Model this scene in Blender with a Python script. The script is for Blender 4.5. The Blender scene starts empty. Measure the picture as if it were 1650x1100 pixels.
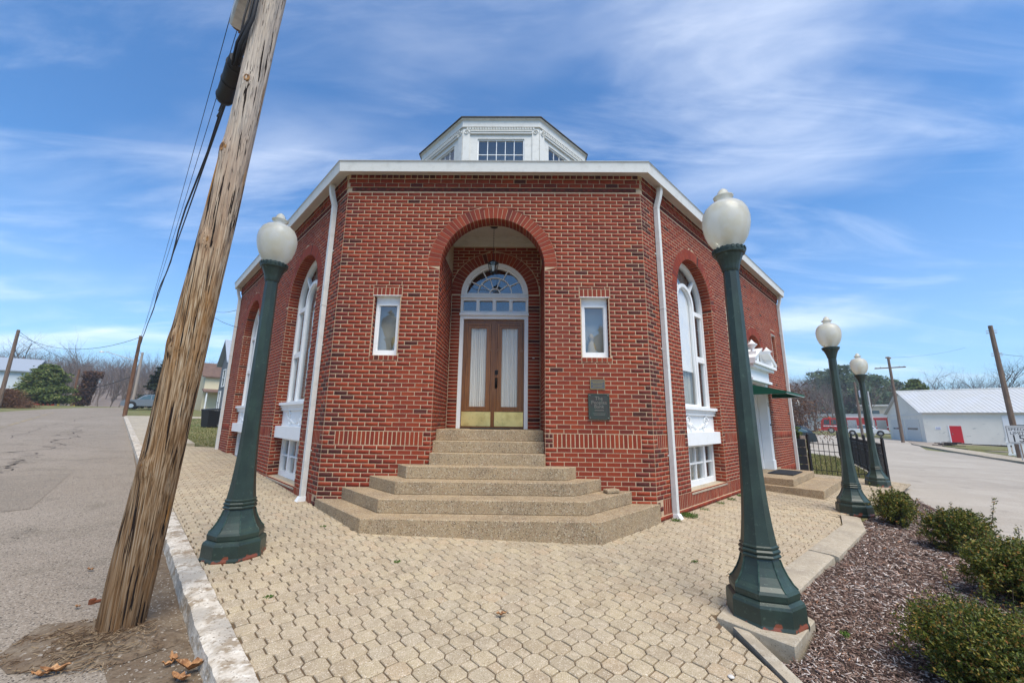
import bpy, bmesh, math, random
import numpy as np
from mathutils import Vector, Matrix, noise
from mathutils.geometry import tessellate_polygon
random.seed(7); rng = np.random.default_rng(7)
sc = bpy.context.scene
C = sc.collection
R = math.radians
# ------------------------------------------------------------------ camera, world, sun, exposure
CZ = 1.5
FPX, PITCH, ROLL, YAW = 633.09, 0.1983, 0.0136, -0.0152
cp, sp = math.cos(PITCH), math.sin(PITCH)
Fw = Vector((math.sin(YAW)*cp, math.cos(YAW)*cp, sp)); Rt = Vector((math.cos(YAW), -math.sin(YAW), 0)); Up = Rt.cross(Fw)
rr = Rt*math.cos(ROLL)+Up*math.sin(ROLL); uu = -Rt*math.sin(ROLL)+Up*math.cos(ROLL)
cam_d = bpy.data.cameras.new('camera'); cam = bpy.data.objects.new('camera', cam_d); C.objects.link(cam)
mw = Matrix.Identity(4)
for i in range(3):
    mw[i][0] = rr[i]; mw[i][1] = uu[i]; mw[i][2] = -Fw[i]
mw[0][3], mw[1][3], mw[2][3] = 0, 0, CZ
cam.matrix_world = mw
cam_d.sensor_width = 36; cam_d.lens = FPX/1650*36; cam_d.clip_start = 0.05; cam_d.clip_end = 3000
sc.camera = cam
SUN_AZ, SUN_EL = 152, 60          # azimuth clockwise from +Y
world = bpy.data.worlds.new('World'); sc.world = world; world.use_nodes = True
def build_world():
    nt = world.node_tree; nt.nodes.clear(); N = nt.nodes.new; L = nt.links.new
    out = N('ShaderNodeOutputWorld'); bg = N('ShaderNodeBackground'); bg.inputs[1].default_value = 0.145
    sky = N('ShaderNodeTexSky'); sky.sky_type = 'NISHITA'; sky.sun_disc = False
    sky.sun_elevation = R(SUN_EL); sky.sun_rotation = R(SUN_AZ); sky.air_density = 1.0; sky.dust_density = 0.6; sky.ozone_density = 2.5
    tc = N('ShaderNodeTexCoord'); sep = N('ShaderNodeSeparateXYZ'); L(tc.outputs['Generated'], sep.inputs[0])
    # project direction on a cloud layer: (x,y)/(z+.12)
    a = N('ShaderNodeMath'); a.operation = 'ADD'; a.inputs[1].default_value = 0.13; 
    mx = N('ShaderNodeMath'); mx.operation = 'MAXIMUM'; mx.inputs[1].default_value = 0.0; L(sep.outputs[2], mx.inputs[0]); L(mx.outputs[0], a.inputs[0])
    dx = N('ShaderNodeMath'); dx.operation = 'DIVIDE'; L(sep.outputs[0], dx.inputs[0]); L(a.outputs[0], dx.inputs[1])
    dy = N('ShaderNodeMath'); dy.operation = 'DIVIDE'; L(sep.outputs[1], dy.inputs[0]); L(a.outputs[0], dy.inputs[1])
    cb = N('ShaderNodeCombineXYZ'); L(dx.outputs[0], cb.inputs[0]); L(dy.outputs[0], cb.inputs[1])
    def layer(rot, scx, scy, sc_, det, lo, hi, seed, dist=1.2, rough=.55):
        mp = N('ShaderNodeMapping'); mp.inputs['Rotation'].default_value = (0, 0, R(rot)); mp.inputs['Scale'].default_value = (scx, scy, 1); mp.inputs['Location'].default_value = (seed, seed*.7, seed*.3)
        L(cb.outputs[0], mp.inputs[0])
        n = N('ShaderNodeTexNoise'); n.inputs['Scale'].default_value = sc_; n.inputs['Detail'].default_value = det; n.inputs['Roughness'].default_value = rough; n.inputs['Distortion'].default_value = dist
        L(mp.outputs[0], n.inputs['Vector'])
        r = N('ShaderNodeMapRange'); r.interpolation_type = 'SMOOTHSTEP'; r.inputs[1].default_value = lo; r.inputs[2].default_value = hi
        L(n.outputs[0], r.inputs[0]); return r.outputs[0]
    l1 = layer(24, .75, 1.25, 1.0, 9, .46, .80, 7.3, .6, .50)
    l2 = layer(-32, .5, 1.9, 1.9, 10, .44, .76, 9.4, .9, .62)
    l3 = layer(10, .8, 1.2, .7, 4, .30, .62, 6.0, .3, .45)
    def mth(op, x, y):
        m = N('ShaderNodeMath'); m.operation = op
        for i, q in enumerate((x, y)):
            if isinstance(q, (int, float)): m.inputs[i].default_value = q
            else: L(q, m.inputs[i])
        return m.outputs[0]
    s = mth('ADD', mth('MULTIPLY', l1, .40), mth('MULTIPLY', l2, .16))
    s = mth('MULTIPLY', s, mth('ADD', .2, mth('MULTIPLY', l3, .9)))
    # denser pale veil towards the horizon
    hz = N('ShaderNodeMapRange'); hz.inputs[1].default_value = 0.0; hz.inputs[2].default_value = 0.42; hz.inputs[3].default_value = .34; hz.inputs[4].default_value = 0.0
    L(sep.outputs[2], hz.inputs[0])
    s = mth('ADD', s, mth('MULTIPLY', hz.outputs[0], mth('ADD', .45, mth('MULTIPLY', l1, .55))))
    s = mth('MINIMUM', s, .92)
    mix = N('ShaderNodeMixRGB'); L(s, mix.inputs[0])
    tint = N('ShaderNodeMixRGB'); tint.blend_type = 'MULTIPLY'; tint.inputs[0].default_value = 1; tint.inputs[2].default_value = (.38, .68, .90, 1)
    L(sky.outputs[0], tint.inputs[1]); L(tint.outputs[0], mix.inputs[1]); mix.inputs[2].default_value = (6.5, 6.7, 7.0, 1)
    L(mix.outputs[0], bg.inputs[0]); L(bg.outputs[0], out.inputs[0])
build_world()
sun_d = bpy.data.lights.new('sun', 'SUN'); sun_d.energy = 2.9; sun_d.angle = R(38); sun_d.color = (1, .90, .76)
sun = bpy.data.objects.new('sun', sun_d); C.objects.link(sun)
sdir = Vector((math.sin(R(SUN_AZ))*math.cos(R(SUN_EL)), math.cos(R(SUN_AZ))*math.cos(R(SUN_EL)), math.sin(R(SUN_EL))))
sun.rotation_euler = sdir.to_track_quat('Z', 'Y').to_euler()
sc.view_settings.view_transform = 'Standard'; sc.view_settings.look = 'None'; sc.view_settings.gamma = 1
sc.view_settings.use_curve_mapping = False
sc.view_settings.exposure = 0.75

# ------------------------------------------------------------------ geometry helpers
def gz(x, y): return CZ-1.5146-.0294*x+.022*y           # the sloping ground plane by the building
def ray(px, py): return Fw+(px-825)/FPX*rr-(py-550)/FPX*uu
def P(px, py, d):                                      # point at a bearing / elevation and a horizontal distance d
    v = ray(px, py); h = math.hypot(v.x, v.y); return Vector((v.x*d/h, v.y*d/h, CZ+v.z*d/h))
def G(px, py, dz=0):                                   # where a bearing meets the ground plane
    v = ray(px, py); t = (-1.5146+dz)/(v.z+.0294*v.x-.022*v.y); return Vector((v.x*t, v.y*t, CZ+v.z*t))
class MB:
    def __init__(s): s.v = []; s.f = []; s.m = []
    def face(s, pts, mi=0):
        n = len(s.v); s.v += [tuple(p) for p in pts]; s.f.append(tuple(range(n, n+len(pts)))); s.m.append(mi)
    def mesh(s, verts, faces, mi=0):
        n = len(s.v); s.v += [tuple(p) for p in verts]; s.f += [tuple(i+n for i in f) for f in faces]; s.m += [mi]*len(faces)
    def hexa(s, p, mi=0):                               # p: 8 corners, 0-3 bottom loop, 4-7 top loop
        s.mesh(p, [(0,3,2,1),(4,5,6,7),(0,1,5,4),(1,2,6,5),(2,3,7,6),(3,0,4,7)], mi)
    def box(s, c, d, rz=0, mi=0, tilt=None):
        x, y, z = d[0]/2, d[1]/2, d[2]/2; ca, sa = math.cos(rz), math.sin(rz)
        pts = []
        for (a, b, e) in ((-x,-y,-z),(x,-y,-z),(x,y,-z),(-x,y,-z),(-x,-y,z),(x,-y,z),(x,y,z),(-x,y,z)):
            v = Vector((a, b, e))
            if tilt is not None: v = tilt @ v
            pts.append((c[0]+v.x*ca-v.y*sa, c[1]+v.x*sa+v.y*ca, c[2]+v.z))
        s.hexa(pts, mi)
    def fbox(s, fr, t0, t1, z0, z1, n0, n1, mi=0):
        s.hexa([fr(t0,z0,n1),fr(t1,z0,n1),fr(t1,z0,n0),fr(t0,z0,n0),fr(t0,z1,n1),fr(t1,z1,n1),fr(t1,z1,n0),fr(t0,z1,n0)], mi)
    def prism(s, poly, z0, z1, mi=0):
        n = len(poly); b = [(p[0],p[1], z0 if not callable(z0) else z0(*p)) for p in poly]; t = [(p[0],p[1], z1 if not callable(z1) else z1(*p)) for p in poly]
        s.mesh(b+t, [tuple(range(n))[::-1], tuple(range(n, 2*n))]+[(i,(i+1)%n,(i+1)%n+n,i+n) for i in range(n)], mi)
    def tube(s, pts, r, n=8, mi=0, cap=True):
        pts = [Vector(p) for p in pts]; rad = r if isinstance(r, (list, tuple)) else [r]*len(pts)
        base = len(s.v); prev = None
        for i, p in enumerate(pts):
            d = (pts[min(i+1, len(pts)-1)]-pts[max(i-1, 0)]); d = d.normalized() if d.length > 1e-9 else Vector((0,0,1))
            if prev is None:
                a = d.orthogonal().normalized()
            else:
                a = (prev-d*prev.dot(d)); a = a.normalized() if a.length > 1e-6 else d.orthogonal().normalized()
            prev = a; b = d.cross(a)
            for k in range(n):
                t = 2*math.pi*k/n; s.v.append(tuple(p+(a*math.cos(t)+b*math.sin(t))*rad[i]))
        for i in range(len(pts)-1):
            for k in range(n):
                k2 = (k+1) % n; s.f.append((base+i*n+k, base+i*n+k2, base+(i+1)*n+k2, base+(i+1)*n+k)); s.m.append(mi)
        if cap:
            s.f.append(tuple(base+k for k in range(n))[::-1]); s.m.append(mi)
            e = base+(len(pts)-1)*n; s.f.append(tuple(e+k for k in range(n))); s.m.append(mi)
    def lathe(s, prof, n=16, c=(0,0,0), mi=0, rot=0, cap=True):
        base = len(s.v)
        for (r, z) in prof:
            for k in range(n):
                t = 2*math.pi*(k+rot)/n; s.v.append((c[0]+r*math.cos(t), c[1]+r*math.sin(t), c[2]+z))
        for i in range(len(prof)-1):
            for k in range(n):
                k2 = (k+1) % n; s.f.append((base+i*n+k, base+i*n+k2, base+(i+1)*n+k2, base+(i+1)*n+k)); s.m.append(mi)
        if cap:
            s.f.append(tuple(base+k for k in range(n))[::-1]); s.m.append(mi)
            e = base+(len(prof)-1)*n; s.f.append(tuple(e+k for k in range(n))); s.m.append(mi)
    def build(s, name, mats, parent=None, smooth=False, auto=None, bevel=None, **kw):
        me = bpy.data.meshes.new(name); me.from_pydata(s.v, [], s.f)
        if not isinstance(mats, (list, tuple)): mats = [mats]
        for m in mats: me.materials.append(m)
        if len(mats) > 1: me.polygons.foreach_set('material_index', s.m)
        bm = bmesh.new(); bm.from_mesh(me)
        if bevel:
            bmesh.ops.bevel(bm, geom=[e for e in bm.edges], offset=bevel, segments=1, affect='EDGES', profile=.5)
        bmesh.ops.recalc_face_normals(bm, faces=bm.faces); bm.to_mesh(me); bm.free()
        if smooth: me.polygons.foreach_set('use_smooth', [True]*len(me.polygons))
        if auto and hasattr(me, 'set_sharp_from_angle'):
            me.polygons.foreach_set('use_smooth', [True]*len(me.polygons)); me.set_sharp_from_angle(angle=R(auto))
        o = bpy.data.objects.new(name, me); C.objects.link(o)
        return finish(o, parent, **kw)
def finish(o, parent=None, label=None, category=None, group=None, kind=None):
    if parent is not None:
        o.parent = parent; o.matrix_parent_inverse = root_inv(parent)
    if label: o['label'] = label
    if category: o['category'] = category
    if group: o['group'] = group
    if kind: o['kind'] = kind
    return o
def mat_of(p):
    m = Matrix.LocRotScale(p.location, p.rotation_euler, p.scale)
    if p.parent is not None: m = mat_of(p.parent) @ p.matrix_parent_inverse @ m
    return m
def root_inv(p): return mat_of(p).inverted()
def thing(name, loc, label, category, group=None, rz=0, scale=1):
    o = bpy.data.objects.new(name, None); C.objects.link(o); o.location = loc; o.rotation_euler = (0, 0, rz); o.scale = (scale,)*3
    o.empty_display_size = .2
    return finish(o, None, label, category, group)
def copy_tree(o, parent=None):
    c = o.copy(); C.objects.link(c)
    if parent is not None: c.parent = parent
    for ch in list(o.children): copy_tree(ch, c)
    return c
def npmesh(name, V, F, mat, parent=None, smooth=False, **kw):   # V (n,3), F (m,k)
    me = bpy.data.meshes.new(name); V = np.asarray(V, np.float32); F = np.asarray(F, np.int32); k = F.shape[1]
    me.vertices.add(len(V)); me.vertices.foreach_set('co', V.ravel())
    me.loops.add(F.size); me.loops.foreach_set('vertex_index', F.ravel())
    me.polygons.add(len(F)); me.polygons.foreach_set('loop_start', np.arange(0, F.size, k, dtype=np.int32)); me.polygons.foreach_set('loop_total', np.full(len(F), k, np.int32))
    if smooth: me.polygons.foreach_set('use_smooth', np.ones(len(F), bool))
    me.update(calc_edges=True); me.validate()
    me.materials.append(mat)
    o = bpy.data.objects.new(name, me); C.objects.link(o); return finish(o, parent, **kw)

# ------------------------------------------------------------------ materials
MATS = {}
def material(name, base=(.5,.5,.5), rough=.7, metal=0, var=None, bump=None, spec=.3, speck=None, island=None, extra=None, coord='Object', coat=0):
    """var: (scale, colour2, lo, hi, detail); several allowed.  bump: (scale, strength, dist).  island: list of (pos, colour)"""
    m = bpy.data.materials.new(name); m.use_nodes = True; nt = m.node_tree; N = nt.nodes.new; L = nt.links.new
    b = nt.nodes['Principled BSDF']; b.inputs['Roughness'].default_value = rough; b.inputs['Metallic'].default_value = metal
    b.inputs['Specular IOR Level'].default_value = spec; b.inputs['Coat Weight'].default_value = coat
    tc = N('ShaderNodeTexCoord')
    if coord == 'World':
        tc = N('ShaderNodeNewGeometry'); coord = 'Position'
    if island:
        g = N('ShaderNodeNewGeometry'); oi = N('ShaderNodeObjectInfo'); ad = N('ShaderNodeMath'); ad.operation = 'ADD'
        L(g.outputs['Random Per Island'], ad.inputs[0]); L(oi.outputs['Random'], ad.inputs[1])
        fr = N('ShaderNodeMath'); fr.operation = 'FRACT'; L(ad.outputs[0], fr.inputs[0])
        cr = N('ShaderNodeValToRGB'); cr.color_ramp.interpolation = 'LINEAR'
        while len(cr.color_ramp.elements) < len(island): cr.color_ramp.elements.new(.5)
        for e, (p, c) in zip(cr.color_ramp.elements, island): e.position = p; e.color = (*c, 1)
        L(fr.outputs[0], cr.inputs[0]); col = cr.outputs[0]
    else:
        rgb = N('ShaderNodeRGB'); rgb.outputs[0].default_value = (*base, 1); col = rgb.outputs[0]
    for v in (var or []):
        scale, c2, lo, hi, det = v[:5]; st = v[5] if len(v) > 5 else (1, 1, 1)
        mp = N('ShaderNodeMapping'); mp.inputs['Scale'].default_value = st; L(tc.outputs[coord], mp.inputs[0])
        n = N('ShaderNodeTexNoise'); n.inputs['Scale'].default_value = scale; n.inputs['Detail'].default_value = det; n.inputs['Roughness'].default_value = .6
        L(mp.outputs[0], n.inputs['Vector'])
        r = N('ShaderNodeMapRange'); r.inputs[1].default_value = lo; r.inputs[2].default_value = hi; L(n.outputs[0], r.inputs[0])
        mx = N('ShaderNodeMixRGB'); L(r.outputs[0], mx.inputs[0]); L(col, mx.inputs[1]); mx.inputs[2].default_value = (*c2, 1); col = mx.outputs[0]
    if speck:                                           # (scale, colour, amount)
        for (ss, cc, am) in speck:
            vo = N('ShaderNodeTexVoronoi'); vo.inputs['Scale'].default_value = ss; L(tc.outputs[coord], vo.inputs['Vector'])
            r = N('ShaderNodeSeparateColor'); L(vo.outputs['Color'], r.inputs[0])
            q = N('ShaderNodeMapRange'); q.inputs[1].default_value = 1-am; q.inputs[2].default_value = min(1, 1-am+.12); L(r.outputs[0], q.inputs[0])
            mx = N('ShaderNodeMixRGB'); L(q.outputs[0], mx.inputs[0]); L(col, mx.inputs[1]); mx.inputs[2].default_value = (*cc, 1); col = mx.outputs[0]
    L(col, b.inputs['Base Color'])
    prevn = None
    for bb in (bump or []):
        sc_, st_, di = bb[:3]; sh = bb[3] if len(bb) > 3 else (1, 1, 1)
        mp = N('ShaderNodeMapping'); mp.inputs['Scale'].default_value = sh; L(tc.outputs[coord], mp.inputs[0])
        n = N('ShaderNodeTexNoise'); n.inputs['Scale'].default_value = sc_; n.inputs['Detail'].default_value = 4; L(mp.outputs[0], n.inputs['Vector'])
        bp = N('ShaderNodeBump'); bp.inputs['Strength'].default_value = st_; bp.inputs['Distance'].default_value = di; L(n.outputs[0], bp.inputs['Height'])
        if prevn: L(prevn, bp.inputs['Normal'])
        prevn = bp.outputs[0]
    if prevn: L(prevn, b.inputs['Normal'])
    MATS[name] = m
    return m
RED = [(0, (.175,.025,.011)), (.12, (.215,.030,.012)), (.3, (.255,.039,.014)), (.5, (.23,.034,.013)), (.68, (.28,.047,.016)), (.85, (.22,.031,.013)), (.95, (.19,.028,.013)), (1, (.15,.024,.013))]
M_brick = material('red_brick', island=RED, rough=.8, coord='World', var=[(14, (.15,.030,.02), .5, .9, 5), (.7, (.17,.032,.02), .5, .8, 5), (90, (.30,.06,.03), .6, .8, 3)], bump=[(60, .4, .004)])
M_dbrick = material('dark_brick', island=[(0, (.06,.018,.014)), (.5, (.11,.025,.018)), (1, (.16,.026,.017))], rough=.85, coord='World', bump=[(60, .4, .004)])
M_mortar = material('mortar', (.52,.38,.245), .9, coord='World', var=[(9, (.42,.30,.19), .45, .8, 6), (1.0, (.40,.28,.18), .4, .75, 4), (30, (.66,.52,.36), .55, .8, 3)], bump=[(120, .3, .003)])
M_white = material('white_paint', (.80,.81,.80), .45, var=[(5, (.68,.69,.67), .55, .9, 5)], bump=[(30, .08, .002)])
M_white2 = material('aged_white_paint', (.66,.66,.62), .55, var=[(7, (.50,.50,.46), .5, .85, 6)], bump=[(40, .12, .002)])
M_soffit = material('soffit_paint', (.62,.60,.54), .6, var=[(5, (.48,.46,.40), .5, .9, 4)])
M_shingle = material('roof_shingle', (.07,.065,.06), .9, var=[(12, (.12,.11,.10), .4, .7, 5)], bump=[(40, .6, .01)])
M_wood = material('door_wood', (.23,.088,.022), .38, var=[(6, (.12,.045,.016), .4, .75, 6, (6, 6, .5)), (3, (.27,.125,.045), .5, .9, 4, (3, 3, .4))], bump=[(30, .1, .002, (4,4,.3))], coat=.25)
M_woodin = material('door_wood_moulding', (.30,.12,.032), .38, var=[(6, (.14,.055,.018), .4, .75, 6, (6, 6, .5))], coat=.25)
M_brass = material('brass', (.98,.72,.28), .42, 1, var=[(4, (.62,.40,.12), .45, .8, 5), (18, (.50,.34,.14), .6, .8, 4)], bump=[(6, .12, .01)])
M_bronze = material('dark_bronze', (.035,.03,.028), .45, .6)
M_black = material('black_iron', (.012,.012,.013), .5, 0, spec=.4)
M_rubber = material('black_rubber', (.02,.021,.024), .85, bump=[(150, .5, .003)])
M_agg = material('exposed_aggregate', (.37,.275,.16), .9, var=[(2.2, (.23,.175,.11), .42, .75, 5), (11, (.42,.33,.215), .5, .8, 4)],
                 speck=[(95, (.50,.42,.30), .18), (120, (.08,.06,.045), .16), (150, (.33,.17,.10), .10)], bump=[(110, .8, .006)])
M_conc = material('concrete', (.40,.34,.25), .9, coord='World', var=[(2.5, (.27,.23,.175), .42, .75, 6), (18, (.50,.45,.36), .5, .8, 4)], speck=[(180, (.18,.15,.11), .08)], bump=[(60, .35, .004)])
M_curb = material('worn_painted_curb', (.58,.52,.43), .9, var=[(7, (.30,.235,.16), .44, .58, 8), (22, (.70,.65,.56), .52, .66, 5), (2.2, (.40,.36,.30), .5, .62, 3)], speck=[(110, (.16,.12,.08), .07)], bump=[(35, .9, .012)])
PAVE = [(0, (.36,.28,.175)), (.2, (.44,.355,.225)), (.4, (.40,.33,.225)), (.6, (.47,.38,.24)), (.8, (.37,.30,.20)), (1, (.44,.33,.205))]
M_paver = material('concrete_paver', island=PAVE, rough=.92, coord='World', var=[(.9, (.36,.29,.205), .45, .8, 5), (3.2, (.30,.235,.155), .50, .70, 7), (16, (.56,.46,.33), .5, .85, 5), (7, (.25,.20,.14), .66, .75, 4)], speck=[(260, (.20,.145,.09), .15), (230, (.66,.58,.46), .13)], bump=[(260, .6, .003)])
M_sand = material('joint_sand', (.13,.085,.05), .95, var=[(3, (.11,.08,.045), .4, .7, 5), (7, (.10,.10,.04), .6, .75, 4)])
M_asph = material('old_asphalt', (.24,.198,.152), .95, var=[(.35, (.285,.24,.19), .4, .7, 4), (1.6, (.16,.135,.10), .5, .78, 6), (40, (.30,.26,.21), .55, .8, 3)],
                  speck=[(115, (.38,.33,.27), .18), (100, (.085,.07,.055), .18)], bump=[(70, .9, .008), (9, .5, .02)])
M_asph2 = material('pale_asphalt', (.38,.335,.275), .95, var=[(.12, (.32,.28,.23), .4, .7, 5), (.9, (.43,.385,.325), .5, .8, 5), (1.4, (.28,.25,.21), .62, .7, 7), (.5, (.29,.255,.21), .55, .7, 6, (.3,2.2,1))], speck=[(60, (.22,.20,.17), .10)], bump=[(60, .6, .006)])
M_dirt = material('gritty_soil', (.14,.10,.065), 1, var=[(5, (.21,.165,.115), .4, .7, 6), (30, (.08,.055,.035), .5, .75, 4)], speck=[(70, (.34,.30,.25), .06)], bump=[(45, 1, .015)])
M_grass = material('winter_grass', (.13,.15,.045), .95, var=[(.5, (.23,.19,.085), .4, .65, 6), (14, (.08,.095,.03), .45, .8, 6), (40, (.29,.24,.12), .55, .8, 3)], bump=[(50, 1, .03)])
M_hill = material('wooded_hill_floor', (.20,.16,.13), 1, var=[(.05, (.25,.20,.165), .4, .7, 6), (.4, (.15,.12,.10), .45, .8, 5)], bump=[(.6, 1, .6)])
M_mulch = material('mulch_ground', (.06,.040,.030), 1, var=[(30, (.11,.075,.055), .4, .7, 5)], bump=[(80, 1, .02)])
M_chip = material('wood_chip', island=[(0, (.05,.030,.025)), (.25, (.12,.07,.052)), (.5, (.20,.125,.095)), (.7, (.30,.21,.165)), (.84, (.44,.36,.31)), (.95, (.66,.60,.55)), (1, (.36,.15,.06))], rough=.95)
M_lamp = material('lamp_green_paint', (.024,.040,.031), .42, var=[(6, (.034,.062,.046), .45, .7, 5, (1,1,.4)), (26, (.070,.105,.080), .6, .75, 6), (3, (.010,.018,.018), .5, .8, 4), (45, (.10,.14,.11), .68, .74, 3)], bump=[(35, .18, .004), (130, .15, .002)], spec=.45)
def rust_lamp():
    m = M_lamp.copy(); m.name = 'lamp_green_paint_rusty'; nt = m.node_tree; N = nt.nodes.new; L = nt.links.new
    b = nt.nodes['Principled BSDF']; src = b.inputs['Base Color'].links[0].from_socket
    tc = N('ShaderNodeTexCoord'); s = N('ShaderNodeSeparateXYZ'); L(tc.outputs['Object'], s.inputs[0])
    n = N('ShaderNodeTexNoise'); n.inputs['Scale'].default_value = 13; n.inputs['Detail'].default_value = 6; L(tc.outputs['Object'], n.inputs['Vector'])
    r = N('ShaderNodeMapRange'); r.inputs[1].default_value = .0; r.inputs[2].default_value = .13; r.inputs[3].default_value = .17; r.inputs[4].default_value = -.38; L(s.outputs[2], r.inputs[0])
    a = N('ShaderNodeMath'); a.operation = 'ADD'; L(n.outputs[0], a.inputs[0]); L(r.outputs[0], a.inputs[1])
    q = N('ShaderNodeMapRange'); q.inputs[1].default_value = .66; q.inputs[2].default_value = .70; L(a.outputs[0], q.inputs[0])
    mx = N('ShaderNodeMixRGB'); L(q.outputs[0], mx.inputs[0]); L(src, mx.inputs[1]); mx.inputs[2].default_value = (.20,.055,.028,1); L(mx.outputs[0], b.inputs['Base Color'])
    return m
M_lamprust = rust_lamp()
def pole_wood():
    m = bpy.data.materials.new('weathered_pole_wood'); m.use_nodes = True; nt = m.node_tree; N = nt.nodes.new; L = nt.links.new
    b = nt.nodes['Principled BSDF']; b.inputs['Roughness'].default_value = .85; b.inputs['Specular IOR Level'].default_value = .2
    tc = N('ShaderNodeTexCoord')
    def nz(scale, st, det=6, dist=0.0):
        mp = N('ShaderNodeMapping'); mp.inputs['Scale'].default_value = st; L(tc.outputs['Object'], mp.inputs[0])
        n = N('ShaderNodeTexNoise'); n.inputs['Scale'].default_value = scale; n.inputs['Detail'].default_value = det; n.inputs['Distortion'].default_value = dist; L(mp.outputs[0], n.inputs['Vector']); return n.outputs[0]
    def ramp(src, els):
        c = N('ShaderNodeValToRGB')
        while len(c.color_ramp.elements) < len(els): c.color_ramp.elements.new(.5)
        for e, (p, k) in zip(c.color_ramp.elements, els): e.position = p; e.color = (*k, 1)
        L(src, c.inputs[0]); return c.outputs[0]
    def mix(f, a, c, bt='MIX'):
        x = N('ShaderNodeMixRGB'); x.blend_type = bt
        for i, q in enumerate((f, a, c)):
            if isinstance(q, (int, float)): x.inputs[i].default_value = q
            elif isinstance(q, tuple): x.inputs[i].default_value = (*q, 1)
            else: L(q, x.inputs[i])
        return x.outputs[0]
    def mr(s, lo, hi, a=0, c=1):
        r = N('ShaderNodeMapRange'); r.inputs[1].default_value = lo; r.inputs[2].default_value = hi; r.inputs[3].default_value = a; r.inputs[4].default_value = c; L(s, r.inputs[0]); return r.outputs[0]
    streak = nz(32, (3.4, 3.4, .10), 10, .3); col = ramp(streak, [(.32, (.06,.032,.015)), (.42, (.21,.12,.055)), (.50, (.37,.24,.13)), (.58, (.49,.36,.225)), (.72, (.61,.52,.39))])
    warm = mr(nz(4.2, (1.8, 1.8, .4), 5), .46, .62); col = mix(warm, col, mix(.6, col, (.34,.17,.06)))
    s = N('ShaderNodeSeparateXYZ'); L(tc.outputs['Object'], s.inputs[0])
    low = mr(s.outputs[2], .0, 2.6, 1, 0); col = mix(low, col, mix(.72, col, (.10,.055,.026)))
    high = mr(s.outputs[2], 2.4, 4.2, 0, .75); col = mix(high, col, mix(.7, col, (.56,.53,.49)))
    orange = mr(nz(3.2, (1.6, 1.6, .18), 3), .63, .68); col = mix(orange, col, (.42,.20,.05))
    crack = mr(nz(38, (3.8, 3.8, .05), 3, .1), .64, .67); col = mix(crack, col, (.022,.014,.010)); crack2 = mr(nz(11, (4.2, 4.2, .045), 5, .25), .612, .622); col = mix(crack2, col, (.016,.010,.008)); mxc = N('ShaderNodeMath'); mxc.operation = 'MAXIMUM'; L(crack, mxc.inputs[0]); L(crack2, mxc.inputs[1]); crack = mxc.outputs[0]
    L(col, b.inputs['Base Color'])
    bp = N('ShaderNodeBump'); bp.inputs['Strength'].default_value = 1; bp.inputs['Distance'].default_value = .012; L(streak, bp.inputs['Height'])
    inv = mr(crack, 0, 1, 1, 0); b2 = N('ShaderNodeBump'); b2.inputs['Strength'].default_value = 1; b2.inputs['Distance'].default_value = .01; L(inv, b2.inputs['Height']); L(bp.outputs[0], b2.inputs['Normal']); L(b2.outputs[0], b.inputs['Normal'])
    return m
M_pole = pole_wood()
M_knot = material('resin_knot', (.30,.15,.04), .6, var=[(30, (.10,.045,.02), .45, .6, 5)], bump=[(60, .8, .006)])
M_pole2 = material('far_pole_wood', (.20,.14,.10), .9, var=[(6, (.10,.065,.045), .4, .7, 5, (3,3,.3))])
M_polebr = material('brown_pole_wood', (.19,.095,.05), .9, var=[(6, (.10,.05,.03), .4, .7, 5, (3,3,.3))])
M_wire = material('cable_black', (.02,.02,.022), .6)
M_galv = material('galvanised_box', (.55,.57,.58), .5, .3, var=[(8, (.34,.36,.38), .4, .7, 4)])
def glass_pane(name, tint=(.55,.62,.62), refl=.10, trans=.75):
    m = bpy.data.materials.new(name); m.use_nodes = True; nt = m.node_tree; nt.nodes.clear(); N = nt.nodes.new; L = nt.links.new
    o = N('ShaderNodeOutputMaterial'); t = N('ShaderNodeBsdfTransparent'); t.inputs[0].default_value = (*tint, 1)
    g = N('ShaderNodeBsdfGlossy'); g.inputs['Roughness'].default_value = .015; g.inputs['Color'].default_value = (.95,.97,1,1)
    ge = N('ShaderNodeNewGeometry'); vd = N('ShaderNodeVectorMath'); vd.operation = 'DOT_PRODUCT'; L(ge.outputs['Incoming'], vd.inputs[0]); L(ge.outputs['True Normal'], vd.inputs[1])
    def mt(op, x, y=None):
        q = N('ShaderNodeMath'); q.operation = op; q.use_clamp = True
        for i_, w_ in enumerate((x, y)):
            if w_ is None: continue
            if isinstance(w_, (int, float)): q.inputs[i_].default_value = w_
            else: L(w_, q.inputs[i_])
        return q.outputs[0]
    ab = N('ShaderNodeMath'); ab.operation = 'ABSOLUTE'; L(vd.outputs['Value'], ab.inputs[0])
    f5 = mt('POWER', mt('SUBTRACT', 1.0, ab.outputs[0]), 5.0); av = mt('ADD', mt('MULTIPLY', f5, .95), .05+refl)
    class a: outputs = [av]
    tc = N('ShaderNodeTexCoord'); n = N('ShaderNodeTexNoise'); n.inputs['Scale'].default_value = 1.6; L(tc.outputs['Object'], n.inputs['Vector'])
    bp = N('ShaderNodeBump'); bp.inputs['Strength'].default_value = .12; bp.inputs['Distance'].default_value = .05; L(n.outputs[0], bp.inputs['Height']); L(bp.outputs[0], g.inputs['Normal'])
    mx = N('ShaderNodeMixShader'); L(a.outputs[0], mx.inputs[0]); L(t.outputs[0], mx.inputs[1]); L(g.outputs[0], mx.inputs[2]); L(mx.outputs[0], o.inputs[0]); return m
M_glass = glass_pane('window_glass', (.80,.82,.81), refl=.09)
M_glassc = glass_pane('clear_glass', (.90,.91,.90), .0)
M_curtain = material('sheer_curtain', (.46,.45,.41), .9, var=[(5, (.26,.27,.26), .4, .7, 3, (12, 12, .2))])
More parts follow.
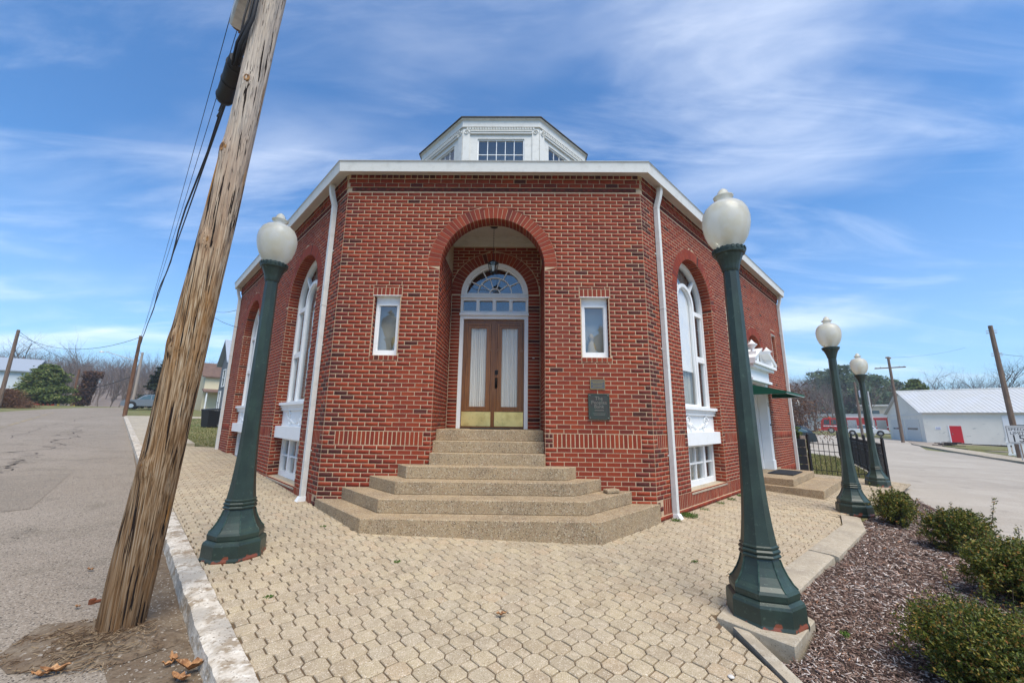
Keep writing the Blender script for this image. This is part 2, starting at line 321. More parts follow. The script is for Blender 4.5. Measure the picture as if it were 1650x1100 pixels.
M_blind = material('white_blind', (.90,.89,.86), .8, var=[(3, (.76,.78,.82), .4, .7, 2)])
M_dcurt = material('striped_door_curtain', (.92,.87,.78), .9, var=[(4, (.55,.53,.48), .45, .6, 2, (22, .1, .06))])
M_dark = material('dark_room', (.03,.032,.035), .9)
def globe_mat():
    m = bpy.data.materials.new('frosted_globe'); m.use_nodes = True; nt = m.node_tree; nt.nodes.clear(); N = nt.nodes.new; L = nt.links.new
    o = N('ShaderNodeOutputMaterial'); d = N('ShaderNodeBsdfDiffuse'); t = N('ShaderNodeBsdfTranslucent'); tr = N('ShaderNodeBsdfTransparent'); g = N('ShaderNodeBsdfGlossy'); g.inputs['Roughness'].default_value = .25
    tc = N('ShaderNodeTexCoord'); n = N('ShaderNodeTexNoise'); n.inputs['Scale'].default_value = 9; n.inputs['Detail'].default_value = 6; L(tc.outputs['Object'], n.inputs['Vector'])
    cr = N('ShaderNodeValToRGB'); cr.color_ramp.elements[0].position = .35; cr.color_ramp.elements[0].color = (.93,.89,.72,1); cr.color_ramp.elements[1].position = .6; cr.color_ramp.elements[1].color = (.98,.97,.88,1); L(n.outputs[0], cr.inputs[0])
    L(cr.outputs[0], d.inputs[0]); L(cr.outputs[0], t.inputs[0]); tr.inputs[0].default_value = (.85,.88,.86,1)
    a = N('ShaderNodeMixShader'); a.inputs[0].default_value = .5; L(d.outputs[0], a.inputs[1]); L(t.outputs[0], a.inputs[2])
    b = N('ShaderNodeMixShader'); b.inputs[0].default_value = .20; L(a.outputs[0], b.inputs[1]); L(tr.outputs[0], b.inputs[2])
    fr = N('ShaderNodeFresnel'); fr.inputs[0].default_value = 1.3; c = N('ShaderNodeMixShader'); L(fr.outputs[0], c.inputs[0]); L(b.outputs[0], c.inputs[1]); L(g.outputs[0], c.inputs[2]); L(c.outputs[0], o.inputs[0]); return m
M_globe = globe_mat()
def leaf_mat(name, ramp, rough=.5, tr=.25):
    m = bpy.data.materials.new(name); m.use_nodes = True; nt = m.node_tree; nt.nodes.clear(); N = nt.nodes.new; L = nt.links.new
    o = N('ShaderNodeOutputMaterial'); g = N('ShaderNodeNewGeometry'); cr = N('ShaderNodeValToRGB')
    while len(cr.color_ramp.elements) < len(ramp): cr.color_ramp.elements.new(.5)
    for e, (p, c) in zip(cr.color_ramp.elements, ramp): e.position = p; e.color = (*c, 1)
    L(g.outputs['Random Per Island'], cr.inputs[0])
    b = N('ShaderNodeBsdfPrincipled'); b.inputs['Roughness'].default_value = rough; b.inputs['Specular IOR Level'].default_value = .35; L(cr.outputs[0], b.inputs['Base Color'])
    t = N('ShaderNodeBsdfTranslucent'); L(cr.outputs[0], t.inputs[0]); mx = N('ShaderNodeMixShader'); mx.inputs[0].default_value = tr
    L(b.outputs[0], mx.inputs[1]); L(t.outputs[0], mx.inputs[2]); L(mx.outputs[0], o.inputs[0]); return m
M_box = leaf_mat('boxwood_leaf', [(0, (.025,.042,.008)), (.35, (.065,.095,.014)), (.62, (.12,.15,.022)), (.80, (.24,.23,.035)), (.91, (.34,.24,.045)), (1, (.38,.15,.05))])
M_ever = leaf_mat('evergreen_needles', [(0, (.05,.08,.022)), (.4, (.11,.16,.035)), (.8, (.20,.24,.06)), (1, (.28,.27,.10))], .8)
M_spruce = leaf_mat('dark_spruce_needles', [(0, (.010,.020,.010)), (.6, (.022,.038,.016)), (1, (.045,.055,.022))], .8)
M_pine = leaf_mat('pine_needles', [(0, (.05,.09,.055)), (.5, (.10,.16,.085)), (.9, (.16,.22,.11)), (1, (.22,.24,.12))], .8)
M_weed = leaf_mat('weed_leaf', [(0, (.05,.11,.015)), (1, (.12,.20,.03))], .7)
M_brush = leaf_mat('dry_brush', [(0, (.11,.05,.025)), (.5, (.19,.095,.05)), (1, (.28,.16,.09))], .9)
M_vine = leaf_mat('vine_leaf_brown', [(0, (.06,.03,.02)), (.5, (.13,.065,.04)), (1, (.20,.11,.06))], .9)
M_bark = material('bark_grey_brown', (.13,.10,.08), .95, island=[(0, (.11,.08,.065)), (.5, (.165,.125,.10)), (1, (.23,.185,.155))])
M_bark2 = material('dark_bark', (.055,.04,.032), .95)
M_dryleaf = material('dry_leaf', (.36,.18,.075), .8, var=[(25, (.16,.07,.03), .4, .65, 4), (60, (.50,.30,.15), .5, .7, 3)], island=None)
M_stone = material('pale_stone', (.60,.57,.52), .85, var=[(20, (.45,.42,.38), .4, .7, 4)])
M_green = material('green_awning', (.006,.085,.050), .75, bump=[(90, .2, .002)])
M_red = material('red_door_paint', (.55,.012,.018), .5)
M_metalroof = material('white_metal_roof', (.52,.52,.50), .45, .1, var=[(.6, (.54,.55,.56), .4, .7, 4)])
M_garage = material('painted_block', (.74,.71,.62), .8, var=[(.6, (.67,.645,.56), .4, .7, 5), (1.6, (.36,.37,.34), .62, .75, 6, (1,1,2.2))])
M_gdoor = material('garage_door', (.60,.60,.56), .6)
M_beige = material('beige_block', (.40,.36,.27), .85, var=[(.8, (.33,.30,.22), .4, .7, 4)])
M_yellow = material('cream_siding', (.68,.60,.40), .8)
M_greysid = material('grey_siding', (.16,.17,.18), .8)
M_brownroof = material('brown_roof', (.16,.10,.075), .9, var=[(2, (.11,.07,.055), .4, .7, 4)])
M_slateroof = material('grey_metal_roof', (.33,.37,.42), .5, .2)
M_bluesid = material('pale_blue_siding', (.55,.60,.62), .8)
M_carp = material('dark_car_paint', (.022,.032,.040), .25, .3, coat=.8)
M_carg = material('grey_car_paint', (.16,.18,.20), .3, .3, coat=.6)
M_carw = material('white_car_paint', (.78,.79,.80), .3, coat=.6)
M_firered = material('fire_red_paint', (.48,.02,.015), .3, coat=.7)
M_cglass = material('car_glass', (.05,.09,.10), .08, spec=.8)
M_tyre = material('tyre', (.02,.02,.02), .9)
M_chrome = material('chrome', (.6,.6,.6), .2, 1)
M_tail = material('tail_light', (.55,.03,.02), .3)
M_yel = material('yellow_paint', (.62,.45,.05), .6)
M_sign = material('sign_white', (.62,.62,.60), .5)
M_signk = material('sign_black', (.03,.03,.03), .6)
M_bin = material('black_plastic', (.018,.019,.021), .55)
M_plaqt = material('bronze_plaque', (.060,.056,.050), .5, .4, var=[(20, (.045,.075,.06), .45, .7, 5)], bump=[(60, .2, .002)])
M_plaql = material('bronze_letters', (.24,.21,.17), .4, .5)
M_gold = material('gold_trim', (.42,.30,.11), .4, .6)
M_orange = material('orange_metal', (.75,.16,.03), .5)
M_lensmilk = material('milky_lamp', (.78,.76,.68), .4)

# ------------------------------------------------------------------ ground, roads
def smooth(a, b, x):
    t = min(1, max(0, (x-a)/(b-a))); return t*t*(3-2*t)
def terrain_z(x, y):
    r = math.hypot(x, y); k = min(1, 75/max(r, 1e-6)); base = gz(x*k, y*k)-.16
    az = math.degrees(math.atan2(x, max(y, -1e9)))
    h = 0
    if r > 95:
        hl = 28 if az < 0 else 33-27*smooth(40.5, 44.5, az)
        h = smooth(95, 420, r)*hl*(.82+.25*noise.noise(Vector((az*.06, r*.004, 1.3)))+.06*noise.noise(Vector((x*.02, y*.02, 0))))
    return base+h
def terrain():
    rings = [0, 2, 5, 9, 14, 20, 28, 38, 50, 62, 75, 88, 100, 120, 145, 175, 210, 250, 290, 330, 380, 440, 520, 700, 1000]; n = 144
    V = [(0, 0, terrain_z(0, 0))]; Fc = []
    for r in rings[1:]:
        for k in range(n):
            a = 2*math.pi*k/n; x, y = r*math.sin(a), r*math.cos(a); V.append((x, y, terrain_z(x, y)))
    mb = MB(); faces = [(0, 1+k, 1+(k+1) % n) for k in range(n)]; mi = [0]*n
    for i in range(len(rings)-2):
        for k in range(n):
            a, b = 1+i*n+k, 1+i*n+(k+1) % n; faces.append((a, b, b+n, a+n)); mi.append(1 if rings[i+1] >= 120 else 0)
    mb.v = V; mb.f = faces; mb.m = mi
    mb.build('ground', [M_grass, M_hill], smooth=True, kind='structure')
terrain()
CU = Vector((-.7165, .6976, 0)); CN = Vector((.6976, .7165, 0)); C0 = Vector((-1.4, 2.46, 0))   # kerb line along the left street
def cl(s, off=0): v = C0+CU*s+CN*off; return (v.x, v.y)
def sheet(name, poly, dz, mat, thick=.0, mats=None, **kw):
    mb = MB(); n = len(poly)
    if thick: mb.prism(poly, lambda x, y: gz(x, y)+dz-thick, lambda x, y: gz(x, y)+dz)
    else:
        tris = tessellate_polygon([[Vector((p[0], p[1], 0)) for p in poly]]); mb.mesh([(p[0], p[1], gz(*p)+dz) for p in poly], tris)
    return mb.build(name, mat, kind='structure', **kw)
ROADZ = -.12
def gr(*pts): return [tuple(G(*p, ROADZ).xy) for p in pts]
sheet('street', [cl(-14), cl(40), cl(62)]+gr((200, 656.2), (130, 656.8), (80, 658.5), (30, 661.5), (0, 663.5), (-60, 669))+[cl(14, -9), cl(-14, -9)], ROADZ, M_asph)
def gp(*pts): return [tuple(G(*p).xy) for p in pts]
sheet('right_street', [(1.72,-6), (1.72, 1.6), (4.2, 2.4), (7.3, 6.2), (8.95, 9.4), (11.4, 12.6), (13.2, 16.0), (24, 40), (38, 66), (46, 74), (62, 56), (48.6, 50.4)]+gp((1492, 722), (1540, 727), (1600, 736), (1650, 744))+[(60, -6)], ROADZ-.004, M_asph2)
# faint worn centre line
sheet('asphalt_patch', [cl(6.2, -1.4), cl(9.6, -1.2), cl(9.9, -3.1), cl(6.0, -3.3)], ROADZ+.004, material('patch_asphalt', (.215,.18,.14), .95, coord='World', var=[(2, (.24,.20,.155), .4, .7, 5)], speck=[(110, (.34,.30,.25), .14), (100, (.07,.06,.05), .16)], bump=[(80, .8, .006)]))
sheet('worn_centre_line', [cl(16, -4.15), cl(46, -4.15), cl(46, -4.03), cl(16, -4.03)], ROADZ+.006, material('worn_yellow_line', (.30,.23,.12), .95, var=[(1.5, (.215,.183,.142), .38, .6, 5)]))
# far side: sidewalk, verge, lot in front of the garage
sheet('garage_lot', gp((1458, 707), (1470, 713), (1560, 722), (1650, 728), (1700, 726), (1700, 712), (1500, 708)), ROADZ+.03, material('lot_gravel', (.30,.25,.20), .95, var=[(.8, (.22,.18,.14), .4, .7, 5)]), thick=.1)
sheet('far_pavement', gp((1468, 714), (1530, 725), (1600, 736), (1650, 743), (1720, 752), (1720, 745), (1650, 737), (1600, 730), (1530, 720)), ROADZ+.10, M_conc, thick=.2)
sheet('far_verge', gp((1518, 717.5), (1560, 723), (1630, 725), (1625, 720), (1540, 716)), ROADZ+.12, M_grass, thick=.2)
sheet('far_verge', gp((1588, 728), (1640, 736), (1700, 742), (1700, 731), (1640, 729)), ROADZ+.12, M_grass, thick=.2)
# left: narrow concrete walk beyond the paving, lawn
WALL_END = 14.55
mbw = MB()
walk_root = thing('sidewalk', (*cl(22), gz(*cl(22))), 'x', 'x'); 
for k in ('label', 'category'): del walk_root[k]
walk_root['kind'] = 'structure'
s = WALL_END+.05; i = 0
while s < 36:
    e = s+1.45
    mb = MB(); mb.prism([cl(s, .0), cl(e-.02, .0), cl(e-.02, 1.35), cl(s, 1.35)], lambda x, y: gz(x, y)-.15, lambda x, y: gz(x, y)-.005+.004*(i % 2)); mb.build('concrete_slab', M_conc, walk_root); s = e; i += 1
sheet('driveway', [cl(36.2, -.1), cl(39, -.1), cl(39.5, 6), cl(36.4, 6)], -.03, M_conc, thick=.12)
sheet('lawn', [cl(WALL_END, 1.35), cl(34.9, 1.35), cl(34.9, 16), cl(27, 22), cl(18, 16), (-9.35, 13.6), (-9.35, 12.5)], -.01, M_grass, thick=.16)

# ------------------------------------------------------------------ frames of the walls
class Fr:
    def __init__(s, o, u, n): s.o = Vector(o); s.u = Vector(u).normalized(); s.n = Vector(n).normalized()
    def __call__(s, t, z, n=0): return Vector((s.o.x+s.u.x*t+s.n.x*n, s.o.y+s.u.y*t+s.n.y*n, CZ+z))
S2 = .70710678
XL, XR, D = -3.0, 2.09, 6.2
LF, LR = 8.75, 9.28
F_ = Fr((0, D, 0), (1, 0, 0), (0, -1, 0)); L_ = Fr((XL, D, 0), (-S2, S2, 0), (-S2, -S2, 0)); R_ = Fr((XR, D, 0), (S2, S2, 0), (S2, -S2, 0))
XC, ER, EO, EZ = -.445, .88, 1.085, 2.52          # entry arch
DIN = 7.45                                         # inner wall
bank = thing('brick_bank_building', (XC, 6.2, CZ-1.4), 'red brick bank building with chamfered corner entrance, tall arched windows and white octagonal cupola', 'building')
# ---- bricks
MOD, BL, CO, BH = .2127, .2017, .0677, .0568
BR = []                                            # (kind, 4 corners, normal, dark)
def brick(kind, p4, nrm, dark=False, proud=.004, full=False): BR.append((kind, [Vector(p) for p in p4], Vector(nrm).normalized(), dark, proud*.6+random.uniform(-.001, .0015), full))
def lay(fr, t0, t1, z0, rows, blocks=(), darkends=(False, False), n=0, kind='brick', shift=0, off0=0.0):
    for r in range(rows):
        zb = z0+r*CO+.0055; zt = zb+BH
        ivs = []
        for b in blocks:
            if isinstance(b, rect_block):
                q0, q1, y0, y1 = b.a
                if y0 < zt+.004 and y1 > zb-.004:
                    ivs.append(((q0, q0), (q1, q1))); ivs[-1] = ((q0, q1), (q0, q1))
                    for (h0, h1) in ((zb, min(zt, y0-.006)), (max(zb, y1+.006), zt)):
                        other = any(isinstance(o_, rect_block) and o_ is not b and o_.a[2] < h1-.004 and o_.a[3] > h0+.004 and o_.a[0] < q1 and o_.a[1] > q0 for o_ in blocks)
                        if h1-h0 > .014 and h1-h0 < BH-.001 and not other:
                            x = q0
                            while x < q1-.02:
                                e_ = min(q1, x+MOD); brick(kind, [fr(x+.005, h0, n), fr(e_-.005, h0, n), fr(e_-.005, h1, n), fr(x+.005, h1, n)], fr.n); x = e_
                continue
            a, c = b(zb-.004), b(zt+.004)
            if a and c: ivs.append((a, c))
            elif a: m = (a[0]+a[1])/2; ivs.append((a, (m, m)))
            elif c: m = (c[0]+c[1])/2; ivs.append(((m, m), c))
        ivs.sort(key=lambda q: q[0][0])
        mg = []
        for iv in ivs:
            if mg and iv[0][0] <= mg[-1][0][1]+.001: mg[-1] = ((mg[-1][0][0], max(mg[-1][0][1], iv[0][1])), (mg[-1][1][0], max(mg[-1][1][1], iv[1][1])))
            else: mg.append(iv)
        ivs = mg; segs = []; A = (t0, t0)
        for (a, c) in ivs: segs.append((A, (a[0], c[0]))); A = (a[1], c[1])
        segs.append((A, (t1, t1)))
        off = off0+t0-(MOD/2 if (r+shift) % 2 else 0)
        for (a, e) in segs:
            if max(e[0]-a[0], e[1]-a[1]) < .03: continue
            k = math.floor((min(a)-off)/MOD)-1
            while off+k*MOD < max(e):
                x0 = off+k*MOD+.0055; x1 = x0+BL; k += 1
                bl, tl, br, tr = max(x0, a[0]+.003), max(x0, a[1]+.003), min(x1, e[0]-.003), min(x1, e[1]-.003)
                if max(br-bl, tr-tl) < .028: continue
                br = max(br, bl+.002); tr = max(tr, tl+.002)
                dk = (darkends[0] and x0 < t0+.12 and random.random() < .45) or (darkends[1] and x1 > t1-.12 and random.random() < .45) or random.random() < .012
                brick(kind, [fr(bl, zb, n), fr(br, zb, n), fr(tr, zt, n), fr(tl, zt, n)], fr.n, dk, full=(abs(bl-x0)+abs(tl-x0)+abs(br-x1)+abs(tr-x1) < 1e-6))
def soldiers(fr, t0, t1, z0, z1, kind='soldier_brick', n=0, w=.0677, proud=.004, dark=0):
    k = max(1, round((t1-t0)/w)); w = (t1-t0)/k
    for i in range(k): brick(kind, [fr(t0+i*w+.0075, z0+.004, n), fr(t0+(i+1)*w-.0075, z0+.004, n), fr(t0+(i+1)*w-.0075, z1-.004, n), fr(t0+i*w+.0075, z1-.004, n)], fr.n, random.random() < dark, proud)
def ring(fr, tc, zc, r0, r1, n=0, kind='arch_brick', w=.075, a0=0, a1=math.pi, proud=.006):
    k = round((a1-a0)*r0/w*1.08)
    for i in range(k):
        a, b = a0+(a1-a0)*i/k, a0+(a1-a0)*(i+1)/k; g0 = .0042/r0; g1 = .0042/r1
        brick(kind, [fr(tc+r0*math.cos(a+g0), zc+r0*math.sin(a+g0), n), fr(tc+r0*math.cos(b-g0), zc+r0*math.sin(b-g0), n), fr(tc+r1*math.cos(b-g1), zc+r1*math.sin(b-g1), n), fr(tc+r1*math.cos(a+g1), zc+r1*math.sin(a+g1), n)], fr.n, random.random() < .04, proud)
def intrados(fr, tc, zc, r, d0, d1, rows):
    k = round(math.pi*r/.0685); dl = (d1-d0)/rows
    for j in range(rows):
        for i in range(k):
            a, b = math.pi*(i+.06)/k, math.pi*(i+.94)/k; rr_ = r-.002
            n0, n1 = -(d0+j*dl+.005), -(d0+(j+1)*dl-.005)
            m = (a+b)/2; nn = (fr.u*(-math.cos(m))+Vector((0, 0, -math.sin(m))))
            brick('brick', [fr(tc+rr_*math.cos(a), zc+rr_*math.sin(a), n0), fr(tc+rr_*math.cos(b), zc+rr_*math.sin(b), n0), fr(tc+rr_*math.cos(b), zc+rr_*math.sin(b), n1), fr(tc+rr_*math.cos(a), zc+rr_*math.sin(a), n1)], nn, random.random() < .06, .003)
def arch_block(tc, r, ro, zc, zb, jr=0):
    def f(z):
        if z < zb: return None
        if z <= zc: return (tc-r-jr, tc+r+jr)
        q = ro*ro-(z-zc)**2
        if q <= 0: return None
        q = math.sqrt(q); return (tc-q, tc+q)
    return f
class rect_block:
    def __init__(s, t0, t1, z0, z1): s.a = (t0, t1, z0, z1)
def arch_hole(tc, r, zc, zb, n=28): return [(tc-r, zb), (tc+r, zb)]+[(tc+r*math.cos(math.pi*i/n), zc+r*math.sin(math.pi*i/n)) for i in range(n+1)]
def backing(fr, outer, holes, name, depth, tris_mat=M_mortar, n=0):
    mb = MB(); loops = [[Vector((p[0], p[1], 0)) for p in l] for l in [outer]+[h for h, d in holes]]
    flat = [p for l in loops for p in l]; tr = tessellate_polygon(loops); mb.mesh([fr(p.x, p.y, n) for p in flat], tr)
    for h, d in holes:
        m = len(h)
        for i in range(m):
            a, b = h[i], h[(i+1) % m]; mb.face([fr(a[0], a[1], n), fr(b[0], b[1], n), fr(b[0], b[1], -d), fr(a[0], a[1], -d)])
    return mb.build(name, tris_mat, bank)
def jambs(fr, t0, t1, z0, z1, d, dark=False):        # brick reveals of a rectangular opening
    rows = int(round((z1-z0)/CO))
    for (t, sg) in ((t0, 1), (t1, -1)):
        o = fr(t, -CZ, 0); o.z = 0; jf = Fr(o, -fr.n, fr.u*sg)
        for r in range(rows):
            zb = z0+r*CO+.005; 
            cuts = [0, d] if d < .16 else ([0, .1, d] if r % 2 else [0, d])
            for a, b in zip(cuts[:-1], cuts[1:]): brick('brick', [jf(a+.004, zb), jf(b-.004, zb), jf(b-.004, zb+BH), jf(a+.004, zb+BH)], jf.n, random.random() < .12, .003)
ZW0 = -1.46; ZF0 = -1.163; BT = -.1865; BB = -.3995        # wall foot, first course, band top / bottom
nrow_low = 11; ZLOW = BB-nrow_low*CO; BND = (BB, BT)
TOPZ = 3.896                                       # under the dentil course
def wall_zone(fr, t0, t1, blocks, dark):
    lay(fr, t0, t1, ZLOW, nrow_low, blocks, dark)
    rows = int((TOPZ-BT)/CO); lay(fr, t0, t1, BT+.002, rows, blocks, dark, shift=1)
def band(fr, a, b): soldiers(fr, a, b, BB+.004, BT-.002)
def stubs(fr, t0, t1, flip):
    for r in range(3):
        zb = BB+r*.0705+.006; L0 = (t1-t0)
        if (r % 2) ^ flip: brick('brick', [fr(t0+.004, zb), fr(t1-.004, zb), fr(t1-.004, zb+.059), fr(t0+.004, zb+.059)], fr.n, random.random() < .5)
        else:
            m = (t0+t1)/2
            for a, b in ((t0, m), (m, t1)): brick('brick', [fr(a+.004, zb), fr(b-.004, zb), fr(b-.004, zb+.059), fr(a+.004, zb+.059)], fr.n, random.random() < .4)
def cornice(fr, t0, t1, n_end=(0, 0)):
    # dentil course, proud stretchers, header course under the soffit
    z = TOPZ
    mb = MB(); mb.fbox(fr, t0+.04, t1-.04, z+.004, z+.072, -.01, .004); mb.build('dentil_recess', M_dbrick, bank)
    k = int((t1-t0)/.117)
    for i in range(k):
        a = t0+.06+i*(t1-t0-.12)/k; w = .075
        for (b0, b1, pr) in ((a, a+w*.5, .022), (a+w*.5, a+w, .034)):
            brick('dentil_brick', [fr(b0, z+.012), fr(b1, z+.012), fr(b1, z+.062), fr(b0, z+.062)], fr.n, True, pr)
    for r, (pr, kd) in enumerate(((.040, 'brick'), (.052, 'brick'))):
        zb = 3.975+r*.076
        off = t0-(MOD/2 if r else 0); j = 0
        while off+j*MOD < t1:
            a, b = max(t0-pr*.4, off+j*MOD+.005), min(t1+pr*.4, off+(j+1)*MOD-.004); j += 1
            if b-a > .03: brick(kd, [fr(a, zb), fr(b, zb), fr(b, zb+.066), fr(a, zb+.066)], fr.n, random.random() < .1, pr)
    soldiers(fr, t0, t1, 4.130, 4.20, 'brick', 0, .108, .060, .6)
def corbel(fr, t0, t1):
    mb = MB(); mb.fbox(fr, t0, t1, 3.968, 4.052, -.01, .018); mb.fbox(fr, t0, t1, 4.052, 4.127, -.01, .025); mb.fbox(fr, t0, t1, 4.127, 4.205, -.01, .030); mb.build('corbel_core', M_mortar, bank)
# front wall
wins = [(-2.375, -1.95), (1.03, 1.475)]
fb = [arch_block(XC, ER, EO, EZ, -2), rect_block(XL-1, XL+.2, BB, BT)]
for a, b in wins:
    fb += [rect_block(a-.012, b+.012, 1.0, 2.0), rect_block(a-.03, b+.03, 2.0, 2.137), rect_block(a-.01, b+.03, .925, 1.0)]
wall_zone(F_, XL, XR, [arch_block(XC, ER, EO, EZ, -2)]+fb[2:], (True, True))
lay(F_, XL, XR, ZLOW-3*CO, 3, [], (True, True), shift=1)
stubs(F_, XL, XL+.19, False); band(F_, XL+.19, XC-ER-.12); stubs(F_, XC-ER-.12, XC-ER, True)
stubs(F_, XR-.19, XR, True); band(F_, XC+ER+.12, XR-.19); stubs(F_, XC+ER, XC+ER+.12, False)
for a, b in wins: soldiers(F_, a-.028, b+.028, 2.002, 2.137); soldiers(F_, a-.01, b+.03, .926, .998, 'sill_brick', 0, .075, .016, .3); jambs(F_, a, b, 1.0, 2.0, .11)
ring(F_, XC, EZ, ER, EO); cornice(F_, XL+.03, XR-.03); corbel(F_, XL, XR)
rectloop = lambda a, b, c, d: [(a, c), (b, c), (b, d), (a, d)]
backing(F_, [(XL, ZW0-.1), (XR, ZW0-.1), (XR, 4.2), (XL, 4.2)], [(arch_hole(XC, ER, EZ, -1.3), .002)]+[(rectloop(a, b, 1.0, 2.0), .14) for a, b in wins], 'mortar_wall', 0)
# entry recess: jambs, intrados, inner wall
mb = MB()
JL = Fr((XC-ER, D, 0), (0, 1, 0), (1, 0, 0)); JR = Fr((XC+ER, D, 0), (0, 1, 0), (-1, 0, 0)); IN = Fr((0, DIN, 0), (1, 0, 0), (0, -1, 0))
dp = DIN-D
for jf in (JL, JR):
    lay(jf, 0, dp, BB-nrow_low*CO, 14, shift=1); lay(jf, 0, dp, BT+.002, int((EZ-BT)/CO)+6, [], shift=0)
    mb.fbox(jf, .006, dp, ZW0, 3.44, -.05, 0)
nA = 30
for i in range(nA):
    a, b = math.pi*i/nA, math.pi*(i+1)/nA
    mb.face([F_(XC+ER*math.cos(a), EZ+ER*math.sin(a), 0), F_(XC+ER*math.cos(b), EZ+ER*math.sin(b), 0), F_(XC+ER*math.cos(b), EZ+ER*math.sin(b), -.26), F_(XC+ER*math.cos(a), EZ+ER*math.sin(a), -.26)])
mb.build('porch_mortar', M_mortar, bank)
intrados(F_, XC, EZ, ER, 0, .26, 1)
DC, DR, DZ = -.470, .665, 2.44                      # door centre, half width, fan spring
blk = arch_block(DC, DR, DR+.225, DZ, -2, .215)
lay(IN, XC-ER, XC+ER, -.155, int(3.6/CO), [blk])
for i in range(int((DZ+.155)/CO)):
    z = -.155+i*CO
    for (a, b) in ((XC-ER+.01, DC-DR-.004), (DC+DR+.004, XC+ER-.01)): brick('brick', [IN(a, z+.005), IN(b, z+.005), IN(b, z+.005+BH), IN(a, z+.005+BH)], IN.n, random.random() < .1)
ring(IN, DC, DZ, DR+.003, DR+.215, 0)
backing(IN, [(XC-ER-.05, -1.4), (XC+ER+.05, -1.4), (XC+ER+.05, 3.7), (XC-ER-.05, 3.7)], [(arch_hole(DC, DR, DZ, -.155), .12)], 'inner_mortar_wall', 0)
# porch ceiling of white boards with battens and a moulding along the back
mb = MB(); mb.fbox(Fr((0, D+.26, 0), (1, 0, 0), (0, -1, 0)), XC-ER-.2, XC+ER+.2, 3.63, 3.68, -1.0, 0)
cz_ = mb.build('porch_ceiling', M_soffit, bank)
for i in range(9):
    x = XC-.78+i*.195; mb = MB(); mb.box((x, D+.26+.45, CZ+3.617), (.03, .9, .026)); mb.build('batten', M_soffit, cz_)
mb = MB()
for (z0, z1, n) in ((3.45, 3.50, .03), (3.50, 3.56, .06), (3.56, 3.63, .10)): mb.fbox(IN, XC-ER, XC+ER, z0, z1, -.0, n)
mb.build('ceiling_moulding', M_soffit, bank)
mb = MB(); mb.fbox(F_, XC-ER-.2, XC+ER+.2, EZ+ER+.002, 3.75, -.30, -.26); 
for i in range(nA):
    a, b = math.pi*i/nA, math.pi*(i+1)/nA; x0, x1 = XC+ER*math.cos(a), XC+ER*math.cos(b)
    mb.face([F_(x0, EZ+ER*math.sin(a), -.26), F_(x1, EZ+ER*math.sin(b), -.26), F_(x1, 3.64, -.26), F_(x0, 3.64, -.26)])
mb.build('arch_back_face', M_mortar, bank)

# side walls
W1 = dict(L=(2.0, .905, 2.385), R=(2.14, .88, 2.41)); W2 = (6.51, .905, 2.385)
def side(fr, LEN, arches, rects, doorarch=None, dark=(True, False)):
    bl = [arch_block(tc, r, r+.205, zc, -1.16) for tc, r, zc in arches]
    for (a, b, z0, z1) in rects: bl += [rect_block(a-.012, b+.012, z0, z1), rect_block(a-.03, b+.03, z1, z1+.137), rect_block(a-.01, b+.03, z0-.075, z0)]
    if doorarch: bl.append(arch_block(doorarch[0], doorarch[1], doorarch[1]+.205, doorarch[2], -2))
    wall_zone(fr, 0, LEN, bl, dark)
    edges = [.19]; cur = 0
    ops = sorted([(tc-r, tc+r) for tc, r, zc in arches]+([(doorarch[0]-doorarch[1], doorarch[0]+doorarch[1])] if doorarch else []))
    cur = 0
    for a, b in ops+[(LEN, LEN)]:
        stubs(fr, cur, cur+.12, bool(cur)); 
        if a-cur > .45: band(fr, cur+.12, a-.12); stubs(fr, a-.12, a, True)
        cur = b
    # foot course of soldiers and one plain course below
    da, db = (doorarch[0]-1.2, doorarch[0]+1.2) if doorarch else (99, 99)
    soldiers(fr, .19, min(LEN, da), -1.37, ZLOW, proud=.004); stubs2 = 0
    for r in range(3):
        zb = -1.365+r*.068; brick('brick', [fr(.006, zb, .004), fr(.18 if r % 2 else .09, zb, .004), fr(.18 if r % 2 else .09, zb+.058, .004), fr(.006, zb+.058, .004)], fr.n, True)
    lay(fr, 0, min(LEN, da), -1.37-CO, 1, n=.018)
    if doorarch and db < LEN: soldiers(fr, db, LEN, -1.37, ZLOW, proud=.004); lay(fr, db, LEN, -1.37-CO, 1, n=.018)
    cornice(fr, .03, LEN-.02); corbel(fr, 0, LEN)
    holes = [(arch_hole(tc, r, zc, -1.16), .30) for tc, r, zc in arches]+[(rectloop(a, b, z0, z1), .14) for a, b, z0, z1 in rects]
    if doorarch: holes.append((arch_hole(*[doorarch[0], doorarch[1], doorarch[2], -1.25]), .45))
    backing(fr, [(0, ZW0-.1), (LEN, ZW0-.1), (LEN, 4.2), (0, 4.2)], holes, 'mortar_wall', 0)
    mb = MB(); mb.fbox(fr, .0, min(LEN, da), -1.50, -1.375, 0, .016)
    mb.build('wall_footing', M_mortar, bank)
    for tc, r, zc in arches:
        ring(fr, tc, zc, r, r+.205); intrados(fr, tc, zc, r, 0, .2, 1)
        jambs(fr, tc-r, tc+r, -1.15, zc, .21)
    for (a, b, z0, z1) in rects: soldiers(fr, a-.028, b+.028, z1+.002, z1+.137); soldiers(fr, a-.01, b+.03, z0-.074, z0-.002, 'sill_brick', 0, .075, .016, .3); jambs(fr, a, b, z0, z1, .12)
    if doorarch: tc, r, zc = doorarch; ring(fr, tc, zc, r, r+.205); intrados(fr, tc, zc, r, 0, .4, 2); jambs(fr, tc-r, tc+r, -1.15, zc, .21)
slots = [(3.98, 4.42, 1.70, 2.68), (8.0, 8.44, 1.70, 2.70)]
DA = (6.12, .84, 1.52)
side(L_, LF, [W1['L'], W2], [])
side(R_, LR, [W1['R']], slots, DA)

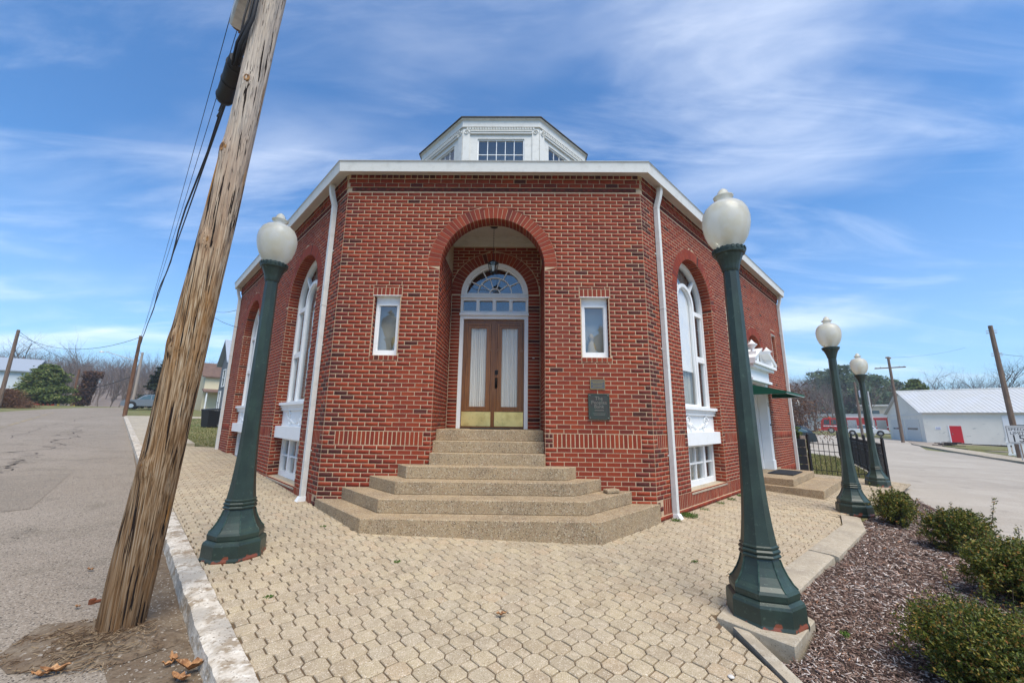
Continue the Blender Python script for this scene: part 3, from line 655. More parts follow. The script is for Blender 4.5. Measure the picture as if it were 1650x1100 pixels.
# ---- turn the brick list into objects: the 300 that show largest (per kind) as parts, the rest joined
def brick_objects():
    cam_p = Vector((0, 0, CZ)); kinds = {}
    for b in BR: kinds.setdefault(b[0], []).append(b)
    unit = None
    for kind, lst in kinds.items():
        def size(b):
            c = sum(b[1], Vector())/4; v = c-cam_p; a = ((b[1][2]-b[1][0]).cross(b[1][3]-b[1][1])).length/2
            return a*max(0, -v.normalized().dot(b[2]))/v.length_squared
        lst.sort(key=size, reverse=True); top, rest = lst[:300], lst[300:]
        for (k, p, n, dark, pr, full) in top:
            c = sum(p, Vector())/4; u = (p[1]-p[0]).normalized(); w = n.cross(u).normalized()
            if (p[3]-p[0]).dot(w) < 0: u = -u; w = -w
            basis = Matrix((u, w, n)).transposed().to_4x4(); basis.translation = c; mt = M_dbrick if dark else M_brick
            key = (full, dark, round((p[1]-p[0]).length, 3), round((p[2]-p[3]).length, 3), round((p[3]-p[0]).length, 3), round((p[3]-p[0]).dot(u), 3), round((p[2]-p[3]).dot(u)-0, 3), k)
            me = brick_objects.cache.get(key)
            if me is None:
                inv = basis.inverted(); q = [inv @ x for x in p]; me = bpy.data.meshes.new(k); e = .0015
                cc = sum(q, Vector())/4
                top_ = [x+(cc-x).normalized()*e*1.6 for x in q]
                V = [(x.x, x.y, -.009) for x in q]+[(x.x, x.y, -.0012) for x in q]+[(x.x, x.y, 0) for x in top_]
                Fa = [(0,1,5,4),(1,2,6,5),(2,3,7,6),(3,0,4,7),(4,5,9,8),(5,6,10,9),(6,7,11,10),(7,4,8,11),(8,9,10,11)]
                me.from_pydata(V, [], Fa); me.materials.append(mt)
                for z_ in ():
                    pass
                brick_objects.cache[key] = me
            o = bpy.data.objects.new(k, me); C.objects.link(o)
            sca = Matrix.Identity(4); basis.translation = c+n*pr; o.parent = bank
            jit = Matrix.Rotation(random.uniform(-.012, .012), 4, 'X') @ Matrix.Rotation(random.uniform(-.004, .004), 4, 'Y')
            o.matrix_parent_inverse = root_inv(bank); o.matrix_basis = basis @ jit
        for dk in (False, True):
            V = []; Fa = []
            for (k, p, n, dark, pr, full) in rest:
                if dark != dk: continue
                b0 = len(V); nr = n*pr; cc = sum(p, Vector())/4; nb = n*(pr-.0013); j = Vector((0, 0, 0))
                tw = random.uniform(-.0008, .0008)
                for x in p: V.append(x-n*.003)
                for i, x in enumerate(p): V.append(x+(cc-x).normalized()*.0022+nr+n*(tw if i > 1 else -tw))
                for f in ((0,1,5,4),(1,2,6,5),(2,3,7,6),(3,0,4,7),(4,5,6,7)): Fa.append([b0+i for i in f])
            if V: npmesh(kind+'work' if kind == 'brick' else kind+'s', [tuple(v) for v in V], Fa, M_dbrick if dk else M_brick, bank, kind='stuff')
brick_objects.cache = {}
brick_objects()

# ------------------------------------------------------------------ building: far walls, roof, fascia, cupola
corners = [(XL-S2*LF, D+S2*LF), (XL, D), (XR, D), (XR+S2*LR, D+S2*LR)]
BK = 5.1
cl_, cr_ = corners[0], corners[3]
poly = [corners[1], corners[2], cr_, (cr_[0], cr_[1]+BK), (XR-.3, cr_[1]+BK+S2*LR), (XL+.3, cl_[1]+BK+S2*LF), (cl_[0], cl_[1]+BK), cl_]
M_bfar = material('far_brickwork', (.30,.05,.03), .8, var=[(3, (.40,.07,.04), .4, .7, 5)])
mb = MB(); n8 = len(poly)
for i in range(n8):
    a, b = poly[i], poly[(i+1) % n8]
    if i in (0, 1, n8-1): continue
    mb.face([(a[0], a[1], CZ-1.7), (b[0], b[1], CZ-1.7), (b[0], b[1], CZ+4.2), (a[0], a[1], CZ+4.2)])
mb.build('rear_walls', M_bfar, bank)
def offset(pl, o):
    out = []; n = len(pl); cx = sum(p[0] for p in pl)/n; cy = sum(p[1] for p in pl)/n
    for i in range(n):
        p0, p1, p2 = Vector(pl[i-1]), Vector(pl[i]), Vector(pl[(i+1) % n]); d1 = (p1-p0).normalized(); d2 = (p2-p1).normalized()
        n1 = Vector((d1.y, -d1.x)); n2 = Vector((d2.y, -d2.x))
        if n1.dot(p1-Vector((cx, cy))) < 0: n1 = -n1
        if n2.dot(p1-Vector((cx, cy))) < 0: n2 = -n2
        bis = (n1+n2).normalized(); out.append(tuple(p1+bis*o/max(.3, bis.dot(n1))))
    return out
def ringband(mb, p0, z0, p1, z1, mi=0):
    n = len(p0)
    for i in range(n):
        j = (i+1) % n; mb.face([(p0[i][0], p0[i][1], CZ+z0), (p0[j][0], p0[j][1], CZ+z0), (p1[j][0], p1[j][1], CZ+z1), (p1[i][0], p1[i][1], CZ+z1)], mi)
o1, o2, o3 = offset(poly, .055), offset(poly, .20), offset(poly, .235)
mb = MB(); ringband(mb, offset(poly, -.1), 4.203, o1, 4.203); ringband(mb, o1, 4.203, o2, 4.150); mb.build('soffit', M_soffit, bank)
mb = MB(); ringband(mb, o2, 4.150, offset(poly, .206), 4.150); ringband(mb, offset(poly, .206), 4.150, offset(poly, .222), 4.315); ringband(mb, offset(poly, .222), 4.315, o3, 4.33); ringband(mb, o3, 4.33, o3, 4.345); ringband(mb, o3, 4.345, offset(poly, .1), 4.345); mb.build('fascia', M_white2, bank)
CY, CX0, CW = 12.13, -.527, 2.185                   # cupola octagon: centre, side length
def octo(w, cx=CX0, cy=CY):
    a = w/2*(1+math.sqrt(2)); h = w/2
    return [(cx-h, cy-a), (cx+h, cy-a), (cx+a, cy-h), (cx+a, cy+h), (cx+h, cy+a), (cx-h, cy+a), (cx-a, cy+h), (cx-a, cy-h)]
mb = MB(); ringband(mb, offset(poly, .215), 4.347, octo(CW), 5.9); ringband(mb, offset(poly, .24), 4.335, offset(poly, .215), 4.36); mb.build('shingle_roof', M_shingle, bank)
# a few lifted shingles along the front edge
for k in range(0):
    x = random.uniform(XL, XR); mb = MB(); mb.box((x, D-.215, CZ+4.364), (random.uniform(.12, .3), .12, .005), random.uniform(-.03, .03)); mb.build('shingle', M_shingle, bank)
cup = octo(CW*.965)
YA = CY-CW/2*(1+math.sqrt(2))                       # 9.49
zE = YA*.8698                                      # eave top
body_y = cup[0][1]
mb = MB(); e0 = octo(CW-.04); e1 = octo(CW); e2 = octo(CW+.03)
ringband(mb, octo(CW*.93), zE-.255, e0, zE-.255); mb.build('cupola_soffit', M_soffit, bank)
mb = MB(); ringband(mb, e0, zE-.255, e0, zE-.06); ringband(mb, e0, zE-.06, e1, zE-.04); ringband(mb, e1, zE-.04, e1, zE-.012); mb.build('cupola_fascia', M_white2, bank)
mb = MB(); ringband(mb, e1, zE-.012, e2, zE-.012); ringband(mb, e2, zE-.012, e2, zE+.012)
for i in range(8): a, b = e2[i], e2[(i+1) % 8]; mb.face([(a[0], a[1], CZ+zE+.012), (b[0], b[1], CZ+zE+.012), (CX0, CY, CZ+zE+.75)])
mb.build('cupola_roof', M_shingle, bank)
M_wood_corner = M_white2
wz1, wz0 = .7985*body_y+.0, 5.75
for i in range(8):
    a, b = Vector(cup[i]), Vector(cup[(i+1) % 8]); u = (b-a).normalized(); nn = Vector((u.y, -u.x))
    if nn.dot((a+b)/2-Vector((CX0, CY))) < 0: nn = -nn
    f = Fr((a.x, a.y, 0), (u.x, u.y, 0), (nn.x, nn.y, 0)); Ls = (b-a).length
    g0 = (Ls-1.30)/2; g1 = Ls-g0
    mb = MB(); mb.fbox(f, 0, g0, 5.2, zE-.255, -.10, 0); mb.fbox(f, g1, Ls, 5.2, zE-.255, -.10, 0); mb.fbox(f, g0, g1, wz1, zE-.255, -.10, 0); mb.fbox(f, g0, g1, 5.2, wz0, -.10, 0)
    mb.fbox(f, .0, .19, 5.2, zE-.33, 0, .03); mb.fbox(f, Ls-.19, Ls, 5.2, zE-.33, 0, .03)
    mb.fbox(f, .2, Ls-.2, zE-.47, zE-.41, 0, .05); mb.fbox(f, .2, Ls-.2, zE-.41, zE-.385, 0, .07)
    mb.build('cupola_wall', M_white2, bank)
    if i in (0, 1, 7, 2, 6):
        mb = MB(); k = 26
        for j in range(k): t = .1+(Ls-.2)*j/k; mb.fbox(f, t, t+(Ls-.2)/k*.55, zE-.335, zE-.275, 0, .045)
        mb.build('dentils', M_white2, bank)
        for tt in (.095, Ls-.095):
            mb = MB(); c = f(tt, zE-.42, .03); ring_pts = []
            for j in range(15): q = j/14*2*math.pi*1.3; r_ = .075-.05*j/14; ring_pts.append(f(tt+r_*math.cos(q), zE-.43+r_*math.sin(q), .045))
            mb.tube(ring_pts, .012, 5); mb.build('scroll', M_white2, bank)
    w = MB()
    w.fbox(f, g0, g0+.035, wz0, wz1, -.09, -.03); w.fbox(f, g1-.035, g1, wz0, wz1, -.09, -.03); w.fbox(f, g0+.035, g1-.035, wz1-.035, wz1, -.09, -.03)
    for j in range(1, 5): t = g0+.035+(1.23)*j/5; w.fbox(f, t-.009, t+.009, wz0, wz1-.035, -.07, -.045)
    hz_ = wz1-.035-.43
    for z in (hz_, hz_-.43): w.fbox(f, g0+.035, g1-.035, z-.009, z+.009, -.068, -.047)
    wo = w.build('cupola_window', M_white, bank)
    if i in (0, 1, 7):
        for j in range(5):
            for z0_, z1_ in ((hz_+.009, wz1-.035), (hz_-.42, hz_-.009)):
                t0_ = g0+.035+1.23*j/5+.009; t1_ = g0+.035+1.23*(j+1)/5-.009
                g = MB(); g.face([f(t0_, z0_, -.058), f(t1_, z0_, -.058), f(t1_, z1_, -.058), f(t0_, z1_, -.058)]); g.build('pane', M_glass, wo)
mb = MB(); c2_ = octo(CW*.80); ringband(mb, c2_, 5.0, c2_, zE-.3); mb.build('cupola_inner_screen', material('hazy_interior', (.20,.205,.205), .9), bank)

# ------------------------------------------------------------------ windows
def pane(fr, t0, t1, z0, z1, n, par, mat=None):
    g = MB(); g.face([fr(t0, z0, n), fr(t1, z0, n), fr(t1, z1, n), fr(t0, z1, n)]); return g.build('pane', mat or M_glass, par)
def arc_band(mb, fr, tc, zc, r0, r1, n0, n1, a0=0, a1=math.pi, k=24):
    for i in range(k):
        a, b = a0+(a1-a0)*i/k, a0+(a1-a0)*(i+1)/k
        p = lambda r, t, n: fr(tc+r*math.cos(t), zc+r*math.sin(t), n)
        mb.hexa([p(r0,a,n0),p(r0,b,n0),p(r0,b,n1),p(r0,a,n1),p(r1,a,n0),p(r1,b,n0),p(r1,b,n1),p(r1,a,n1)])
def sector(mb, fr, tc, zc, r0, r1, a0, a1, n, k=8):
    for i in range(k):
        a, b = a0+(a1-a0)*i/k, a0+(a1-a0)*(i+1)/k
        mb.face([fr(tc+r0*math.cos(a), zc+r0*math.sin(a), n), fr(tc+r1*math.cos(a), zc+r1*math.sin(a), n), fr(tc+r1*math.cos(b), zc+r1*math.sin(b), n), fr(tc+r0*math.cos(b), zc+r0*math.sin(b), n)])
def radial(mb, fr, tc, zc, r0, r1, a, w, n0, n1):
    u = (math.cos(a), math.sin(a)); v = (-math.sin(a)*w/2, math.cos(a)*w/2)
    q = [(tc+u[0]*r0-v[0], zc+u[1]*r0-v[1]), (tc+u[0]*r1-v[0], zc+u[1]*r1-v[1]), (tc+u[0]*r1+v[0], zc+u[1]*r1+v[1]), (tc+u[0]*r0+v[0], zc+u[1]*r0+v[1])]
    mb.hexa([fr(*x, n0) for x in q]+[fr(*x, n1) for x in q])
def big_window(fr, tc, r, zc, blind):
    N0 = -.29; N1 = -.21
    w = MB(); arc_band(w, fr, tc, zc, r-.075, r, N0, N1+.01, k=30)
    for s in (-1, 1):
        a, b = sorted((tc+s*r, tc+s*(r-.075))); w.fbox(fr, a, b, .30, zc, N0, N1+.01)
        a, b = sorted((tc+s*.36, tc+s*.43)); w.fbox(fr, a, b, .30, zc, N0, N1)
        for z in (1.29, 2.29): a, b = sorted((tc+s*.43, tc+s*(r-.075))); w.fbox(fr, a, b, z-.045, z+.045, N0, N1-.004)
        radial(w, fr, tc, zc, .43, r-.07, R(90-s*42), .055, N0, N1-.006)
        # sash edges of the side lights
        for (z0, z1) in ((.30, 1.245), (1.335, 2.245)):
            a, b = sorted((tc+s*.43, tc+s*(r-.075))); w.fbox(fr, a, b, z0, z0+.035, N0+.01, N1-.02); w.fbox(fr, a, a+.02, z0+.035, z1, N0+.01, N1-.02); w.fbox(fr, b-.02, b, z0+.035, z1, N0+.01, N1-.02)
    arc_band(w, fr, tc, zc, .36, .43, N0, N1, k=24); arc_band(w, fr, tc, zc, .335, .36, N0+.01, N1-.03, k=24)
    for s in (-1, 1): a, b = sorted((tc+s*.335, tc+s*.36)); w.fbox(fr, a, b, .30, zc, N0+.01, N1-.03)
    w.fbox(fr, tc-.335, tc+.335, .30, .36, N0+.01, N1-.03)
    wo = w.build('arched_window_frame', M_white, bank)
    m = MB(); m.fbox(fr, tc-r, tc+r, .20, .245, -.25, -.10); m.fbox(fr, tc-r, tc+r, .245, .30, -.27, -.06); m.build('sill_moulding', M_white, bank)
    # panes
    for s in (-1, 1):
        a, b = sorted((tc+s*.43, tc+s*(r-.075)))
        for (z0, z1) in ((.335, 1.245), (1.335, 2.245)): pane(fr, a+.02, b-.02, z0, z1, -.255, wo)
        g = MB(); zt = zc; ang = [0, 48] if s > 0 else [132, 180]
        sector(g, fr, tc, zc, .43, r-.075, R(ang[0]), R(ang[1]), -.255, 8); g.face([fr(a, 2.335, -.255), fr(b, 2.335, -.255), fr(b, zc, -.255), fr(a, zc, -.255)]); g.build('pane', M_glass, wo)
    g = MB(); sector(g, fr, tc, zc, .43, r-.075, R(48), R(132), -.255, 10); g.build('pane', M_glass, wo)
    g = MB(); sector(g, fr, tc, zc, 0.001, .335, 0, math.pi, -.262, 16); g.face([fr(tc-.335, .36, -.262), fr(tc+.335, .36, -.262), fr(tc+.335, zc, -.262), fr(tc-.335, zc, -.262)]); g.build('pane', M_glassc if blind else M_glass, wo)
    # curtains: sheers behind the side lights, blind behind the upper centre
    cb_ = MB(); k = 40
    for i in range(k):
        t0_, t1_ = tc-r+2*r*i/k, tc-r+2*r*(i+1)/k; d0, d1 = -.36-.025*math.sin(i*1.9), -.36-.025*math.sin((i+1)*1.9)
        ht = lambda t: zc+math.sqrt(max(0, r*r-(t-tc)**2))
        cb_.face([fr(t0_, .3, d0), fr(t1_, .3, d1), fr(t1_, ht(t1_), d1), fr(t0_, ht(t0_), d0)])
    cb_.build('sheer_curtain', M_curtain, bank)
    if blind:
        g = MB(); sector(g, fr, tc, zc, 0.001, .35, 0, math.pi, -.29, 16); g.face([fr(tc-.35, blind, -.29), fr(tc+.35, blind, -.29), fr(tc+.35, zc, -.29), fr(tc-.35, zc, -.29)]); g.build('roller_blind', M_blind, bank)
    # carved panel and box under the sill
    m = MB(); m.fbox(fr, tc-r, tc+r, -.17, .20, -.26, -.16); m.fbox(fr, tc-r, tc+r, .14, .20, -.16, -.12)
    pn = m.build('carved_panel', M_white, bank)
    for s in (-1, 1):
        for (cx_, cz2, r0, sg) in ((.42, .03, .105, 1), (.30, -.09, .075, -1)):
            pts = []
            for j in range(26): q = j/25*2*math.pi*1.35; rr2 = r0*(1-.72*j/25); pts.append(fr(tc+s*(cx_+rr2*math.cos(q)*sg), cz2+rr2*math.sin(q), -.150))
            sm = MB(); sm.tube(pts, [.022-.010*j/25 for j in range(26)], 6); sm.build('scroll', M_white, pn, smooth=True)
        pts = [fr(tc+s*(.08+.5*q), -.11+.2*q*q+.03*math.sin(q*6), -.150) for q in [j/12 for j in range(13)]]
        sm = MB(); sm.tube(pts, .018, 6); sm.build('scroll', M_white, pn, smooth=True)
    m = MB(); m.fbox(fr, tc-r+.002, tc+r-.002, -.40, -.17, -.26, -.045); m.build('sill_box', M_white, bank)
    # basement window: two-over-two centre, single lights at the sides
    w = MB(); z0, z1 = -1.155, -.40; w.fbox(fr, tc-r, tc+r, z0, z0+.10, N0, N1); w.fbox(fr, tc-r, tc+r, z1-.05, z1, N0, N1)
    for s in (-1, 1): a, b = sorted((tc+s*r, tc+s*(r-.08))); w.fbox(fr, a, b, z0+.1, z1-.05, N0, N1); a, b = sorted((tc+s*.34, tc+s*.43)); w.fbox(fr, a, b, z0+.1, z1-.05, N0, N1)
    zm = (z0+.1+z1-.05)/2
    w.fbox(fr, tc-.34, tc+.34, zm-.014, zm+.014, N0+.01, N1-.02); w.fbox(fr, tc-.014, tc+.014, z0+.1, z1-.05, N0+.01, N1-.024)
    for s in (-1, 1): a, b = sorted((tc+s*.43, tc+s*(r-.08))); w.fbox(fr, a, b, zm-.014, zm+.014, N0+.01, N1-.02)
    bo = w.build('basement_window_frame', M_white, bank)
    for (a, b) in ((tc-r+.08, tc-.43), (tc-.34, tc-.014), (tc+.014, tc+.34), (tc+.43, tc+r-.08)):
        for (c, d) in ((z0+.1, zm-.014), (zm+.014, z1-.05)): pane(fr, a, b, c, d, -.262, bo)
    m = MB(); m.face([fr(tc-r, z0, -.35), fr(tc+r, z0, -.35), fr(tc+r, z1, -.35), fr(tc-r, z1, -.35)]); m.build('sheer_curtain', M_curtain, bank)
    m = MB(); m.hexa([fr(tc-r+.003, -1.20, -.22), fr(tc+r-.003, -1.20, -.22), fr(tc+r-.003, -1.195, .012), fr(tc-r+.003, -1.195, .012), fr(tc-r+.003, -1.150, -.22), fr(tc+r-.003, -1.150, -.22), fr(tc+r-.003, -1.168, .012), fr(tc-r+.003, -1.168, .012)]); m.build('stone_ledge', M_conc, bank)
big_window(L_, *W1['L'], None); big_window(L_, *W2, None); big_window(R_, *W1['R'], 1.02)
def small_window(fr, a, b, z0, z1):
    w = MB(); n0, n1 = -.14, -.085
    w.fbox(fr, a+.012, a+.06, z0+.012, z1-.006, n0, n1); w.fbox(fr, b-.06, b-.012, z0+.012, z1-.006, n0, n1); w.fbox(fr, a+.06, b-.06, z1-.15, z1-.006, n0, n1); w.fbox(fr, a+.06, b-.06, z0+.012, z0+.095, n0, n1)
    w.fbox(fr, a-.02, b+.02, z1-.004, z1+.004, -.12, .012)
    for (p, q, r_, s_) in ((a+.06, a+.072, z0+.095, z1-.15), (b-.072, b-.06, z0+.095, z1-.15)): w.fbox(fr, p, q, r_, s_, n0, n1-.02)
    wo = w.build('small_window_frame', M_white, bank); pane(fr, a+.072, b-.072, z0+.095, z1-.15, -.122, wo)
    m = MB(); m.face([fr(a-.05, z0, -.30), fr(b+.05, z0, -.30), fr(b+.05, z1, -.30), fr(a-.05, z1, -.30)]); m.build('grey_drape', material('grey_drape', (.52,.50,.45), .9), bank)
    return wo
for a, b in wins: small_window(F_, a, b, 1.0, 2.0)
for a, b, z0, z1 in slots: small_window(R_, a, b, z0, z1)
# a ceramic figure and a round shade seen through the two little windows
m = MB(); m.lathe([(0.001, 0), (.075, .005), (.085, .06), (.07, .16), (.045, .22), (.03, .24), (.045, .27), (.05, .31), (.03, .36), (.001, .38)], 14, F_(1.22, 1.06, -.22)); m.build('figurine', material('tan_ceramic', (.42,.32,.18), .6), bank, smooth=True)
m = MB(); m.lathe([(.001, 0), (.03, .0), (.085, .06), (.10, .14), (.085, .22), (.03, .28), (.001, .28)], 16, F_(-2.02, 1.10, -.23)); m.build('lamp_shade', material('tan_shade', (.45,.36,.20), .6), bank, smooth=True)

# ------------------------------------------------------------------ entrance doors
dt = MB(); n0, n1 = -.12, -.02
zt_fan0, zt_fan1 = 2.36, 2.46                        # bar under the fan
for s in (-1, 1):
    a, b = sorted((DC+s*DR, DC+s*(DR-.07))); dt.fbox(IN, a, b, -.155, 1.944, n0, n1+.015)
    a, b = sorted((DC+s*DR, DC+s*(DR-.045))); dt.fbox(IN, a, b, 2.056, DZ-.001, n0, n1+.002)
dt.fbox(IN, DC-DR-.0, DC+DR+.0, 1.945, 2.01, n0, n1+.01); dt.fbox(IN, DC-DR-.012, DC+DR+.012, 2.01, 2.055, n0, n1+.05); dt.fbox(IN, DC-DR+.046, DC+DR-.046, 2.055, 2.105, n0, n1-.001)
dt.fbox(IN, DC-DR+.046, DC+DR-.046, 2.325, 2.365, n0, n1-.001); dt.fbox(IN, DC-DR-.004, DC+DR+.004, 2.365, 2.40, n0-.003, n1+.035); dt.fbox(IN, DC-DR+.046, DC+DR-.046, 2.40, 2.475, n0, n1-.001)
arc_band(dt, IN, DC, DZ, DR-.075, DR, n0, n1+.015, k=30); arc_band(dt, IN, DC, DZ, DR-.105, DR-.075, n0, n1-.02, k=30)
df = dt.build('door_surround', M_white, bank)
lx = [(-1.085, -.835), (-.765, -.51), (-.435, -.18), (-.105, .145)]
mm = MB(); edges = [DC-DR+.045]+[v for p in lx for v in p]+[DC+DR-.045]
for a, b in zip(edges[0::2], edges[1::2]):
    if b-a > .003: mm.fbox(IN, a, b, 2.105, 2.325, n0, n1-.02)
    if .03 < b-a: mm.fbox(IN, a+.012, b-.012, 2.115, 2.30, n1-.02, n1+.005); mm.fbox(IN, a-.004, b+.004, 2.300, 2.322, n1-.02, n1+.012)
mm.build('transom_post', M_white, bank)
tl = MB(); tl.fbox(IN, DC-DR, DC+DR, 2.10, 2.33, n0-.01, n0)
for a, b in lx: pane(IN, a, b, 2.105, 2.325, -.075, df)
# fan light: hub, inner ring, outer ring with spokes
fm = MB(); zf = 2.475; ro = DR-.105; ri = .345; rh = .115
arc_band(fm, IN, DC, zf, rh-.022, rh, -.09, -.05, k=14); arc_band(fm, IN, DC, zf, ri-.02, ri, -.09, -.05, k=22)
for i in range(1, 5): radial(fm, IN, DC, zf, rh, ri-.018, math.pi*i/5, .018, -.085, -.055)
for a in (34, 64, 116, 146)[:0] or (28, 62, 118, 152): radial(fm, IN, DC, zf, ri, ro, R(a), .02, -.085, -.055)
fm.build('fanlight_bars', M_white, df)
g = MB(); sector(g, IN, DC, zf-.03, .001, ro+.02, 0, math.pi, -.08, 24); g.build('pane', M_glass, df)
m = MB(); m.face([IN(DC-.7, 1.95, -.45), IN(DC+.7, 1.95, -.45), IN(DC+.7, 3.3, -.45), IN(DC-.7, 3.3, -.45)]); m.build('dim_interior', material('dim_interior', (.09,.09,.085), .9), bank)
def door_leaf(x0, x1, gx0, gx1, handle):
    z0, z1 = -.135, 1.94
    d = MB(); gz0, gz1 = .25, 1.775
    d.fbox(IN, x0, gx0-.09, z0, z1, -.115, -.075); d.fbox(IN, gx1+.09, x1, z0, z1, -.115, -.075); d.fbox(IN, gx0-.09, gx1+.09, gz1+.09, z1, -.115, -.075); d.fbox(IN, gx0-.09, gx1+.09, z0, gz0-.09, -.115, -.075)
    do = d.build('door_leaf', M_wood, bank)
    d = MB()
    for (e, nn) in ((.085, -.062), (.055, -.078), (.028, -.070)):
        e2_ = e-.028
        d.fbox(IN, gx0-e, gx0-e2_, gz0-e, gz1+e, -.112, nn); d.fbox(IN, gx1+e2_, gx1+e, gz0-e, gz1+e, -.112, nn); d.fbox(IN, gx0-e2_, gx1+e2_, gz1+e2_, gz1+e, -.112, nn); d.fbox(IN, gx0-e2_, gx1+e2_, gz0-e, gz0-e2_, -.112, nn)
    d.build('glass_moulding', M_woodin, do)
    pane(IN, gx0, gx1, gz0, gz1, -.098, do, M_glassc)
    c = MB(); k = 36
    for i in range(k):
        a, b = gx0-.02+(gx1-gx0+.04)*i/k, gx0-.02+(gx1-gx0+.04)*(i+1)/k; c.face([IN(a, gz0-.02, -.125-.006*math.sin(i*1.7)), IN(b, gz0-.02, -.125-.006*math.sin((i+1)*1.7)), IN(b, gz1+.02, -.125-.006*math.sin((i+1)*1.7)), IN(a, gz1+.02, -.125-.006*math.sin(i*1.7))])
    c.build('door_curtain', M_dcurt, do)
    kx0, kx1 = x0+.012, x1-.035 if not handle else x1-.012
    if handle: kx0 = x0+.03
    k_ = MB(); k_.fbox(IN, kx0, kx1, -.112, .155, -.076, -.071); k_.build('kick_plate', M_brass, do)
    return do
d1 = door_leaf(DC-DR+.072, -.468, -.915, -.612, False); d2 = door_leaf(-.462, DC+DR-.072, -.310, -.004, True)
m = MB(); m.fbox(IN, -.484, -.446, -.13, 1.93, -.075, -.060); m.build('astragal', M_wood, d2)
m = MB(); m.fbox(IN, -.437, -.373, .86, .945, -.075, -.058); m.lathe([(.02, 0), (.02, .012)], 12, IN(-.405, .90, -.05)); m.build('deadbolt', M_bronze, d2)
m = MB(); m.fbox(IN, -.43, -.38, .60, .80, -.075, -.062); m.tube([IN(-.405, .79, -.06), IN(-.405, .775, -.02), IN(-.405, .72, -.012), IN(-.405, .66, -.02), IN(-.405, .62, -.06)], .010, 8); m.build('door_handle', M_bronze, d2, smooth=True)
m = MB(); m.fbox(IN, DC-DR+.02, DC+DR-.02, -.155, -.135, -.12, -.01); m.build('threshold', M_bronze, bank)
m = MB(); m.lathe([(.02, 0), (.02, .01), (.008, .012)], 10, IN(.303, 1.17, .0)); m.build('door_bell', M_white, bank)
m = MB(); m.prism([(-.82, 6.98), (-.12, 6.98), (-.12, 7.40), (-.82, 7.40)], CZ-.152, CZ-.135); m.build('doormat', M_rubber, bevel=.004, label='dark doormat on the landing right in front of the brown double doors', category='doormat')
# hanging lantern in the porch
lan = thing('hanging_lantern', (-.472, 6.85, CZ+2.63), 'small black framed glass lantern hanging on a chain under the entrance arch', 'lantern')
lc = Vector((-.472, 6.85, CZ))
m = MB(); m.lathe([(.001, 0), (.085, 0), (.07, -.03), (.03, -.045), (.001, -.045)], 16, lc+Vector((0, 0, 3.604))); m.build('ceiling_rose', M_black, lan, smooth=True)
for k in range(24):
    z = 3.56-k*.027; m = MB(); a = k % 2; pts = [lc+Vector((.008*math.cos(q)*(1-a), .008*math.cos(q)*a, z+.017*math.sin(q))) for q in [2*math.pi*i/8 for i in range(9)]]; m.tube(pts, .0025, 4, cap=False); m.build('chain_link', M_black, lan)
m = MB(); m.lathe([(.001, 2.93), (.012, 2.925), (.02, 2.90), (.05, 2.885), (.10, 2.86), (.105, 2.85), (.001, 2.85)], 6, lc); 
m.lathe([(.001, 2.66), (.06, 2.66), (.065, 2.675), (.001, 2.68)], 6, lc); m.lathe([(.02, 2.62), (.012, 2.66)], 8, lc)
for k in range(6):
    a = 2*math.pi*k/6; m.tube([lc+Vector((.095*math.cos(a), .095*math.sin(a), 2.85)), lc+Vector((.062*math.cos(a), .062*math.sin(a), 2.67))], .006, 5)
m.build('lantern_frame', M_black, lan)
for k in range(6):
    a, b = 2*math.pi*k/6, 2*math.pi*(k+1)/6; m = MB(); m.face([lc+Vector((.09*math.cos(a), .09*math.sin(a), 2.85)), lc+Vector((.09*math.cos(b), .09*math.sin(b), 2.85)), lc+Vector((.058*math.cos(b), .058*math.sin(b), 2.67)), lc+Vector((.058*math.cos(a), .058*math.sin(a), 2.67))]); m.build('lantern_pane', M_glassc, lan)
m = MB(); m.lathe([(.018, 2.68), (.018, 2.76), (.001, 2.80)], 8, lc); m.build('bulb', M_lensmilk, lan, smooth=True)
# plaques
def text_mesh(body, size, fr, t, z, n, mat, parent, name='lettering', ext=.002, align='CENTER', spacing=1.0):
    cu = bpy.data.curves.new('t', 'FONT'); cu.body = body; cu.size = size; cu.align_x = align; cu.align_y = 'CENTER'; cu.extrude = ext; cu.space_line = spacing; cu.resolution_u = 3
    to = bpy.data.objects.new('t', cu); C.objects.link(to); dg = bpy.context.evaluated_depsgraph_get(); me = bpy.data.meshes.new_from_object(to.evaluated_get(dg)); bpy.data.objects.remove(to); bpy.data.curves.remove(cu)
    me.materials.clear(); me.materials.append(mat)
    o_ = fr(t, z, n); mt_ = Matrix((fr.u, Vector((0, 0, 1)), fr.u.cross(Vector((0, 0, 1))))).transposed().to_4x4()
    mt_.translation = o_; me.transform(mt_); o = bpy.data.objects.new(name, me); C.objects.link(o); return finish(o, parent)
pl = thing('bronze_plaque', F_(1.2675, .23, .006), 'large dark bronze plaque on the brick wall right of the entrance', 'plaque')
m = MB(); m.fbox(F_, 1.105, 1.430, .035, .425, .006, .024); m.build('plate', M_plaqt, pl)
m = MB(); 
for (a, b, c, d) in ((1.105, 1.430, .035, .047), (1.105, 1.430, .413, .425), (1.105, 1.117, .047, .413), (1.418, 1.430, .047, .413)): m.fbox(F_, a, b, c, d, .024, .029)
m.build('border', material('green_bronze', (.06,.085,.065), .5, .4), pl)
for i, w_ in enumerate(('The', 'Peoples', 'Bank')): text_mesh(w_, (.078, .078, .078)[i], F_, 1.2675, .352-i*.062, .0245, M_plaql, pl)
m = MB(); 
for i in range(9): m.fbox(F_, 1.20+i*.016, 1.211+i*.016, .165, .178, .024, .027)
m.fbox(F_, 1.17, 1.365, .12, .126, .024, .0265); m.fbox(F_, 1.18, 1.355, .10, .105, .024, .0265); m.build('small_relief', M_plaql, pl)
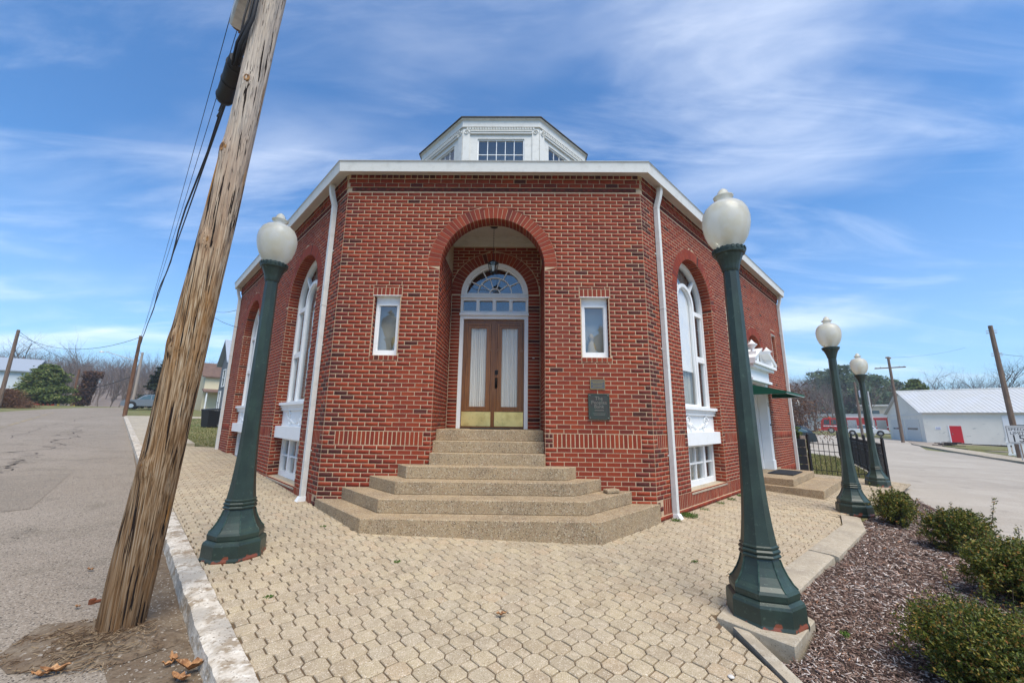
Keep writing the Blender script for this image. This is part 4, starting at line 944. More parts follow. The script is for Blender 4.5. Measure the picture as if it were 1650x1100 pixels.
for (a, b) in ((1.128, .058), (1.407, .058), (1.128, .402), (1.407, .402)): m = MB(); m.fbox(F_, a-.008, a+.008, b-.008, b+.008, .024, .032); m.build('screw', M_plaql, pl)
ps = thing('small_plaque', F_(1.257, .575, .006), 'small grey and gold plaque on the brick wall above the larger one', 'plaque')
m = MB(); m.fbox(F_, 1.142, 1.373, .50, .652, .006, .016); m.build('plate', material('grey_plate', (.09,.10,.12), .5, .2), ps)
m = MB()
for (a, b, c, d) in ((1.142, 1.373, .50, .507), (1.142, 1.373, .645, .652), (1.142, 1.149, .507, .645), (1.366, 1.373, .507, .645), (1.16, 1.355, .625, .630), (1.16, 1.355, .606, .612), (1.18, 1.335, .586, .592), (1.165, 1.35, .564, .569), (1.19, 1.325, .545, .550), (1.17, 1.345, .526, .530)): m.fbox(F_, a, b, c, d, .016, .019)
m.build('gold_lines', M_gold, ps)
# downspouts
def downspout(fr, t, zb, kick=True):
    m = MB(); w = .042; q = .055
    def seg(z0, n0_, z1, n1_, dt0=0, dt1=0):
        m.hexa([fr(t-w+dt0, z0, n0_), fr(t+w+dt0, z0, n0_), fr(t+w+dt0, z0, n0_+.075), fr(t-w+dt0, z0, n0_+.075), fr(t-w+dt1, z1, n1_), fr(t+w+dt1, z1, n1_), fr(t+w+dt1, z1, n1_+.075), fr(t-w+dt1, z1, n1_+.075)])
    seg(zb, .012, 3.80, .012); seg(3.80, .012, 3.95, .06); seg(3.95, .06, 4.08, .09); seg(4.08, .09, 4.17, .09)
    for z in (1.9, 3.78): m.fbox(fr, t-w-.004, t+w+.004, z, z+.015, .008, .091)
    o = m.build('downspout', M_white2, bank, auto=30)
    for z in (-.52, 1.2, 2.9): s_ = MB(); s_.fbox(fr, t-w-.03, t+w+.03, z, z+.02, .0, .008); s_.build('strap', M_white2, o)
    b = MB(); b.hexa([fr(t-w-.012, zb-.06, .01), fr(t+w+.012, zb-.06, .01), fr(t+w+.012, zb-.06, .15), fr(t-w-.012, zb-.06, .15), fr(t-w-.012, zb+.02, .008), fr(t+w+.012, zb+.02, .008), fr(t+w+.012, zb+.02, .10), fr(t-w-.012, zb+.02, .10)]); b.build('drain_boot', M_white, o)
downspout(L_, .47, -1.23); downspout(L_, LF-.05, -1.0); downspout(R_, .50, -1.40); downspout(R_, LR-.10, -1.42)

# ------------------------------------------------------------------ side entrance on the right wall
dx = DA[0]
m = MB(); m.fbox(R_, dx-.84, dx+.84, -1.2, 1.05, -.45, -.42); m.build('side_door_backboard', M_white, bank)
for s in (-1, 1):
    m = MB(); a, b = sorted((dx+s*.84, dx+s*.60)); m.fbox(R_, a, b, -1.185, -.95, -.24, -.005); m.fbox(R_, a+.012, b-.012, -.95, .95, -.24, -.02); m.fbox(R_, a, b, .95, 1.07, -.24, -.005)
    for f_ in range(3): x = a+.06+f_*.055; m.fbox(R_, x, x+.02, -.90, .92, -.02, -.014)
    m.build('pilaster', M_white, bank)
    m = MB(); a, b = sorted((dx+s*.60, dx+s*.54)); m.fbox(R_, a, b, -1.185, .9, -.43, -.24); m.build('door_jamb_panel', M_white, bank)
sd = MB(); sd.fbox(R_, dx-.54, dx+.54, -1.18, .90, -.41, -.36); sdo = sd.build('side_door', M_white, bank)
for (a, b, c, d) in ((-.42, -.06, -1.0, -.2), (.06, .42, -1.0, -.2), (-.42, -.06, 0, .75), (.06, .42, 0, .75)): m = MB(); m.fbox(R_, dx+a, dx+b, c, d, -.36, -.345); m.build('door_panel', M_white, sdo)
m = MB(); m.lathe([(.001, 0), (.03, .01), (.03, .04), (.001, .05)], 10, R_(dx+.46, -.15, -.34)); m.build('door_knob', M_bronze, sdo)
text_mesh('1', .17, R_, dx+.72, .52, -.013, M_black, bank, 'house_number', .004)
m = MB(); m.lathe([(.022, -.02), (.022, .02)], 10, R_(dx+.72, -.02, -.012)); m.build('door_bell', M_bronze, bank)
m = MB(); m.fbox(R_, dx-.92, dx+.92, 1.07, 1.14, -.20, .10); m.fbox(R_, dx-.88, dx+.88, 1.14, 1.40, -.20, .04); m.fbox(R_, dx-.98, dx+.98, 1.40, 1.47, -.2, .16); m.fbox(R_, dx-1.04, dx+1.04, 1.47, 1.54, -.2, .22); m.build('entablature', M_white, bank)
for s in (-1, 1):      # broken pediment halves and urns
    m = MB(); q0, q1 = (dx+s*1.04, 1.54), (dx+s*.30, 1.86); h_ = .075
    m.hexa([R_(q0[0], q0[1], -.1), R_(q1[0], q1[1], -.1), R_(q1[0], q1[1], .22), R_(q0[0], q0[1], .22), R_(q0[0], q0[1]+h_, -.1), R_(q1[0], q1[1]+h_, -.1), R_(q1[0], q1[1]+h_, .24), R_(q0[0], q0[1]+h_, .24)])
    m.face([R_(q0[0], q0[1], .02), R_(q1[0], q1[1], .02), R_(q1[0], 1.54, .02)]); m.build('pediment', M_white, bank)
    m = MB(); m.fbox(R_, dx+s*.70-.09, dx+s*.70+.09, 1.54, 1.80, .0, .2); m.lathe([(.045, 0), (.04, .03), (.03, .06), (.075, .13), (.12, .17), (.125, .19), (.08, .215), (.05, .25), (.02, .29), (.001, .32)], 16, R_(dx+s*.70, 1.80, .10)); m.build('urn', M_white, bank, auto=40)
m = MB(); arc_band(m, R_, dx, DA[2], .76, .84, -.3, -.22, k=24); m.fbox(R_, dx-.84, dx+.84, 1.53, 1.62, -.3, -.22)
for a in (45, 90, 135): radial(m, R_, dx, DA[2], .05, .77, R(a), .03, -.28, -.23)
fo = m.build('side_fanlight', M_white, bank); g = MB(); sector(g, R_, dx, DA[2]+.02, .001, .77, 0, math.pi, -.26, 20); g.build('pane', M_glass, fo)
m = MB(); sector(m, R_, dx, DA[2], .001, .80, 0, math.pi, -.4, 16); m.build('fanlight_backing', material('pale_interior', (.42,.43,.43), .9), bank)
aw = thing('awning', R_(dx, .70, 0), 'dark green fabric awning over the side door on the right brick wall', 'awning')
m = MB(); A0, A1 = dx-1.0, dx+1.0; zt_, zb_, pj = .96, .70, .78
m.face([R_(A0, zt_, .03), R_(A1, zt_, .03), R_(A1, zb_+.06, pj), R_(A0, zb_+.06, pj)]); m.face([R_(A0, zb_+.06, pj), R_(A1, zb_+.06, pj), R_(A1, zb_, pj), R_(A0, zb_, pj)])
for t in (A0, A1): m.face([R_(t, zt_, .03), R_(t, zb_+.06, pj), R_(t, zb_, pj), R_(t, zb_, .03)])
m.build('canopy', M_green, aw)
m = MB()
for t in (A0+.02, A1-.02): m.tube([R_(t, zb_+.01, .02), R_(t, zb_+.01, pj-.01)], .012, 6); m.tube([R_(t, zt_-.01, .03), R_(t, zb_+.05, pj-.01)], .012, 6)
m.tube([R_(A0, zb_+.01, pj-.01), R_(A1, zb_+.01, pj-.01)], .012, 6); m.build('awning_frame', M_galv, aw)

# ------------------------------------------------------------------ steps
st = thing('entrance_steps', (XC, 5.6, gz(XC, 5.6)), 'broad flight of seven exposed aggregate steps with clipped corners at the main doors', 'steps')
steps = [(-1.18, [(-3.01, 6.19), (-1.885, 5.04), (1.01, 5.05), (2.13, 6.19)]), (-1.01, [(-2.62, 6.195), (-1.775, 5.33), (.905, 5.36), (1.72, 6.195)]), (-.84, [(-2.22, 6.195), (-1.67, 5.66), (.80, 5.72), (1.27, 6.195)]),
         (-.668, [(-1.80, 6.195), (-1.60, 5.93), (.72, 5.96), (.90, 6.195)])]
prevz = -1.55
for z, pl_ in steps:
    m = MB(); m.prism(pl_, CZ+prevz+.001, CZ+z); prevz = z
    m.build('step', M_agg, st, bevel=.007)
for z, y in ((-.497, 6.14), (-.326, 6.34), (-.155, 6.55)):
    m = MB(); m.prism([(XC-ER+.004, y), (XC+ER-.004, y), (XC+ER-.004, DIN+.1), (XC-ER+.004, DIN+.1)], CZ+prevz+.001 if z > -.4 else CZ-.7, CZ+z); prevz = z
    m.build('step' if z < -.2 else 'landing', M_agg, st, bevel=.006)
m = MB(); m.prism([(1.30, 5.93), (1.50, 6.02), (1.46, 6.14), (1.26, 6.06)], CZ-1.005, CZ-.955); m.build('stone_slab', M_agg, bevel=.01, label='small broken slab lying on the right end of the second entrance step', category='stone')
ss = thing('side_steps', (*R_(dx, 0, .6).xy, gz(*R_(dx, 0, .6).xy)), 'two low exposed aggregate steps below the awning at the side door', 'steps')
def wp(t, n): v = R_(t, 0, n); return (v.x, v.y)
m = MB(); m.prism([wp(dx-1.35, .02), wp(dx+1.30, .02), wp(dx+1.30, 1.28), wp(dx-1.35, 1.28)], CZ-1.6, CZ-1.34); m.build('step', M_agg, ss, bevel=.008)
m = MB(); m.prism([wp(dx-1.2, -.40), wp(dx+1.20, -.40), wp(dx+1.20, .74), wp(dx-1.2, .74)], CZ-1.339, CZ-1.19); m.build('step', M_agg, ss, bevel=.008)
m = MB(); m.prism([wp(dx-.45, .08), wp(dx+.60, .08), wp(dx+.66, .30), wp(dx+.60, .60), wp(dx-.45, .60)], CZ-1.187, CZ-1.165); m.build('doormat', M_rubber, label='black doormat on the side steps under the green awning', category='doormat')

# ------------------------------------------------------------------ paving
def pt_in(poly_, x, y):
    c = False; n = len(poly_)
    for i in range(n):
        x1, y1 = poly_[i]; x2, y2 = poly_[i-1]
        if (y1 > y) != (y2 > y) and x < (x2-x1)*(y-y1)/(y2-y1)+x1: c = not c
    return c
EDGE_IN = [(1.60, .9), (1.60, 2.71), (1.56, 3.38), (1.78, 3.60), (2.27, 4.06), (4.98, 6.50), (5.52, 7.22)]
pave = [cl(-2.2), cl(WALL_END)]+[(-9.3, 12.72), (XL, D-.0), (XR, D), (8.62, 12.75), (9.25, 13.0), (10.7, 12.1), (10.95, 11.6), (8.6, 9.5), (6.2, 7.6)]+EDGE_IN[::-1]
pav = thing('pavement', (0, 4, gz(0, 4)), 'x', 'x'); del pav['label'], pav['category']; pav['kind'] = 'structure'
def paving():
    a = .162; q = .060; jt = .0075; segs = [(Vector(pave[i-1]), Vector(pave[i])) for i in range(len(pave))]
    x0 = -0.03; cells = []
    stepblk = [(-2.9, 6.3), (-1.86, 5.08), (.99, 5.09), (2.0, 6.3)]
    for i in range(-80, 80):
        for j in range(2, 90):
            for typ in (0, 1):
                cx, cy = x0+(i+.5*typ)*a, (j+.5*typ)*a+.03
                if typ == 0: h = a/2-jt/2; k = a/2-q-jt*.55; P_ = [(k, -h), (h, -k), (h, k), (k, h), (-k, h), (-h, k), (-h, -k), (-k, -h)]
                else: d = q-jt*.9; P_ = [(0, -d), (d, 0), (0, d), (-d, 0)]
                pts = [(cx+p[0], cy+p[1]) for p in P_]
                ins = [pt_in(pave, *p) for p in pts]
                if not any(ins): continue
                if pt_in(stepblk, cx, cy): continue
                if not all(ins):
                    c = Vector((cx, cy)); P3 = [Vector(p) for p in pts]
                    for (A, B) in segs:
                        d = (B-A); t = max(0, min(1, (c-A).dot(d)/d.length_squared))
                        if ((A+d*t)-c).length > .1: continue
                        nrm = Vector((-d.y, d.x)).normalized()
                        mid = A+d*t+nrm*.01
                        if not pt_in(pave, *mid): nrm = -nrm
                        out = []
                        for ii in range(len(P3)):
                            u, v = P3[ii], P3[(ii+1) % len(P3)]; du, dv = (u-A).dot(nrm)-.004, (v-A).dot(nrm)-.004
                            if du >= 0: out.append(u)
                            if (du >= 0) != (dv >= 0): out.append(u+(v-u)*du/(du-dv))
                        P3 = out
                        if len(P3) < 3: break
                    if len(P3) < 3: continue
                    ar = abs(sum(P3[ii].x*P3[(ii+1) % len(P3)].y-P3[(ii+1) % len(P3)].x*P3[ii].y for ii in range(len(P3))))/2
                    if ar < .0012: continue
                    pts = [tuple(p) for p in P3]
                cells.append((typ, cx, cy, pts, all(ins)))
    camz = CZ
    def score(c):
        d2 = c[1]**2+c[2]**2+1.45**2; s_ = (1.45/math.sqrt(d2))/d2*(2 if c[0] == 0 else 1)
        # only what the frame sees
        v = Vector((c[1], c[2], gz(c[1], c[2])-CZ)); dd = v.dot(Fw)
        if dd <= 0: return -1
        px, py = 825+FPX*v.dot(rr)/dd, 550-FPX*v.dot(uu)/dd
        return s_ if 0 < px < 1650 and py < 1110 else -1
    cells.sort(key=score, reverse=True)
    cache = {}; V = []; Fs = {}
    mbf = MB()
    def shape(pts, cx, cy, dz, tx, ty, bev):
        n = len(pts); mx_ = sum(p[0] for p in pts)/n; my_ = sum(p[1] for p in pts)/n
        zf = lambda x, y, d: gz(x, y)+d+dz+(x-cx)*tx+(y-cy)*ty
        bot = [(p[0], p[1], zf(p[0], p[1], -.022)) for p in pts]
        if not bev: return bot+[(p[0], p[1], zf(p[0], p[1], 0)) for p in pts], [tuple(range(n, 2*n))]+[(i, (i+1) % n, (i+1) % n+n, i+n) for i in range(n)]
        rim = [(p[0], p[1], zf(p[0], p[1], -.005)) for p in pts]
        top = []
        for p in pts:
            dx_, dy_ = mx_-p[0], my_-p[1]; l = math.hypot(dx_, dy_) or 1; top.append((p[0]+dx_/l*.006, p[1]+dy_/l*.006, zf(p[0], p[1], 0)))
        return bot+rim+top, [tuple(range(2*n, 3*n))]+[(i, (i+1) % n, (i+1) % n+n, i+n) for i in range(n)]+[(i+n, (i+1) % n+n, (i+1) % n+2*n, i+2*n) for i in range(n)]
    for idx, (typ, cx, cy, pts, whole) in enumerate(cells):
        dz = random.uniform(-.0025, .0025)+.004*noise.noise(Vector((cx*.8, cy*.8, 0))); tx, ty = random.uniform(-.012, .012), random.uniform(-.012, .012)
        if idx < 300:
            key = typ if whole else ('c', idx)
            me = cache.get(key)
            if me is None:
                v, f = shape(pts, cx, cy, 0, 0, 0, True); me = bpy.data.meshes.new('paver'); g0 = gz(cx, cy); me.from_pydata([(p[0]-cx, p[1]-cy, p[2]-g0) for p in v], [], f); me.materials.append(M_paver); cache[key] = me
            o = bpy.data.objects.new('paver', me); C.objects.link(o); o.parent = pav; o.matrix_parent_inverse = root_inv(pav); o.location = (cx, cy, gz(cx, cy)+dz); o.rotation_euler = (ty, -tx, 0)
        else:
            v, f = shape(pts, cx, cy, dz, tx, ty, cx*cx+cy*cy < 81); mbf.mesh(v, f)
    me = bpy.data.meshes.new('pavers'); me.from_pydata(mbf.v, [], mbf.f); me.materials.append(M_paver); o = bpy.data.objects.new('pavers', me); C.objects.link(o); finish(o, pav, kind='stuff')
    tris = tessellate_polygon([[Vector((p[0], p[1], 0)) for p in pave]]); m = MB(); m.mesh([(p[0], p[1], gz(*p)-.013) for p in pave], tris); m.build('joint_sand', M_sand, pav)
paving()
# kerbs
def rough_strip(name, pts_in, pts_out, z_top, z_bot, mat, parent, seed=0, amp=.008, nseg=18):
    # pts: ends of inner and outer edges; a displaced block
    m = MB(); A, B, Cc, Dd = [Vector(p) for p in (*pts_in, *pts_out)]; V = []; nx = 7
    for i in range(nseg+1):
        s_ = i/nseg; a = A.lerp(B, s_); b = Cc.lerp(Dd, s_)
        row = []
        for j in range(nx):
            t = j/(nx-1); p = a.lerp(b, t); nz = noise.noise(Vector((p.x*7+seed, p.y*7, 0)))*amp+noise.noise(Vector((p.x*26, p.y*26, seed)))*amp*.5
            edge = -.012 if j == nx-1 else (-.003 if j == 0 else 0)
            out = noise.noise(Vector((p.x*9, p.y*9, seed+5)))*amp*1.3 if j == nx-1 else 0
            q = p+(b-a).normalized()*out; V.append((q.x, q.y, gz(q.x, q.y)+z_top+nz+edge))
        p = b+(b-a).normalized()*(.012+noise.noise(Vector((b.x*9, b.y*9, seed+5)))*amp*1.3); V.append((p.x, p.y, gz(p.x, p.y)+z_bot))
        V.append((a.x, a.y, gz(a.x, a.y)+z_bot))
    n = nx+2; Fc = []
    for i in range(nseg):
        for j in range(n): Fc.append((i*n+j, i*n+(j+1) % n, (i+1)*n+(j+1) % n, (i+1)*n+j))
    Fc.append(tuple(range(n))); Fc.append(tuple(nseg*n+j for j in range(n))[::-1]); m.mesh(V, Fc); return m.build(name, mat, parent, auto=50)
kerb = thing('kerb', (*cl(0), gz(*cl(0))), 'x', 'x'); del kerb['label'], kerb['category']; kerb['kind'] = 'structure'
s = -2.6; k = 0
while s < 36:
    e = s+(1.55+.25*math.sin(k*2.1)); e = min(e, 36); rough_strip('kerb_stone', (cl(s+.006), cl(e-.006)), (cl(s+.006, -.17), cl(e-.006, -.17)), .004+.004*math.sin(k*1.3), -.16, M_curb, kerb, k*3.1, .010 if s < 9 else .004, 26 if s < 9 else 8); s = e; k += 1
edg = thing('planter_edging', (2.6, 4.4, gz(2.6, 4.4)), 'x', 'x'); del edg['label'], edg['category']; edg['kind'] = 'structure'
rough_strip('edging_slab', ((2.22, 4.03), (3.55, 5.22)), ((2.42, 3.86), (3.72, 5.04)), .012, -.16, M_conc, edg, 3, .003)
rough_strip('edging_slab', ((3.56, 5.23), (5.02, 6.54)), ((3.76, 5.02), (5.20, 6.34)), .020, -.16, M_conc, edg, 4, .003)
rough_strip('edging_slab', ((5.03, 6.55), (5.6, 7.3)), ((5.21, 6.35), (5.78, 7.12)), .010, -.16, M_conc, edg, 6, .003)
rough_strip('edging_slab', ((1.61, .8), (1.62, 3.30)), ((1.71, .8), (1.72, 3.22)), .015, -.16, M_conc, edg, 5, .003)
m = MB(); m.prism([(1.55, 3.40), (1.90, 3.04), (2.31, 3.42), (2.28, 3.72), (2.05, 3.92), (1.78, 3.66)], lambda x, y: gz(x, y)-.14, lambda x, y: gz(x, y)+.03); m.build('lamp_pad', M_conc, edg, bevel=.006)

# ------------------------------------------------------------------ mulch bed
bed = [(1.75, .6), (1.75, 2.96), (1.92, 3.0), (2.35, 3.45), (2.2, 3.80), (3.76, 5.0), (5.70, 7.0), (6.9, 7.9), (8.2, 9.1), (8.6, 9.3), (8.9, 9.35), (8.2, 8.2), (7.3, 6.6), (5.6, 4.5), (4.2, 2.2), (3.6, .6)]
sheet('planting_bed', bed, -.040, M_mulch, thick=.13)
def chips(name, poly_, n, dz, mat, lmin, lmax, near=None, **kw):
    xs = [p[0] for p in poly_]; ys = [p[1] for p in poly_]; pts = []
    while len(pts) < n:
        x, y = random.uniform(min(xs), max(xs)), random.uniform(min(ys), max(ys))
        d = math.hypot(x, y)
        if random.random() > min(1, (3.6/d)**1.6): continue
        if pt_in(poly_, x, y): pts.append((x, y, gz(x, y)+dz+random.uniform(-.008, .010)+.012*noise.noise(Vector((x*3, y*3, 0)))))
    Pc = np.array(pts); m_ = len(Pc); d = np.hypot(Pc[:, 0], Pc[:, 1]); sc_ = np.clip(d/4.0, 1, 2.0)
    L_l = rng.uniform(lmin, lmax, m_)**1.0*rng.uniform(.5, 1.5, m_)*sc_; W = rng.uniform(.003, .010, m_)*sc_; T = rng.uniform(.0015, .004, m_)
    yaw = rng.uniform(0, 2*np.pi, m_); pit = rng.normal(0, .28, m_); rol = rng.normal(0, .5, m_)
    u = np.stack([np.cos(yaw)*np.cos(pit), np.sin(yaw)*np.cos(pit), np.sin(pit)], 1); v0 = np.stack([-np.sin(yaw), np.cos(yaw), 0*yaw], 1); w0 = np.cross(u, v0)
    v = v0*np.cos(rol)[:, None]+w0*np.sin(rol)[:, None]; w = np.cross(u, v)
    cor = [(-1,-1,-1),(1,-.5,-1),(1,.6,-1),(-1,1,-1),(-1,-1,1),(1,-.5,1),(1,.6,1),(-1,1,1)]
    V = np.stack([Pc+u*(L_l*c[0]/2)[:, None]+v*(W*c[1]/2)[:, None]+w*(T*c[2]/2)[:, None] for c in cor], 1).reshape(-1, 3)
    fa = np.array([(4,5,6,7),(0,1,5,4),(1,2,6,5),(2,3,7,6),(3,0,4,7)]); Fc = (fa[None]+np.arange(m_)[:, None, None]*8).reshape(-1, 4)
    return npmesh(name, V, Fc, mat, **kw)
chips('wood_chip_mulch', bed, 52000, -.031, M_chip, .010, .042, kind='stuff', label='brown shredded wood chip mulch covering the planting bed', category='mulch')

# ------------------------------------------------------------------ foliage
def leaf_cloud(centers, size, flat=0.0, seed=0, aspect=.55, up=None):
    g = np.random.default_rng(seed); Pc = np.asarray(centers); n = len(Pc)
    a = g.normal(size=(n, 3)); a[:, 2] *= (1-flat); 
    if up is not None: a = a*.6+up
    a /= np.linalg.norm(a, axis=1)[:, None]; b = g.normal(size=(n, 3)); b -= a*(a*b).sum(1)[:, None]; b /= np.linalg.norm(b, axis=1)[:, None]
    s_ = (size if np.isscalar(size) else size[:, None])*g.uniform(.7, 1.3, (n, 1)); l = a*s_; w = b*s_*aspect; nn = np.cross(a, b)*s_*.18
    V = np.stack([Pc-l, Pc-w*.9+nn, Pc+l, Pc+w*.9+nn], 1).reshape(-1, 3); Fc = np.arange(n*4).reshape(-1, 4); return V, Fc
def branch_tree(h, seed, levels=4, spread=.55, r0=None, up=.25, nb=(3, 5), crown=.35, n3=3):
    rd = random.Random(seed); m = MB(); r0 = r0 or h*.016
    def grow(p, d, L, r, lv):
        k = 5 if lv < 2 else 3; pts = [p]; q = p.copy(); dd = d.copy()
        for i in range(k):
            dd = (dd+Vector((rd.uniform(-1, 1), rd.uniform(-1, 1), rd.uniform(-.5, .9)))*.16).normalized(); q = q+dd*L/k; pts.append(q.copy())
        m.tube(pts, [r*(1-.55*i/k) for i in range(k+1)], 6 if lv == 0 else n3, cap=False)
        if lv >= levels: return
        nbr = rd.randint(*nb) if lv else rd.randint(nb[0]+3, nb[1]+4)
        for b in range(nbr):
            t = rd.uniform(crown if lv == 0 else .25, 1); i = min(k-1, int(t*k)); s_ = pts[i].lerp(pts[i+1], t*k-i)
            ax = Vector((rd.gauss(0, 1), rd.gauss(0, 1), rd.gauss(0, .5))); ax = (ax-dd*ax.dot(dd)).normalized()
            nd = (dd*(1-spread)+ax*spread+Vector((0, 0, up))).normalized(); grow(s_, nd, L*rd.uniform(.45, .7), r*(1-.5*t)*.55, lv+1)
    grow(Vector((0, 0, 0)), Vector((0, 0, 1)), h*.62, r0, 0)
    return m
def place_tree(mb_, loc, name, mat, **kw):
    mb_.v = [(v[0]+loc[0], v[1]+loc[1], v[2]+loc[2]) for v in mb_.v]; return mb_.build(name, mat, **kw)

# boxwood shrubs along the road side of the bed
def shrub(x, y, rx, ry, h, seed, label, shoots=10, leaves=9000, size=.012):
    z = gz(x, y)-.04; t = thing('boxwood_shrub', (x, y, z), label, 'shrub', 'boxwood shrubs in the mulch bed'); g = np.random.default_rng(seed); rd = random.Random(seed)
    cs = [(x+rd.uniform(-.45, .45)*rx, y+rd.uniform(-.45, .45)*ry, z+h*rd.uniform(.35, .62), rd.uniform(.42, .62)) for _ in range(9)]
    pts = []; ups = []
    stems = MB()
    tips = 0
    nt_ = leaves//26
    for k in range(nt_):
        c = cs[rd.randrange(9)]; v = Vector((rd.gauss(0, 1), rd.gauss(0, 1), rd.gauss(.25, .9))).normalized(); rad = rd.uniform(.62, 1.05)**.6
        p = Vector((c[0]+v.x*rx*c[3]*rad, c[1]+v.y*ry*c[3]*rad, c[2]+v.z*h*c[3]*.72*rad))
        if p.z < z+.03: continue
        d = (v+Vector((0, 0, .7))+Vector((rd.gauss(0, .3), rd.gauss(0, .3), 0))).normalized(); L = rd.uniform(.05, .11)*(1.0+.5*rd.random())
        q = 26
        tt = g.uniform(0, 1, q); off = g.normal(size=(q, 3))*.012*(1.2-tt[:, None]*.5)
        pts.append(np.array(p)[None]+np.array(d)[None]*(tt*L)[:, None]+off)
        if k % 6 == 0: stems.tube([Vector((x+rd.uniform(-.08, .08), y+rd.uniform(-.08, .08), z)), (p+Vector((x, y, z)))/2+Vector((0, 0, .05)), p+d*L*.6], [.008, .005, .002], 4, cap=False)
    for k in range(shoots):
        a = rd.uniform(0, 6.28); rr3 = rd.uniform(.2, .85); p = Vector((x+math.cos(a)*rx*rr3, y+math.sin(a)*ry*rr3, z+h*rd.uniform(.6, .8))); d = Vector((math.cos(a)*.25, math.sin(a)*.25, 1)).normalized(); L = rd.uniform(.18, .38)*h/.6
        q = 60; tt = g.uniform(0, 1, q); pts.append(np.array(p)[None]+np.array(d)[None]*(tt*L)[:, None]+g.normal(size=(q, 3))*.011)
        stems.tube([p-d*.1, p+d*L], [.004, .0015], 4, cap=False)
    Pc = np.concatenate(pts); V, Fc = leaf_cloud(Pc, size, .1, seed, .5); npmesh('foliage', V, Fc, M_box, t); stems.build('stems', M_bark2, t)
shrub(6.22, 6.88, .34, .33, .50, 11, 'small rounded boxwood nearest the third lamp post at the far end of the mulch', 6, 12000, .015)
shrub(5.88, 5.58, .39, .37, .52, 12, 'second boxwood from the far end with two upright tufts, at the road side', 8, 19000, .0145)
shrub(4.70, 4.08, .42, .40, .50, 13, 'broad boxwood with orange tipped leaves cut by the right edge of the photo', 8, 26000, .013)
shrub(2.99, 2.76, .48, .44, .42, 14, 'large nearest boxwood in the bottom right corner with long upright shoots', 18, 44000, .0098)
# tall thin shoots rising between the shrubs and the mulch
# weeds by the right downspout and base of the wall
def weed(x, y, n, r, h, seed, label, group=None):
    g = np.random.default_rng(seed); a = g.uniform(0, 6.28, n); q = g.uniform(0, 1, n)**.5*r; c = np.stack([x+np.cos(a)*q, y+np.sin(a)*q, gz(x, y)+g.uniform(0, h, n)], 1)
    V, Fc = leaf_cloud(c, .011, 0, seed, .45); npmesh('weed', V, Fc, M_weed, label=label, category='weed', group=group)
def wr(t, n): v = R_(t, 0, n); return v.x, v.y
weed(*wr(.78, .13), 700, .13, .05, 1, 'bright green clump of weeds beside the foot of the right front downspout')
weed(*wr(.33, .12), 150, .07, .03, 2, 'tiny weeds at the brick foot left of the right front downspout')
for i, (t, n_, w_) in enumerate(((1.5, .10, 'nearest to the downspout'), (2.3, .09, 'below the middle of the basement window'), (2.9, .10, 'below the right end of the basement window'), (3.5, .08, 'farthest of four'))): weed(*wr(t, n_), 90+20*i, .08, .03, 5+i, 'small weed tuft by the right brick wall, '+w_, 'weeds along the right wall')
for i, (px_, py_, w_) in enumerate(((432, 962, 'nearest to the left lamp post base'), (520, 848, 'near the left end of the lowest entrance step'), (640, 905, 'in open paving left of the curled leaf'), (1120, 905, 'near the right end of the lowest entrance step'))):
    q_ = G(px_, py_); weed(q_.x, q_.y, 40, .035, .012, 60+i, 'tiny weed in a paver joint, '+w_, 'tiny weeds in the paving')
weed(2.42, 3.28, 60, .03, .03, 31, 'tiny green weed at the mulch corner of the concrete lamp pad')

def blades(name, poly_, n, dz, hmax, mat, seed, label):
    g = np.random.default_rng(seed); rd = random.Random(seed); xs = [p[0] for p in poly_]; ys = [p[1] for p in poly_]; pts = []
    while len(pts) < n:
        x, y = rd.uniform(min(xs), max(xs)), rd.uniform(min(ys), max(ys)); d = math.hypot(x, y)
        if rd.random() > (14/d)**2: continue
        if pt_in(poly_, x, y): pts.append((x, y, gz(x, y)+dz))
    Pc = np.array(pts); h = g.uniform(.4, 1, n)*hmax; a = g.uniform(0, 6.28, n); w = g.uniform(.004, .010, n)*np.hypot(Pc[:, 0], Pc[:, 1])/15
    u = np.stack([np.cos(a), np.sin(a), 0*a], 1)*w[:, None]; t = np.stack([g.normal(0, .5, n)*h, g.normal(0, .5, n)*h, h], 1)
    V = np.stack([Pc-u, Pc+u, Pc+t+u*.3, Pc+t-u*.3], 1).reshape(-1, 3); npmesh(name, V, np.arange(4*n).reshape(-1, 4), mat, kind='stuff', label=label, category='grass')
M_blade = leaf_mat('grass_blade', [(0, (.07,.10,.02)), (.45, (.15,.17,.04)), (.7, (.26,.23,.09)), (1, (.40,.32,.16))], .8)
blades('lawn_grass', [cl(WALL_END, 1.35), cl(34.9, 1.35), cl(34.9, 16), cl(18, 16), (-9.35, 13.6), (-9.35, 12.5)], 26000, -.015, .07, M_blade, 3, 'patchy winter grass of the lawn left of the brick building')
blades('yard_grass', [(9.0, 13.3), (10.75, 12.2), (13.0, 15.6), (16.3, 21), (14, 26), (9, 20)], 16000, -.065, .09, M_blade, 4, 'green grass of the small yard behind the iron fence')

